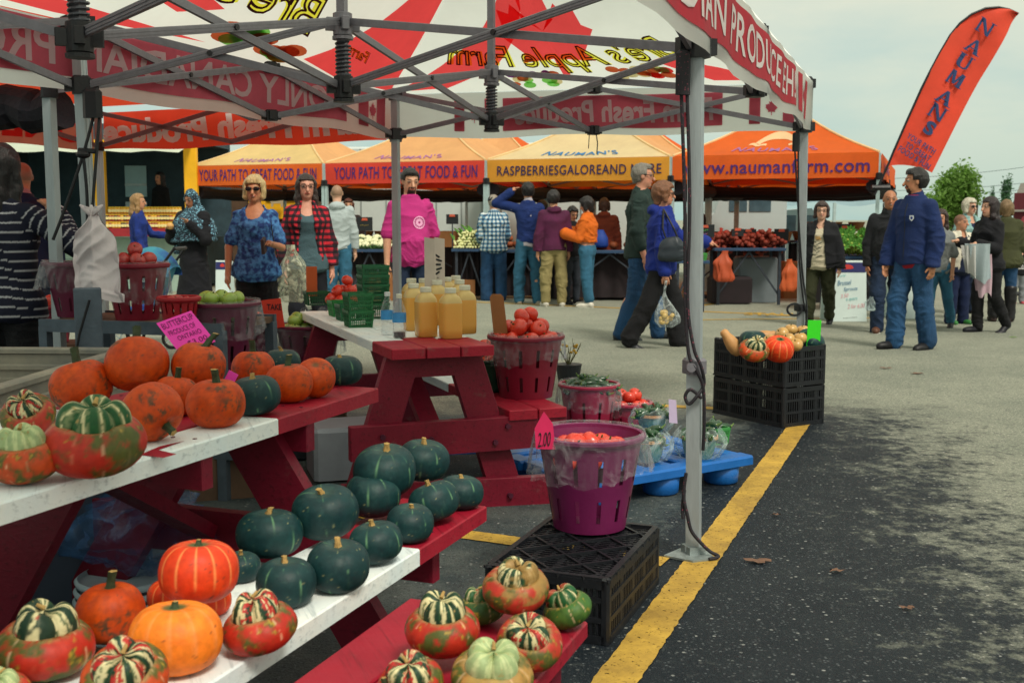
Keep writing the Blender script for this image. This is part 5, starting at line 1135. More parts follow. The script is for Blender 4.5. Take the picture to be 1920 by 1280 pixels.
# second table, seen end on
cB = K(733, 655, .75); aB = Vector((-.36, .933, 0)); wB = Vector((.933, .36, 0)); TB = thing('picnic_table', 'red picnic table standing end on with cider jugs and green baskets on its white top', 'picnic table'); fB = frame3(cB, aB, wB); rB = rot_of(aB, wB); LB = 2.1; WB = .47
for i in range(3): plank('top_plank', fB, rB, 0, LB, i*WB/3, (i+1)*WB/3, .75, .045, TB, .34+(.0, .1, .02)[i])
bB = K(954, 770, .44); fBb = frame3(bB, aB, wB)
for i in range(2): plank('bench_plank', fBb, rB, 0, LB-.1, i*.145, (i+1)*.145, .44, .045, TB, .9)
ofs = (bB-cB).dot(wB); oa = (bB-cB).dot(aB)
for a in (.16, LB-.35):
    m_ = MB(); m_.box(fB(a, WB/2, .655), (.05, WB-.03, .10), rB, 0, ch=.003); m_.build('top_cleat', M_TRED2, TB)
    m_ = MB(); m_.box(fB(a-.05, (ofs+.29-.16)/2, .335), (.05, ofs+.29+.16, .15), rB, 0, ch=.003); m_.build('bench_beam', M_TRED2, TB)
    for sgn in (-1, 1):
        m_ = MB(); m_.bar(fB(a, WB/2+sgn*.14, .70), fB(a, WB/2+sgn*.36, 0.0), .05, .15, up=tuple(aB.cross(Vector((0, 0, 1)))), ch=.003); m_.build('leg', M_TRED2, TB)
m_ = MB(); m_.bar(fB(.2, WB/2, .36), fB(.75, WB/2, .68), .09, .04); m_.build('diagonal_brace', M_TRED2, TB)
m_ = MB()
for b_, z in ((-.02, .36), (.56, .37), (.5, .30), (.2, .335)): m_.tube([fB(.085, b_, z), fB(.07, b_, z)], .012, 8)
m_.build('bolt', M_BOLT, TB)
ra, rb2 = K(640, 962), K(1096, 938); dr = (rb2-ra).normalized(); rr_ = Matrix((dr, Vector((-dr.y, dr.x, 0)), Vector((0, 0, 1)))).transposed()
m_ = MB(); m_.box((ra+rb2)/2+Vector((0, 0, .065)), ((rb2-ra).length, .045, .13), rr_, ch=.003); m_.build('foot_runner', M_TRED2, TB)
m_ = MB(); 
for f_ in (.68, .3): q = ra+(rb2-ra)*f_; m_.tube([q+Vector((0, -.02, .05)), q+Vector((.01, -.04, .05))], .012, 8)
m_.build('bolt', M_BOLT, TB)
# low bench of turban squash in front
cC = K(1105, 1164, .40); TC_ = thing('low_bench', 'low red bench in front covered in turban squash', 'bench'); fC = frame3(cC, uA, wA); rC = rA
for i in range(3): plank('seat_plank', fC, rC, 0, 1.0, i*.15, (i+1)*.15, .40, .035, TC_)
for a in (.12, .85):
    for b_ in (.06, .39): m_ = MB(); m_.box(fC(a, b_, .182), (.07, .045, .364), rC, 0, ch=.003); m_.build('leg', M_TRED2, TC_)
    m_ = MB(); m_.box(fC(a, .225, .2), (.04, .28, .08), rC); m_.build('stretcher', M_TRED2, TC_)
# ================================================================ gourds
def gourd(kind_, seed, n=96, m=56):
    rng = np.random.default_rng(seed); ph = np.linspace(0, 2*np.pi, n, endpoint=False)[None, :]; s = np.linspace(0, 1, m+1)[:, None]
    if kind_ == 'turban':
        sb = .54; t = np.where(s < sb, s/sb, (s-sb)/(1-sb)); lo = s < sb; la = -np.pi/2+t*(np.pi/2+.95); lr = np.cos(la); lz = .60*np.sin(la)
        lr = np.sign(lr)*np.abs(lr)**.8
        ca = -.35+t*(np.pi/2+.35); nl = int(rng.integers(3, 5)); j = rng.random()*6; cw = rng.uniform(.64, .72); chh = rng.uniform(.46, .56)
        lob = np.abs(np.cos(nl*ph/2+j)); cr = cw*np.cos(ca)**.62*(1-.26*(1-lob**.55)); cz = .42+chh*np.sin(ca)*(1+.50*(lob**.6-.75)*np.cos(ca-.9)) - .17*np.exp(-(np.cos(ca)/.28)**2)
        ribs = 1-.030*(1-np.abs(np.sin(5.5*ph+j))**.4); r = np.where(lo, lr*ribs, cr); z = np.where(lo, lz+0*ph, cz)
        r = r*(1-.05*np.exp(-((s-sb)/.018)**2))
    else:
        H = {'pumpkin': rng.uniform(.80, .92), 'kabocha': rng.uniform(.70, .80), 'hubbard': rng.uniform(.74, .82)}[kind_]; la = -np.pi/2+s*np.pi; nr = {'pumpkin': 7, 'kabocha': 5, 'hubbard': 6}[kind_]; dp = {'pumpkin': .016, 'kabocha': .012, 'hubbard': .02}[kind_]
        j = rng.random()*6; r = np.abs(np.cos(la))**(.80 if kind_ == 'pumpkin' else .70)*(1-dp*(1-np.abs(np.sin(nr*ph+j))**.5)); z = H*np.sign(np.sin(la))*np.abs(np.sin(la))**.9+0*ph
        dim = np.exp(-(np.cos(la)/.27)**2); z = z-np.sign(np.sin(la))*dim*(.12 if kind_ == 'pumpkin' else .10)
    asy = 1+.05*np.cos(ph+rng.random()*6)+.03*np.cos(2*ph+rng.random()*6); r = r*asy; V = np.stack([r*np.cos(ph), r*np.sin(ph), z*np.ones_like(ph)], -1); V = V*(1+.03*(fbm(V*2.2+seed, seed)-.5)[..., None])
    P = V; sd = seed; g = lambda c: np.array(s2l(c)); nz1 = fbm(P*2.4+9, sd); nz2 = fbm(P*6+3, sd+5); nz3 = fbm(P*15, sd+7)
    if kind_ == 'pumpkin':
        c = mixc(g((178, 52, 0)), g((208, 80, 4)), nz1); c = mixc(c, g((150, 50, 16)), .5*sstep(.55, .8, nz2)); gro = (1-np.abs(np.sin(nr*ph+j))**.5)*np.ones_like(s); c = mixc(c, g((150, 52, 14)), .30*gro)
        pm = sstep(.55, .66, fbm(P*1.15+rng.random()*40, sd+21)); c = mixc(c, g((58, 60, 40)), .88*pm*sstep(.46, .60, nz2*.6+nz3*.4)); c = mixc(c, g((130, 50, 14)), .35*sstep(.5, .75, nz3)); c = mixc(c, g((60, 56, 40)), .8*sstep(.77, .80, nz3)); c = mixc(c, g((74, 72, 40)), .8*sstep(.93, .99, s*np.ones_like(ph)))
    elif kind_ == 'hubbard':
        a_, b_ = ((200, 44, 18), (224, 72, 22)) if seed % 2 == 0 else ((228, 110, 26), (240, 136, 36)); c = mixc(g(a_), g(b_), nz1); gro = (1-np.abs(np.sin(nr*ph+j))**.35)*np.ones_like(s); c = mixc(c, g((240, 150, 84)), .7*sstep(.30, .6, gro)*sstep(.35, .5, s)); c = mixc(c, g((90, 50, 36)), .7*sstep(.70, .74, nz3)*sstep(.5, .6, nz1)); c = mixc(c, g((70, 90, 50)), sstep(.93, .975, s*np.ones_like(ph)))
    elif kind_ == 'kabocha':
        c = mixc(g((8, 38, 44)), g((20, 62, 62)), nz1); c = mixc(c, g((44, 76, 72)), .4*sstep(.6, .8, nz2)); gro = (1-np.abs(np.sin(nr*ph+j+.12*np.sin(5*s)))**.22)*np.ones_like(s); c = mixc(c, g((104, 150, 108)), .75*sstep(.34, .62, gro)*sstep(.46, .56, nz1)); c = mixc(c, g((130, 130, 90)), .8*sstep(.77, .80, nz3)); c = mixc(c, g((60, 84, 78)), .5*sstep(.86, .97, s*np.ones_like(ph)))
    else:
        base = {74: ((48, 104, 44), (96, 120, 44)), 54: ((40, 84, 40), (66, 96, 44)), 33: ((168, 160, 84), (206, 110, 56))}.get(seed) or [((206, 56, 30), (170, 30, 28)), ((216, 92, 34), (196, 56, 28)), ((70, 104, 44), (40, 72, 40)), ((178, 40, 40), (204, 70, 36))][seed % 4]; c = mixc(g(base[0])*.8, g(base[1])*.8, nz1); c = mixc(c, g((52, 84, 32)), .9*sstep(.47, .60, nz1*.6+nz2*.4)); c = mixc(c, g((170, 140, 44)), .8*sstep(.62, .7, nz2*.6+nz3*.4)); rb_ = np.abs(np.sin(5.5*ph+j))*np.ones_like(s); c = mixc(c, g((230, 190, 150)), .5*sstep(.12, .04, rb_)*sstep(.45, .55, nz2))
        warp = ph+.30*(nz1-.5)+.16*(nz2-.5); st = np.sin(nl*3*warp+2*np.sin(2*ph+seed)); st2 = np.sin(nl*8*warp+1.5*np.sin(3*ph)); cs_ = {40: 'green', 41: 'pale', 43: 'red', 44: 'red', 48: 'dark', 45: 'red', 63: 'pale', 60: 'stripe', 51: 'warty', 74: 'green', 54: 'green', 47: 'red', 33: 'pale', 56: 'red', 61: 'stripe'}.get(seed, 'stripe')
        wh = sstep(-.10, .12, st); crown = mixc(g((24, 54, 36)), g((206, 196, 150)), wh); crown = mixc(crown, g((40, 76, 42)), .85*sstep(.45, .7, st2)*(nz2 > .42))
        if cs_ == 'red': crown = mixc(crown, g((178, 30, 32)), .95*sstep(.1, .3, np.sin(nl*1.5*warp+seed))*sstep(.25, .5, np.abs(st2))*sstep(.40, .46, nz2))
        if cs_ == 'dark': crown = mixc(crown, g((26, 50, 36)), .92*sstep(.62, .52, nz1+.15*st)); crown = mixc(crown, g((170, 36, 34)), .9*sstep(.66, .7, fbm(P*2+50, sd+11)))
        if cs_ == 'pale': crown = mixc(crown, g((176, 196, 140)), .72)
        if cs_ == 'green': crown = mixc(crown, g((22, 84, 38)), .78*sstep(.97, .8, st)); crown = mixc(crown, g((170, 50, 36)), .8*sstep(.64, .7, fbm(P*2+50, sd+11)))
        crown = mixc(crown, g((168, 140, 80)), (.85 if cs_ != 'red' else .4)*sstep(.66, .72, nz3*.6+nz2*.4)); c = np.where((s > sb)[..., None], crown, c); seam = np.exp(-((s-sb)/.022)**2)*np.ones_like(ph); c = mixc(c, g((150, 128, 84)), .9*seam*sstep(.3, .5, nz3))
        if cs_ == 'warty': c = mixc(c, g((150, 116, 62)), .9*sstep(.5, .6, fbm(P*1.6+20, sd))*(s > .35)); V = V*(1+(.025*(vnoise(P*22, sd)-.5)*(s > .35))[..., None])
    Vf = V.reshape(-1, 3); F_ = []
    for a in range(m):
        for b_ in range(n): F_.append((a*n+b_, a*n+(b_+1) % n, (a+1)*n+(b_+1) % n, (a+1)*n+b_))
    zmin, zmax = Vf[:, 2].min(), Vf[:, 2].max(); return Vf, F_, c.reshape(-1, 3), zmin, zmax
M_GRD = amat('gourd_skin', .52, .32, .10, 40, .16, 60); M_MATTE = amat('pumpkin_skin', .56, .32, .10, 30, .16, 50)
M_STEMG = mat('stem_green', C(52, 66, 40), .75, .35, 18, .4, 40); M_STEMT = mat('stem_cork', C(176, 142, 84), .85, .25, 25, .5, 60)
NM = dict(pumpkin='pumpkin', kabocha='green_squash', hubbard='orange_squash', turban='turban_squash'); CT = dict(pumpkin='pumpkin', kabocha='squash', hubbard='squash', turban='squash')
def place_gourd(kind_, cx, cy, dia, zb, seed, label, up=(0, 0, 1), lift=0.0, spin=0.0, group=None, stem='up'):
    V, F_, c, z0, z1 = gourd(kind_, seed); hh = (z1-z0)/2; mid = (z1+z0)/2; rad = .1
    q = Vector(up).normalized().to_track_quat('Z', 'Y').to_matrix() @ RZ(spin)
    Vr = (V-np.array([0, 0, mid]))@np.array(q).T; hz = -Vr[:, 2].min()
    for _ in range(5):
        zc = zb+lift+hz*rad; p = K(cx, cy, zc); dep = (p-Vector((0, 0, CAM_H))).dot(_fw); rad = dia/2/F_PX*dep/1.0
    if kind_ == 'turban': rad *= .98
    me = bpy.data.meshes.new(NM[kind_]); me.from_pydata((Vr*rad).tolist(), [], F_); me.materials.append(M_MATTE if kind_ == 'pumpkin' else M_GRD); me.polygons.foreach_set('use_smooth', [True]*len(F_)); paint(me, c); me.update()
    o = link(NM[kind_], me, None, p); tag(o, label, CT[kind_], group)
    rr = random.Random(seed); top = Vector((0, 0, (z1-mid)-(.12 if kind_ != 'turban' else .10)))*rad
    if stem != 'none' and kind_ != 'turban':
        b_ = MB(); bend = Vector((rr.uniform(-.12, .12), rr.uniform(-.12, .12), 0))
        if kind_ == 'pumpkin': L_ = rr.uniform(.48, .64); pts = [(0, .0, .30), (.06, .0, .17), (.2, .5, .125), (.55, 1, .11), (1, 2, .12)]
        elif kind_ == 'kabocha': L_ = rr.uniform(.20, .34); pts = [(0, 0, .13), (.3, 0, .10), (.7, .6, .075), (1, 1.2, .085)]
        else: L_ = .22; pts = [(0, 0, .26), (.15, 0, .14), (.5, .4, .07), (1, 1, .06)]
        cen = [top+Vector((0, 0, t*L_*rad))+bend*(bq*L_*rad*2.2) for t, bq, _r in pts]; n = 20; vs = []
        for i, (t, bq, r_) in enumerate(pts):
            for k in range(n): a = 2*math.pi*k/n; rr2 = r_*rad*(1+(.22 if k % 4 == 0 else (-.10 if k % 4 == 2 else 0))); vs.append(cen[i]+Vector((math.cos(a)*rr2, math.sin(a)*rr2, (-.10*rad*(r_ > .2) if i == 0 else 0))))
        fs = [(i*n+k, i*n+(k+1) % n, (i+1)*n+(k+1) % n, (i+1)*n+k) for i in range(len(pts)-1) for k in range(n)]; b_.add([q @ v for v in vs], fs); b_.add([q @ cen[-1]]+[q @ v for v in vs[-n:]], [(0, k+1, (k+1) % n+1) for k in range(n)], 1)
        b_.build('stem', [M_STEMG if kind_ != 'kabocha' else M_STEMT, M_STEMT], o, smooth=True)
    elif kind_ == 'turban':
        b_ = MB(); b_.tube([q @ (top+Vector((0, 0, .02*rad))), q @ (top+Vector((.01, .01, .12*rad)))], [.06*rad, .035*rad], 8); b_.build('blossom_scar', M_STEMT, o)
    return o
zt, zb_, zc_ = .75, .44, .40
G = place_gourd
G('pumpkin', 155, 722, 116, zt, 11, 'orange pumpkin with leaning green stem beside the grey bin', (-.28, .1, 1))
G('pumpkin', 255, 682, 118, zt, 12, 'large dirty orange pumpkin topmost on the pile left of the pink card', (-.1, .5, 1), .05)
G('pumpkin', 284, 771, 112, zt, 13, 'bright clean orange pumpkin lying on its side on the white plank', (.62, -.35, -.45))
G('pumpkin', 330, 742, 84, zt, 14, 'small orange pumpkin half hidden behind the one lying on its side', (.1, .1, 1))
G('pumpkin', 374, 686, 100, zt, 15, 'orange pumpkin just under the pink price card', (.22, .0, 1), .05)
G('pumpkin', 407, 756, 106, zt, 16, 'orange pumpkin with tall green stem at the plank edge', (.02, -.05, 1))
G('kabocha', 478, 741, 96, zt, 21, 'green squash with pale streak between two pumpkins on the table', (-.12, -.05, 1))
G('pumpkin', 475, 694, 84, zt, 17, 'orange pumpkin with ragged dry stem tip behind the green squash', (.0, .1, 1), .012)
G('pumpkin', 541, 718, 88, zt, 18, 'orange pumpkin with short straight stem on the red plank end', (-.05, .0, 1))
G('pumpkin', 591, 707, 78, zt, 19, 'scarred ribbed orange pumpkin without stem near the red plank end', (.15, -.55, 1), stem='none')
G('kabocha', 638, 694, 78, zt, 22, 'dark green squash at the far red end of the tabletop', (0, 0, 1))
G('kabocha', 528, 680, 68, zt, 23, 'small green squash peeking out behind the pumpkin stems', (0, 0, 1))
G('turban', 181, 818, 194, zt, 40, 'large red turban squash with green crown on the white plank', (.05, -.16, 1), spin=.5)
G('turban', 44, 850, 140, zt, 41, 'orange turban squash with pale crown cut by the left edge', (-.05, -.15, 1), spin=1.2)
G('turban', 52, 772, 104, zt, 43, 'striped dark red turban squash behind at the left edge', (.0, -.75, 1), spin=.2)
KAB = [(504, 999, 122, 31, 'dark green squash leftmost of the back row on the bench', 0, (0, 0, 1)), (610, 960, 122, 32, 'dark green squash with cork stem at the back of the bench pile', .02, (-.1, -.25, 1)), (697, 927, 106, 33, 'dark green squash in the centre of the bench pile', .02, (.0, 0, 1)), (724, 882, 118, 34, 'dark green squash topmost of the bench pile', .06, (.05, -.2, 1)), (792, 862, 98, 35, 'dark green squash behind the topmost one of the bench pile', .04, (.12, -.1, 1)),
       (635, 1061, 122, 36, 'dark green squash at the front white edge of the bench', 0, (0, -.1, 1)), (535, 1092, 116, 37, 'dark green squash beside the striped turban on the bench', 0, (0, 0, 1)), (703, 1016, 104, 38, 'dark green squash with long hooked stem on the bench', 0, (-.15, 0, 1)), (771, 980, 92, 39, 'dark green squash at the joint of white and red bench planks', 0, (.05, -.05, 1)), (814, 940, 98, 20, 'dark green squash with sideways stem on the red bench end', .0, (-.35, .1, 1)), (864, 922, 84, 24, 'dark green squash last at the red bench end', 0, (.05, 0, 1)), (452, 1062, 78, 25, 'dark green squash hidden behind the red orange squash', 0, (0, 0, 1))]
for cx, cy, dia, sd, lb, lf, up in KAB: G('kabocha', cx, cy, dia, zb_, sd, lb, up, lf)
G('hubbard', 371, 1071, 146, zb_, 50, 'glossy red orange squash on top of the bench pile', (.02, .05, 1), .075)
G('hubbard', 329, 1194, 170, zb_, 51, 'pale orange squash at the front of the bench', (-.02, .05, 1))
G('hubbard', 318, 1118, 84, zb_, 52, 'red squash tucked under the glossy red orange one', (0, 0, 1)); G('hubbard', 398, 1124, 76, zb_, 54, 'small red squash under the glossy one beside the striped turban', (0, 0, 1))
G('pumpkin', 209, 1148, 124, zb_, 5, 'brownish orange pumpkin with tall dark stem on the bench', (-.02, 0, 1))
G('turban', 483, 1164, 142, zb_, 44, 'red turban squash with white and green striped crown at the bench edge', (-.15, -.15, 1), spin=.9)
G('turban', 84, 1196, 180, zb_, 48, 'big red turban squash with dark green crown at the lower left', (.08, -.1, 1), spin=2.0)
G('turban', 236, 1262, 168, zb_, 45, 'turban squash with white and red striped crown at the bottom edge', (.1, -.55, 1), spin=.3)
G('turban', 2, 1292, 110, zb_, 63, 'pale turban squash cut by the bottom left corner', (0, -.3, 1))
G('turban', 829, 1168, 148, zc_, 60, 'red turban squash with green and white crown on the low bench', (-.02, -.12, 1), .03, spin=.6)
G('turban', 970, 1095, 128, zc_, 51, 'warty tan crowned turban squash topmost on the low bench', (.05, -.3, 1), .05, spin=1.1)
G('turban', 1062, 1134, 98, zc_, 74, 'green turban squash leaning at the end of the low bench', (-.45, -.1, 1), spin=2.2)
G('turban', 902, 1132, 92, zc_, 54, 'green turban squash half hidden behind the warty one', (-.1, .0, 1), spin=.4)
G('turban', 990, 1200, 128, zc_, 47, 'red and cream striped turban squash in the middle of the low bench', (-.05, -.6, 1), .01, spin=.2)
G('turban', 926, 1258, 156, zc_, 33, 'pale green crowned turban squash at the bottom edge', (0, -.35, 1), spin=.8)
G('turban', 770, 1272, 128, zc_, 56, 'white and red crowned turban squash at the bottom edge', (-.1, -.45, 1), spin=1.7)
G('pumpkin', 726, 1318, 80, zc_, 61, 'small pumpkin with curved dry stem cut by the bottom edge', (-.15, 0, 1))
# ================================================================ baskets, liners, fruit
def basket_mesh(rt, rb, h, slots=((.12, .36), (.52, .80)), n=60, every=5, wide=1.0, th=.004):
    rows = sorted({0, 1, *[a for s in slots for a in s]}); vs = []; fs = []; m_ = MB()
    def rad(t): return rb+(rt-rb)*t
    for lay in (0, 1):
        vs = []; fs = []
        for t in rows:
            for k in range(n*2): a = 2*math.pi*k/(2*n); vs.append(((rad(t)-th*lay)*math.cos(a), (rad(t)-th*lay)*math.sin(a), h*t))
        for i in range(len(rows)-1):
            hole = any(abs(rows[i]-s[0]) < 1e-6 for s in slots)
            for k in range(n*2):
                if hole and (k % (2*every)) < 2*wide: continue
                q = (i*n*2+k, i*n*2+(k+1) % (2*n), (i+1)*n*2+(k+1) % (2*n), (i+1)*n*2+k); fs.append(q if lay == 0 else q[::-1])
        m_.add(vs, fs)
    m_.lathe([(.001, .002), (rb, .002), (rb, .0), (rb*.98, -.001)], n, caps=False)
    m_.lathe([(rt-.003, h-.022), (rt+.006, h-.02), (rt+.011, h-.012), (rt+.011, h-.002), (rt+.004, h+.003), (rt-.006, h), (rt-.006, h-.015)], n, caps=False); return m_
def liner_mesh(r, h, drop, seed, flare=.10, lift=.02):
    rr = np.random.default_rng(seed); ph = rr.random(6)*6
    def fn(a, t):
        an = 2*math.pi*a; wob = .5*math.sin(5*an+ph[0])+.35*math.sin(11*an+ph[1])+.25*math.sin(23*an+ph[2]); 
        if t < .25: u = t/.25; R_ = r*(.93+.09*u); z = h-.05+(.05+lift)*u+.004*wob*u
        else: u = (t-.25)/.75; R_ = r*1.02+flare*r*(u**.7)*(1+.25*wob*u)+.008*math.sin(31*an+ph[3]+5*u)*u; z = h+lift-(drop+lift)*u*(1+.12*math.sin(2*an+ph[4])+.05*wob)+.005*math.sin(13*an+ph[5])*u
        return Vector((R_*math.cos(an), R_*math.sin(an), z))
    return MB().grid(fn, 110, 14)
M_FILM = film('plastic_film', (.66, .66, .70, 1), .17); M_FILMB = film('blue_film', (.08, .26, .62, 1), .40)
M_BASK = {k: mat('basket_'+k, C(*c), .42, .12, 8, .05, 60, spec=.5) for k, c in dict(purple=(108, 24, 76), maroon=(122, 14, 40), plum=(92, 16, 50), red=(156, 20, 32), rose=(160, 34, 66)).items()}
def basket(label, loc, rt, rb, h, c, liner=None, rz=0.0, slots=((.12, .36), (.52, .80)), every=5, name='bushel_basket', group=None):
    o = basket_mesh(rt, rb, h, slots, every=every).build(name, M_BASK[c] if isinstance(c, str) else c, None, smooth=False, loc=loc, rz=rz); tag(o, label, 'basket', group)
    if liner: liner_mesh(rt, h, *liner).build('plastic_liner', M_FILM, o, smooth=True)
    return o
def fruitP(key, label, cat_, r, cols, sq=.9, group=None, stemc=None, name=None):
    def mk():
        b_ = MB(); k = 10; n = 16
        pr_ = [(max(.0005, r*math.sin(math.pi*i/k)**.9), -r*sq*math.cos(math.pi*i/k)-(.22*r*math.exp(-(math.sin(math.pi*i/k)/.32)**2) if i > k/2 else -.1*r*math.exp(-(math.sin(math.pi*i/k)/.3)**2))) for i in range(k+1)]
        o = b_.lathe(pr_, n, fr=lambda t, z: 1+.02*math.cos(5*t)).build(name or cat_.replace(' ', '_'), mat('skin_'+key.split('/')[0], C(*cols[0]), .28, .15, 14, col2=C(*cols[1]), spec=.6), None, smooth=True)
        MB().tube([(0, 0, r*sq*.72), (r*.05, 0, r*sq*1.05)], [r*.09, r*.06], 6).build('stem', mat('fruit_stem', C(70, 84, 40), .8), o); return tag(o, label, cat_, group)
    return once(key, mk)
def heap(pl, c, R_, n, r, z, dome=1.0, seed=1):
    """fruit settled in rings, heaped towards the middle"""
    rr = random.Random(seed); k = 0; lay = 0; Rr = R_
    while k < n and Rr > r*1.5:
        rings = [Rr-r]; 
        while rings[-1] > 1.9*r: rings.append(rings[-1]-1.9*r)
        for q in rings:
            cnt = max(1, int(2*math.pi*q/(2.02*r))) if q > r*.8 else 1
            for i in range(cnt):
                if k >= n: break
                a = 2*math.pi*i/cnt+lay*.5; q_ = q if q > r*.8 else 0
                pl(Vector((c[0]+q_*math.cos(a), c[1]+q_*math.sin(a), c[2]+z+lay*1.35*r+rr.uniform(-.15, .15)*r)), (rr.uniform(-.9, .9), rr.uniform(-.9, .9), rr.uniform(0, 6)), rr.uniform(.88, 1.08)); k += 1
        Rr -= r*1.0; lay += 1
TOM = ((206, 48, 36), (224, 70, 44))
# tomato basket on the bench of the second table
loc = K(986, 742, .44); ob = basket('dark red slotted basket heaped with tomatoes on the red bench end', loc, .178, .128, .30, 'maroon', (.12, 3, .08), rz=.3)
heap(fruitP('tomA', 'ripe tomato heaped in the dark red basket on the bench end', 'tomato', .042, TOM, .85, 'tomatoes in the basket on the bench'), loc, .165, 30, .042, .285, seed=4)
q = KD(935, 590, loc.y-.05); m_ = MB(); m_.prism([(-.034, -.09), (.034, -.09), (.032, .085), (.02, .10), (-.022, .10), (-.034, .085)], 0, .004, fn=lambda x, y, z: (q.x+x-.10*y, q.y+z-.01*math.sin(y*20), q.z+y)); tag(m_.build('cardboard_sign', M_BRNBOX), 'plain brown cardboard strip stuck upright among the tomatoes', 'sign')
# purple basket on the upturned crate
cr_c = [K(1144, 1083, .21), K(1236, 974, .21), K(922, 1048, .21)]; axc = (cr_c[1]-cr_c[0]); bxc = (cr_c[2]-cr_c[0]); 
def crate(label, o, ax, bx, h, name='plastic_crate', upside=True, z0=0.0, bars=7):
    ax = Vector((ax.x, ax.y, 0)); L_ = ax.length; ax = ax/L_; W_ = Vector((bx.x, bx.y, 0)).length; bx = Vector((-ax.y, ax.x, 0)); E = thing(name, label, 'crate', (0, 0, 0)); o = Vector((o.x, o.y, z0)); rt = Matrix((ax, bx, Vector((0, 0, 1)))).transposed(); P_ = lambda a, b_, z: o+ax*a+bx*b_+Vector((0, 0, z)); t = .012
    M_C = mat('crate_black', C(14, 17, 24), .48, .25, 14, .12, 60, spec=.5)
    m_ = MB(); zl = h-.006 if upside else .006
    m_.box(P_(L_/2, .012, zl), (L_-.05, .02, .012), rt); m_.box(P_(L_/2, W_-.012, zl), (L_-.05, .02, .012), rt); m_.box(P_(.012, W_/2, zl), (.02, W_-.05, .012), rt); m_.box(P_(L_-.012, W_/2, zl), (.02, W_-.05, .012), rt)
    nb = 4
    for i in range(-nb, nb+3):       # diagonal lattice
        for sg in (1, -1):
            a0 = i*L_/nb; pts = []
            x0, y0, x1, y1 = (a0, 0, a0+W_, W_) if sg == 1 else (a0, W_, a0+W_, 0)
            for (xa_, ya_, xb_, yb_) in ((x0, y0, x1, y1),):
                s0 = max(0, (0-xa_)/(xb_-xa_)); s1 = min(1, (L_-xa_)/(xb_-xa_))
                if s1-s0 > .05: m_.bar(P_(xa_+(xb_-xa_)*s0, ya_+(yb_-ya_)*s0, zl-.002*(sg == 1)), P_(xa_+(xb_-xa_)*s1, ya_+(yb_-ya_)*s1, zl-.002*(sg == 1)), .009, .010)
    for i in range(1, 30): m_.box(P_(L_*i/30, W_/2, zl-.006), (.006, W_-.04, .004), rt)
    for j in range(1, 8): m_.box(P_(L_/2, W_*j/8, zl-.008), (L_-.04, .012 if j % 2 else .02, .004), rt)
    m_.build('lattice_base', M_C, E)
    for side in range(4):
        m_ = MB(); ln = L_ if side % 2 == 0 else W_
        def Q(s, z, off=0.0): return (P_(s, off, z), P_(L_-off, s, z), P_(L_-s, W_-off, z), P_(off, W_-s, z))[side]
        r_ = rt if side % 2 == 0 else rt @ RZ(math.pi/2)
        m_.box(Q(ln/2, .014, t/2), (ln-.03, t, .028), r_); m_.box(Q(ln/2, h-.022, t/2), (ln-.03, t, .03), r_); m_.box(Q(ln/2, h*.36, t/2+.001), (ln-.03, t, .016), r_); m_.box(Q(ln/2, h*.66, t/2+.001), (ln-.03, t, .016), r_)
        ns = int(ln/.021)
        for i in range(ns+1):
            wide = i % 7 == 0; m_.box(Q(.02+(ln-.04)*i/ns, h/2, t/2+.0025), (.024 if wide else .0085, t*.7, h-.03), r_)
        m_.box(Q(ln/2, h/2, t+.004), (ln*.30, .004, h*.62), r_)
        m_.build('side_panel', M_C, E)
    for a, b_ in ((.016, .016), (L_-.016, .016), (L_-.016, W_-.016), (.016, W_-.016)): MB().box(P_(a, b_, h/2), (.032, .032, h-.001), rt, ch=.008).build('corner_post', M_C, E)
    return E, P_, L_, W_
c0 = K(1141, 1212, 0); crate('upturned black lattice crate under the purple basket', c0, K(1236, 1092, 0)-c0, cr_c[2]-cr_c[0], .212)
loc = K(1105, 984, .212); ob = basket('purple slotted basket with clear bag and few tomatoes on the upturned crate', loc, .186, .128, .335, 'purple', (.135, 6, .17), rz=.1)
pt_ = fruitP('tomB', 'tomato lying low inside the purple basket on the crate', 'tomato', .045, TOM, .85, 'tomatoes in the purple basket')
for dx, dy, dz in ((.01, .07, .285), (-.05, .03, .285), (.07, .02, .28), (-.08, .08, .27), (.10, .07, .265), (0, -.05, .25), (-.09, -.03, .24), (.05, .12, .27), (-.02, .13, .265)): pt_(loc+Vector((dx, dy, dz)), (random.random(), random.random(), 0))
cd = KD(1022, 812, loc.y-.16); m_ = MB(); m_.prism([(-.035, -.05), (.04, -.06), (.03, .03), (-.005, .075), (-.04, .02)], 0, .003, fn=lambda x, y, z: (cd.x+x*.9, cd.y+z+x*.5, cd.z+y)); E = tag(m_.build('price_card', mat('card_crimson', C(196, 30, 84), .7, .1, 8)), 'crimson price card stuck in the rim of the purple basket', 'card')
m_ = MB(); put(m_, '2.00', lambda a, b_, off: Vector((cd.x+(-.028+.05*a)*.9, cd.y-.004+(-.028+.05*a)*.5, cd.z-.045+.05*b_)), 0, .0, .2); m_.build('lettering', mat('marker_black', C(30, 20, 30), .8), E)
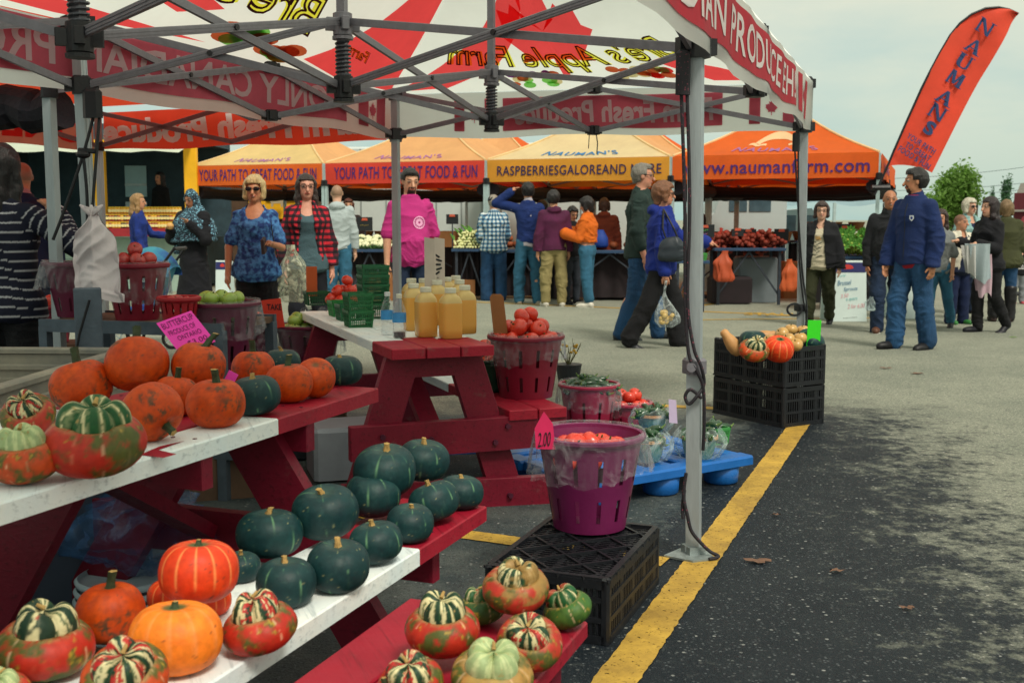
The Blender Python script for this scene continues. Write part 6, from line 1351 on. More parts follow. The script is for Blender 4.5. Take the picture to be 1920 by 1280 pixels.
# pepper basket on the pallet
loc = K(1103, 828, .0); loc.z = .14; ob = basket('rose red basket full of dark green peppers behind the red bench end', K(1104, 795, .14), .165, .13, .235, 'rose', (.13, 9, .12), slots=((.10, .62),), every=6); locp = ob.location.copy()
def pepper(key, label, group):
    def mk():
        o = MB().tube([(0, -.055, 0), (.004, -.04, .003), (.006, -.01, .008), (.002, .02, .006), (-.006, .042, -.002), (-.010, .055, -.010)], [.008, .0165, .018, .0155, .010, .002], 10).build('pepper', mat('pepper_green', C(24, 52, 36), .22, .3, 20, spec=.7, col2=C(44, 86, 50)), None, smooth=True)
        MB().tube([(0, -.054, 0), (0, -.066, .004), (.006, -.078, .012)], [.009, .004, .003], 6).build('stem', mat('pepper_stem', C(92, 116, 60), .7), o); return tag(o, label, 'pepper', group)
    return once(key, mk)
def mound(pl, c, R_, n, z, hgt, seed):
    rr = random.Random(seed)
    for i in range(n): a = rr.random()*6.28; q = R_*rr.random()**.5; pl(Vector((c[0]+q*math.cos(a), c[1]+q*math.sin(a), c[2]+z+hgt*(1-(q/R_)**2)+rr.uniform(-.012, .012))), (rr.uniform(-.4, .4), rr.uniform(-.3, .3), rr.random()*6.28), rr.uniform(.85, 1.15))
mound(pepper('pepA', 'dark green pepper in the full rose red basket', 'peppers in the rose red basket'), locp, .135, 62, .20, .055, 2)
# blue pallet
pr_ = K(1415, 852, .14); e1 = Vector((.80, .60, 0)).normalized(); e1 = Vector((.83, .56, 0)).normalized(); e2 = Vector((-.56, .83, 0)); E = thing('plastic_pallet', 'blue plastic pallet holding the pepper bags beside the canopy leg', 'pallet'); M_PAL = mat('pallet_blue', C(24, 98, 176), .42, .15, 6, .08, 40)
def PP(a, b_, z): return Vector((pr_.x, pr_.y, 0))-e1*a+e2*b_+Vector((0, 0, z))
rP = Matrix((-e1, e2, Vector((0, 0, 1)))).transposed(); LP_, WP_ = 1.05, .80; m_ = MB()
for b0 in (0, .25, .52): m_.box(PP(LP_/2, b0+.06 if b0 else .05, .115), (LP_, .10 if b0 else .10, .045), rP, ch=.01)
m_.box(PP(LP_/2, WP_-.05, .115), (LP_, .10, .045), rP, ch=.01)
for a0 in (0, .12, .30, .45, .60, .75, .93): m_.box(PP(a0+.05, WP_/2, .1135), (.09, WP_-.02, .04), rP, ch=.008)
m_.build('deck', M_PAL, E)
for a0 in (.13, .525, .92):
    for b0 in (.10, .40, .70): m_ = MB(); q = PP(a0, b0, 0); m_.lathe([(.07, 0), (.085, .01), (.092, .095)], 16, q); m_.build('foot', M_PAL, E, smooth=True)
pq = K(955, 845, .14); m_ = MB(); E2 = thing('plastic_pallet', 'blue plastic pallet half hidden behind the red table legs', 'pallet')
for b0 in (0, .3, .6): m_.box((pq.x-.42, pq.y+.15+b0, .12), (.90, .12, .045), RZ(.15), ch=.01)
m_.build('deck', M_PAL, E2); m_ = MB(); m_.box((pq.x-.06, pq.y+.05, .05), (.14, .12, .09), RZ(.15), ch=.01).box((pq.x-.8, pq.y+.05, .05), (.14, .12, .09), RZ(.15), ch=.01); m_.build('foot', M_PAL, E2)
M_BAGW = film('white_bag', (.70, .84, .84, 1), .34, .3); M_WOODRIM = mat('wood_rim', C(196, 140, 90), .7, .2, 20); M_TEALB = mat('basket_teal', C(60, 120, 112), .6, .15, 8)
def pbag(label, cx, cy, r, h, seed):
    q = K(cx, cy, .14); o = MB().lathe([(r*.72, 0), (r*.85, h*.3), (r, h)], 20, caps=False).build('quart_basket', M_TEALB, None, loc=q, smooth=True); tag(o, label, 'basket'); MB().lathe([(r*1.0, h-.012), (r*1.06, h-.01), (r*1.06, h+.004), (r, h+.004)], 20, caps=False).build('rim', M_WOODRIM, o); MB().grid(lambda a, t: Vector(((r*(1.05+.40*math.sin(math.pi*min(1, t*1.02))**.8*(1+.22*math.sin(2*math.pi*a*2+seed)))+.006*math.sin(2*math.pi*a*13+seed+6*t)+.004*math.sin(2*math.pi*a*23+9*t))*math.cos(2*math.pi*a), (r*(1.05+.40*math.sin(math.pi*min(1, t*1.02))**.8*(1+.22*math.sin(2*math.pi*a*2+seed)))+.006*math.sin(2*math.pi*a*13+seed+6*t)+.004*math.sin(2*math.pi*a*23+9*t))*math.sin(2*math.pi*a), .004+(h+.03)*(1-t)**.9+.012*math.sin(2*math.pi*a*5+seed)*(1-t))), 80, 12).build('plastic_bag', M_BAGW, o, smooth=True)
    mound(pepper('pep%d' % seed, 'dark green pepper in the '+label, 'peppers in the '+label), q, r*.9, 18, h*.85, .05, seed); return q
pbag('small bagged basket on the pallet left of the canopy leg', 1212, 862, .088, .105, 31); pbag('small bagged basket on the pallet behind the canopy leg', 1310, 856, .088, .105, 32); pbag('small bagged basket at the back of the pallet', 1222, 810, .08, .10, 33)
def gbasket(label, loc, w_=.125, d_=.125, h=.085, c=(30, 110, 60), rz=0.0, group=None, tap=.86):
    o = MB()
    for s in range(4):
        r_ = RZ(s*math.pi/2); ln = w_ if s % 2 == 0 else d_; dist = (d_ if s % 2 == 0 else w_)/2
        for i in range(12): x = ln*(-.5+(i+.5)/12); o.bar(r_ @ Vector((x*tap, -dist*tap, 0)), r_ @ Vector((x, -dist, h)), .0042, .003)
        for z in (.02, .3, .55, .8): f_ = tap+(1-tap)*z; o.bar(r_ @ Vector((-ln/2*f_, -dist*f_, h*z)), r_ @ Vector((ln/2*f_, -dist*f_, h*z)), .003, .0045)
        o.bar(r_ @ Vector((-ln/2-.003, -dist, h-.005)), r_ @ Vector((ln/2+.003, -dist, h-.005)), .006, .014); o.bar(r_ @ Vector((-ln/2*tap, -dist*tap, 0)), r_ @ Vector((-ln/2, -dist, h)), .006, .006)
    o.box((0, 0, .002), (w_*tap, d_*tap, .003)); o = o.build('berry_basket', mat('berry_green_%d' % c[1], C(*c), .45, .15, 9), None, loc=loc, rz=rz); return tag(o, label, 'basket', group)
q = K(1336, 830, .14); gbasket('green berry basket of peppers at the right of the pallet', q, rz=.5, c=(60, 140, 70)); mound(pepper('pep40', 'dark green pepper in the green berry basket on the pallet', 'peppers in the berry basket'), q, .06, 10, .06, .035, 40)
# tomatoes heaped behind, in a bag
q = K(1178, 792, .14); ob = basket('low basket of tomatoes behind the pepper bags', q, .13, .11, .12, 'rose', (.08, 12, .15)); heap(fruitP('tomC', 'tomato in the low basket behind the pepper bags', 'tomato', .042, TOM, .85, 'tomatoes behind the pepper bags'), q, .13, 20, .042, .10, seed=6)
q = KD(1262, 770, 5.9); m_ = MB(); m_.prism([(-.022, -.06), (.022, -.065), (.018, .055), (-.022, .06)], 0, .003, fn=lambda x, y, z: (q.x+x, q.y+z+.3*y, q.z+y)); tag(m_.build('price_card', mat('card_lilac', C(176, 160, 186), .8, .08, 8)), 'pale lilac price card standing among the pepper bags', 'card')
# ---------------------------------------------------------------- crates of mixed squash by the yellow line
k0 = K(1468, 803, 0); kx = K(1338, 773, 0)-k0; ky = K(1546, 793, 0)-k0
E, P1c, Lc, Wc = crate('lower black crate of the stack on the yellow line', k0, ky, kx, .255, upside=False); E, P2c, Lc, Wc = crate('upper black crate holding mixed squash on the yellow line', k0, ky, kx, .255, upside=False, z0=.257)
zq = .257+.16
G('kabocha', 1413, 640, 52, zq, 28, 'round dark green squash in the upper black crate', (0, 0, 1), .03, stem='none'); G('turban', 1416, 652, 58, zq, 61, 'small striped turban squash in the upper black crate', (.1, -.7, 1), .02); G('hubbard', 1461, 654, 56, zq, 56, 'red orange squash in front in the upper black crate', (0, -.4, 1), .01); G('kabocha', 1521, 640, 52, zq, 26, 'dark green squash beside the lime card in the crate', (.5, -.4, 1), .02)
def oblong(label, cx, cy, ln, r, z, ang, c, nm):
    q = K(cx, cy, z); s = MB(); d = Vector((math.cos(ang), 0, math.sin(ang))); s.tube([q+d*ln*(t-.5) for t in (0, .04, .2, .4, .6, .78, .92, .98, 1)], [r*f_ for f_ in (.2, .6, .98, 1.05, .9, .66, .62, .45, .1)], 16); o = s.build(nm, mat(nm+'_%d' % c[1], C(*c), .5, .14, 14, .05, 40), None, smooth=True); return tag(o, label, 'squash')
oblong('tan butternut squash leaning at the left of the crate', 1371, 642, .20, .045, .50, 2.2, (196, 146, 92), 'butternut_squash'); oblong('orange carrot shaped squash low in the crate front', 1405, 656, .14, .032, .49, 2.6, (206, 96, 46), 'orange_squash'); oblong('tan butternut squash lying at the back of the crate', 1436, 630, .14, .04, .53, .2, (190, 140, 90), 'butternut_squash')
po_ = fruitP('onion', 'tan onion on top of the mixed squash crate', 'onion', .045, ((186, 140, 76), (206, 164, 96)), .85, 'tan onions on the crate')
for cx, cy, z in ((1483, 618, .58), (1500, 634, .55), (1478, 636, .55), (1466, 626, .56), (1492, 646, .52), (1505, 620, .57), (1443, 640, .54)): po_(K(cx, cy, z), (random.uniform(-1, 1), random.uniform(-1, 1), 0), random.uniform(.85, 1.1))
q = K(1528, 633, .55); m_ = MB(); m_.box(q+Vector((0, .03, .01)), (.085, .004, .20), RX(.12)); tag(m_.build('price_card', mat('card_lime', C(60, 226, 40), .7, .06, 5)), 'bright lime green price card standing in the squash crate', 'card')
# ================================================================ on the second table: jugs, bottles, berry baskets
M_JUGL = glassy('cider_amber', C(226, 170, 84), .25, .12, 1.36); M_JUGL.node_tree.nodes['Principled BSDF'].inputs['Subsurface Weight'].default_value = .25; M_JUGL.node_tree.nodes['Principled BSDF'].inputs['Subsurface Radius'].default_value = (.05, .03, .01); M_CAPW = mat('cap_white', C(206, 206, 186), .5, .08, 10); M_JUGT = mat('jug_plastic', C(214, 186, 120), .35, .08, 8, alpha=.9)
def mk_jug():
    def sq(r, z, k): return [(r*math.copysign(abs(math.cos(a))**k, math.cos(a)), r*math.copysign(abs(math.sin(a))**k, math.sin(a)), z) for a in [2*math.pi*i/28 for i in range(28)]]
    prof = [(.042, 0, .42), (.050, .005, .36), (.051, .05, .34), (.051, .160, .34), (.051, .178, .36), (.048, .196, .45), (.040, .212, .7), (.029, .222, .9), (.0265, .226, 1), (.0265, .236, 1)]
    b_ = MB(); vs = []; n = 28
    for r, z, k in prof: vs += sq(r, z, k)
    fs = [(i*n+j, i*n+(j+1) % n, (i+1)*n+(j+1) % n, (i+1)*n+j) for i in range(len(prof)-1) for j in range(n)]+[tuple(range(n-1, -1, -1)), tuple((len(prof)-1)*n+j for j in range(n))]; b_.add(vs, fs)
    b_.m = [1 if (sum(b_.v[i][2] for i in f_)/len(f_)) > .172 else 0 for f_ in b_.f]; o = b_.build('cider_jug', [M_JUGL, M_JUGT], None, smooth=True); MB().lathe([(.028, .228), (.029, .231), (.029, .250), (.027, .253)], 24).build('cap', M_CAPW, o); return tag(o, 'plastic jug of amber cider in the group on the red table end', 'jug', 'cider jugs on the table')
pj = once('jug', mk_jug); jr = math.atan2(wB.y, wB.x)
for i, (px_, py) in enumerate(((799, 634), (845, 637), (872, 628), (776, 622), (820, 612), (862, 610), (795, 606), (838, 602), (772, 606), (815, 598), (855, 597))): q = K(px_, py-3, .75); pj(q, (0, 0, jr+random.uniform(-.1, .1)), .92)
M_PET = film('clear_pet', (.9, .94, .96, 1), .22, .08); M_BLBL = mat('bottle_label_blue', C(60, 140, 200), .5, .2, 40); M_CLEARCAP = mat('cap_clear', C(200, 206, 206), .4)
def bottle(px_, py, label, cap):
    q = K(px_, py, .75); o = MB().lathe([(.024, 0), (.031, .006), (.031, .03), (.029, .036), (.031, .042), (.029, .052), (.031, .06), (.031, .12), (.028, .14), (.018, .165), (.012, .178), (.012, .19)], 20).build('water_bottle', M_PET, None, loc=q, smooth=True); tag(o, label, 'bottle'); MB().lathe([(.0322, .075), (.0322, .118)], 20, caps=False).build('label', M_BLBL, o, smooth=True); MB().lathe([(.014, .186), (.014, .203), (.012, .205)], 14).build('cap', cap, o)
bottle(727, 628, 'clear water bottle with blue label next to the green baskets', M_CLEARCAP); bottle(749, 634, 'water bottle with dark dregs beside the jugs', M_CAPW)
q = K(749, 634, .75); tag(MB().lathe([(.022, .004), (.027, .008), (.027, .03)], 16).build('dregs', mat('dregs_dark', C(52, 36, 40), .3), None, loc=q), 'dark dregs in the bottom of the water bottle beside the jugs', 'liquid')
q = K(816, 608, .75); m_ = MB()
for a, b_ in ((-.034, 0.001), (.001, .034)): m_.prism([(a, .03), (b_, .03), (b_, .445), (a, .455)], 0, .003, fn=lambda x, y, z: (q.x+x*1.55, q.y-.03+z+abs(x)*.6, q.z+y))
sg = tag(m_.build('paper_sign', mat('kraft_paper_white', C(196, 184, 172), .85, .08, 9)), 'folded pale paper sign with black leaf emblem standing among the jugs', 'sign'); m_ = MB()
for k in range(5): m_.box((q.x+.016+.008*(k % 2), q.y-.026, q.z+.27+.022*k), (.036-.005*abs(2-k), .003, .009), RY(.3*(k-2)))
m_.lathe([(.006, 0), (.006, .002)], 8, (q.x+.018, q.y-.028, q.z+.245)); m_.build('emblem', mat('emblem_black', C(24, 30, 34), .8), sg)
for i, (px_, py, k, cc) in enumerate(((700, 596, 5, (24, 92, 58)), (672, 612, 2, (26, 98, 56)), (640, 592, 1, (40, 128, 64)), (655, 600, 1, (24, 92, 50)))):
    q = K(px_, py, .75)
    for j in range(k): gbasket('%s green berry basket in the stack behind the bottles' % ('lowest', 'second', 'third', 'fourth', 'topmost')[j] if i == 0 else ('%s of two green berry baskets in front of the tall stack' % ('lower', 'upper')[j] if i == 1 else ('bright green berry basket under the tomatoes on the white top', 'dark green berry basket by the tomatoes on the white top')[i-2]), q+Vector((0, 0, j*(.052 if k > 2 else .088))), .15 if k > 2 else .13, .14, .085, cc, jr)
q = K(652, 575, .75); heap(fruitP('tomD', 'tomato piled between the berry baskets on the white table end', 'tomato', .042, TOM, .85, 'tomatoes on the white table end'), q, .15, 16, .042, .05, seed=9)
q = K(594, 571, .75); gbasket('dark green berry basket with the orange card at the table corner', q, .15, .12, .085, (24, 84, 50), jr); m_ = MB(); m_.box(q+Vector((-.03, .0, .15)), (.07, .004, .19), RZ(jr)); tag(m_.build('price_card', mat('card_rust', C(186, 84, 40), .8, .1, 9)), 'tall rust orange card standing in the corner berry basket', 'card')
q = K(572, 583, .75); lm = MB(); lm.grid(lambda s, t: Vector((q.x-.02+.22*s-.10*t*s, q.y-.05+.12*s+.03*math.sin(9*s+t*4), .762-.20*t*(1-.55*s)+.015*math.sin(14*s+7*t))), 22, 12); tag(lm.build('plastic_sheet', M_FILM, None, smooth=True), 'clear plastic sheet draped over the far corner of the table', 'plastic sheet')
# ================================================================ grey shelving with apple baskets behind the pumpkins
M_STEEL = mat('shelf_grey_steel', C(84, 96, 108), .5, .2, 12, .08, 60, metal=.3); M_SHWOOD = mat('shelf_board', C(96, 74, 58), .8, .2, 8, stretch=(1, 6, 1))
dH = 5.35; z1_ = KD(200, 607, dH).z; sh = thing('display_rack', 'grey steel rack with brown boards holding the apple baskets', 'rack'); a, b_ = KD(78, 600, dH), KD(420, 622, dH-.25)
m_ = MB(); dirr = Vector((b_.x-a.x, b_.y-a.y, 0)).normalized(); nr_ = Vector((-dirr.y, dirr.x, 0)); rS = Matrix((dirr, nr_, Vector((0, 0, 1)))).transposed(); mid = (a+b_)/2; LS = (b_-a).length; mid.z = z1_
MB().box(mid+nr_*.25, (LS-.02, .50, .03), rS).build('shelf_board', M_SHWOOD, sh)
m_ = MB(); m_.box(mid-nr_*.012+Vector((0, 0, -.005)), (LS, .022, .06), rS).box(mid+nr_*.512+Vector((0, 0, -.005)), (LS, .022, .06), rS); m_.build('rail', M_STEEL, sh)
for s in (.02, .98):
    for o_ in (.0, .5): q = a+(b_-a)*s+nr_*o_; MB().box((q.x, q.y, z1_/2-.01), (.045, .045, z1_), rS).build('leg', M_STEEL, sh)
z2_ = .22; MB().box(Vector((mid.x, mid.y, z2_))+nr_*.25+dirr*.15, (LS, .5, .03), rS).build('shelf_board', M_SHWOOD, sh); m_ = MB(); m_.box(Vector((mid.x, mid.y, z2_))-nr_*.012+dirr*.15, (LS, .022, .05), rS); m_.build('rail', M_STEEL, sh)
# square steel post in front of the rack
q = KD(166, 600, 4.9); E = thing('steel_post', 'grey square steel post below the hanging white bag', 'post', (q.x, q.y, 0)); MB().box((0, 0, .50), (.115, .05, 1.0), RZ(.35), ch=.006).build('column', M_STEEL, E); MB().box((0, 0, .015), (.3, .3, .03), RZ(.35)).build('base_plate', M_STEEL, E); MB().tube([(.03, -.06, .95), (-.02, -.06, .8), (-.06, -.06, .62)], .006, 6).build('strap', M_BLK, E)
AP = ((150, 30, 40), (196, 70, 60)); GA = ((126, 156, 60), (160, 184, 84))
pa = fruitP('appR', 'red apple heaped in the tall wine red basket on the rack', 'apple', .04, AP, .88, 'red apples in the tall basket')
q = K(258, 598, z1_+.016); basket('tall wine red basket of red apples on the rack right of the white bag', q, .15, .10, .27, 'maroon', (.17, 21, .06)); heap(pa, q, .14, 18, .04, .235, seed=11)
q = K(148, 592, z1_+.016); basket('wine red basket half hidden behind the hanging white bag', q, .155, .10, .27, 'plum', (.14, 22, .25))
q = K(337, 612, z1_+.016); basket('small bright red slotted basket on the rack', q, .088, .066, .135, 'red', None, slots=((.45, .85),), every=4); heap(fruitP('appS', 'red apple in the small bright red basket', 'apple', .036, AP, .88, 'apples in the small red basket'), q, .08, 9, .036, .11, seed=12)
q = K(418, 688, .60); basket('plum basket of green apples with torn clear liner right of the pink card', q, .175, .12, .31, 'plum', (.15, 23, .12)); heap(fruitP('appG', 'green apple in the plum basket right of the pink card', 'apple', .042, GA, .88, 'green apples in the plum basket'), q, .155, 14, .042, .27, seed=13); tag(MB().box(q+Vector((0, 0, -.302)), (.34, .34, .596), RZ(.3), ch=.01).build('wooden_box', M_SHWOOD), 'brown wooden box under the plum basket of green apples', 'box')
q = K(580, 690, .42); basket('plum basket of mixed green and red apples left of the second table', q, .19, .14, .26, 'plum', (.16, 24, .10)); heap(fruitP('appM', 'green apple in the basket left of the second table', 'apple', .042, GA, .88, 'apples left of the second table'), q, .17, 16, .042, .23, seed=14); tag(MB().box(q+Vector((0, 0, -.212)), (.38, .38, .416), RZ(.3), ch=.01).build('wooden_box', M_SHWOOD), 'brown wooden box under the mixed apple basket', 'box')
q = K(486, 668, .50); basket('small bagged basket of pink peaches between the two apple baskets', q, .10, .07, .20, 'plum', (.17, 25, .25)); heap(fruitP('peach', 'pink peach in the small bagged basket', 'peach', .035, ((214, 84, 90), (226, 130, 90)), .92, 'peaches in the bagged basket'), q, .09, 9, .035, .18, seed=15); tag(MB().box(q+Vector((0, 0, -.252)), (.2, .2, .496), RZ(.3), ch=.01).build('wooden_box', M_SHWOOD), 'tall brown wooden box under the peach basket', 'box')
q = KD(512, 588, 5.75); m_ = MB(); m_.box(q, (.10, .004, .15), RY(-.12)); E = tag(m_.build('price_card', mat('card_scarlet', C(206, 56, 38), .8, .1, 8)), 'scarlet card lettered in black behind the peaches', 'card'); m_ = MB(); put(m_, 'TAKE', lambda a_, b2, off: q+Vector((-.03+.075*a_, -.004, .02+.03*b2))); m_.build('lettering', mat('marker_black', C(30, 20, 30), .8), E)
q = KD(95, 605, 6.2); q.z = .62; basket('rose basket of red apples beside the striped top woman', q, .12, .09, .20, 'rose', (.10, 26, .12)); heap(fruitP('appL', 'red apple in the rose basket beside the striped top woman', 'apple', .042, ((206, 60, 60), (226, 100, 80)), .88, 'red apples by the striped top woman'), q, .11, 12, .042, .17, seed=16); tag(MB().box(q+Vector((0, 0, -.312)), (.30, .30, .616), RZ(.3), ch=.01).build('wooden_box', M_SHWOOD), 'brown wooden box under the rose basket of apples', 'box')
# dark green tub behind the second table's bench
q = K(890, 728, .44); o = MB().lathe([(.10, 0), (.115, .01), (.15, .15), (.156, .155), (.156, .165), (.146, .165)], 32, caps=True).build('green_tub', mat('tub_green', C(28, 70, 54), .4, .12, 8), None, smooth=False, loc=fBb(.62, .14, .44)); tag(o, 'dark green plastic tub with tomatoes behind the dark red basket', 'tub'); heap(fruitP('tomE', 'tomato in the dark green tub on the bench', 'tomato', .042, TOM, .85, 'tomatoes in the green tub'), o.location, .14, 10, .042, .15, seed=17)
# pink price card among the pumpkins
q = KD(347, 621, 3.35); d1 = KD(393, 592, 3.35)-KD(296, 611, 3.35); ax = Vector((.85, 0, .36)).normalized(); 
c00, c10, c01 = KD(338, 660, 3.36), KD(386, 640, 3.36), KD(293, 606, 3.40); ux = c10-c00; uy = c01-c00; c00 = c00-uy*.06
c00, c10, c01 = KD(338, 664, 3.36), KD(404, 640, 3.36), KD(293, 606, 3.42); ux = c10-c00; uy = c01-c00
nrm = ux.cross(uy).normalized(); nrm = nrm if nrm.y < 0 else -nrm
m_ = MB(); m_.add([c00, c00+ux, c00+ux+uy, c00+uy]+[p-nrm*.002 for p in (c00, c00+ux, c00+ux+uy, c00+uy)], [(0, 1, 2, 3), (7, 6, 5, 4), (0, 4, 5, 1), (1, 5, 6, 2), (2, 6, 7, 3), (3, 7, 4, 0)]); E = tag(m_.build('price_card', mat('card_pink', C(244, 70, 188), .7, .05, 6)), 'hot pink handwritten squash price card standing over the pumpkins', 'card'); m_ = MB()
for s, x0_, x1_, y0_, y1_ in (('BUTTERCUP', .06, .95, .76, .93), ('PRODUCE OF', .10, .86, .54, .68), ('ONTARIO', .22, .88, .34, .47), ('$3.00', .35, .90, .10, .26)): put(m_, s, lambda a_, b2, off: c00+ux*(x0_+(x1_-x0_)*a_)+uy*(y0_+(y1_-y0_)*b2)+nrm*.002, 0, -.005, .15)
m_.build('lettering', mat('marker_purple', C(96, 14, 76), .8), E)
q = K(431, 712, .83); tag(MB().box(q, (.03, .003, .05), RY(.5)).build('price_card', MATS['card_pink']), 'small corner of pink card behind the tall stemmed pumpkin', 'card')
# grey produce bin at the left
M_BIN = mat('bin_grey', C(120, 122, 118), .65, .15, 6, .1, 40, col2=C(150, 146, 130)); M_BINI = mat('bin_inner', C(128, 112, 100), .8, .2, 5)
b0_, b1_, b2_ = K(235, 655, .78), K(-60, 622, .78), K(10, 722, .78); E = thing('produce_bin', 'large grey plastic produce bin behind the pumpkins at the left edge', 'bin'); 
ex = (b2_-b0_); L1 = Vector((ex.x, ex.y, 0)); L1n = L1.normalized(); L2n = Vector((L1n.y, -L1n.x, 0)); L2n = L2n if L2n.y > 0 else -L2n; rBn = Matrix((L1n, L2n, Vector((0, 0, 1)))).transposed(); BL, BW = 1.2, 1.0
def BP(a, b_, z): return Vector((b0_.x, b0_.y, 0))+L1n*a+L2n*b_+Vector((0, 0, z))
m_ = MB()
for z in (.775, .71, .655): m_.box(BP(BL/2, 0, z), (BL, .05 if z > .7 else .035, .022), rBn, ch=.006).box(BP(0, BW/2, z), (.05 if z > .7 else .035, BW, .022), rBn, ch=.006).box(BP(BL/2, BW, z), (BL, .05, .022), rBn, ch=.006)
m_.build('rim', M_BIN, E); m_ = MB(); m_.box(BP(BL/2, 0, .40), (BL-.02, .025, .72), rBn).box(BP(0, BW/2, .40), (.025, BW-.02, .72), rBn); m_.build('side_panel', M_BIN, E); m_ = MB(); m_.box(BP(BL/2, BW-.02, .40), (BL-.05, .02, .70), rBn).box(BP(BL/2, BW/2, .30), (BL-.05, BW-.05, .02), rBn); m_.build('inner_wall', M_BINI, E)
m_ = MB()
for z in (.775,): m_.box(BP(BL, BW/2, z), (.05, BW, .022), rBn, ch=.006)
m_.build('rim', M_BIN, E)
# under the first table: lids, clear bags, grey box
q = K(240, 1120, .22); E = thing('lid_stack', 'stack of pale blue white bucket lids under the first table', 'lids', (q.x-.12, q.y+.28, 0))
for k in range(6): MB().lathe([(.001, 0), (.15, 0), (.155, .012), (.145, .02)], 36, (0.004*k, 0, .02+.032*k), caps=False).build('lid', mat('lid_white', C(186, 206, 216), .4, .06, 6), E, smooth=True)
MB().box((0, 0, .01), (.34, .34, .02)).build('pallet_board', M_SHWOOD, E)
def crumple(name, label, c, r, m, seed, amp=.35):
    s = MB(); n, k = 36, 20; vs = []
    for j in range(k+1):
        for i in range(n): la = -math.pi/2+math.pi*j/k; lo = 2*math.pi*i/n; p = np.array([math.cos(la)*math.cos(lo), math.cos(la)*math.sin(lo), math.sin(la)]); f_ = 1+amp*(fbm(p*2.2+seed, seed)-.5)*2+.25*amp*(vnoise(p*7+seed, seed)-.5); vs.append(Vector((c[0]+r[0]*p[0]*f_, c[1]+r[1]*p[1]*f_, max(c[2]+r[2]*p[2]*f_, .01))))
    s.add(vs, [(j*n+i, j*n+(i+1) % n, (j+1)*n+(i+1) % n, (j+1)*n+i) for j in range(k) for i in range(n)]); return tag(s.build(name, m, None, smooth=True), label, 'plastic bag')
q = K(262, 1075, .30); crumple('plastic_bag', 'crumpled clear blue plastic bag lying under the first table', (q.x-.10, q.y+.34, .33), (.22, .18, .12), M_FILMB, 3, .6)
q = K(30, 1010, .4); tag(MB().box((q.x-.12, q.y+.55, .26), (.6, .4, .52), RZ(.36), ch=.02).build('storage_box', mat('box_slate', C(70, 82, 100), .6, .12, 5)), 'slate grey storage box under the first table at the left', 'box')
q = K(655, 880, .1); E = tag(MB().box((q.x-.02, q.y+.35, .14), (.46, .34, .26), RZ(.3), ch=.02).build('white_tote', mat('tote_white', C(150, 156, 166), .5, .12, 6)), 'pale tote box under the second table beside the red legs', 'box')
q = K(560, 880, .1); tag(MB().box((q.x-.3, q.y+.8, .2), (.4, .4, .38), RZ(.3), ch=.03).build('dark_tub', mat('tub_dark', C(34, 36, 44), .6)), 'dark plastic tub in the shade between the tables', 'tub')
q = K(1066, 728, 0)+Vector((.22, -.05, 0)); E = thing('flower_pot', 'dark pot of dried yellow flowers behind the pepper basket', 'pot', (q.x-.22, q.y+.05, 0)); MB().lathe([(.07, 0), (.10, .18), (.105, .19), (.095, .19)], 18).build('pot', mat('pot_dark', C(36, 40, 46), .5), E); m_ = MB(); rr = random.Random(8)
for k in range(14): a = rr.random()*6.28; m_.tube([(0, 0, .17), (.05*math.cos(a), .05*math.sin(a), .26), (.12*math.cos(a)*rr.random()*1.4, .12*math.sin(a), .30+.08*rr.random())], [.004, .003, .002], 4)
m_.build('stems', mat('dry_stem', C(84, 84, 50), .8, .3, 9), E); m_ = MB()
for k in range(9): a = rr.random()*6.28; m_.ell((.07*math.cos(a), .07*math.sin(a), .26+.08*rr.random()), (.013, .013, .011), 6, 4)
m_.build('flowers', mat('dry_flower', C(190, 150, 50), .8, .2, 20), E)
# white paper bag hanging on the left canopy leg
q = KD(175, 480, 5.05); hw = (KD(214, 480, 5.05)-KD(131, 480, 5.05)).x/2
def bagf(s, t, back=0):
    zt_, zb2 = KD(0, 388, 5.05).z, KD(0, 560, 5.05).z; z = zt_+(zb2-zt_)*t; wd = hw*(.16+.84*sstep(.02, .42, t))*(1-.06*sstep(.8, 1, t)); x = q.x+(s-.5)*2*wd+.012*t+.02*(t > .9)*s; bul = .075*(1-abs(2*s-1))*(.35+t*.65); p = np.array([[x*6, t*5, back]]); return Vector((x, q.y+(bul if back else -bul)+.05*(vnoise(p*np.array([[.9, .9, 1]]), 5)[0]-.5)+.055*abs(vnoise((p+np.array([[t*3, s*2, 0]]))*1.1+9, 8)[0]-.5)+.018*abs(vnoise(p*2.3+2, 4)[0]-.5)+.004*math.sin(18*t+9*s), z+.018*math.sin(5*s)*t))
m_ = MB(); m_.grid(lambda s, t: bagf(s, t, 0), 50, 60); m_.grid(lambda s, t: bagf(s, t, 1), 30, 34); E = tag(m_.build('carrier_bag', mat('paper_white', C(206, 198, 202), .75, .06, 6, .5, 9), None, smooth=True), 'crumpled white carrier bag hanging by the left canopy leg', 'bag'); m_ = MB()
for k in range(5): m_.tube([(q.x, q.y, KD(0, 402, 5.05).z), (q.x+.014*(k-2), q.y+.008*(k % 2), KD(0, 392, 5.05).z), (q.x+.026*(k-2), q.y-.01*(k % 2), KD(0, 384+3*(k % 2), 5.05).z)], [.014, .013, .004], 6, flat=.5)
m_.build('knot', MATS['paper_white'], E, smooth=True)
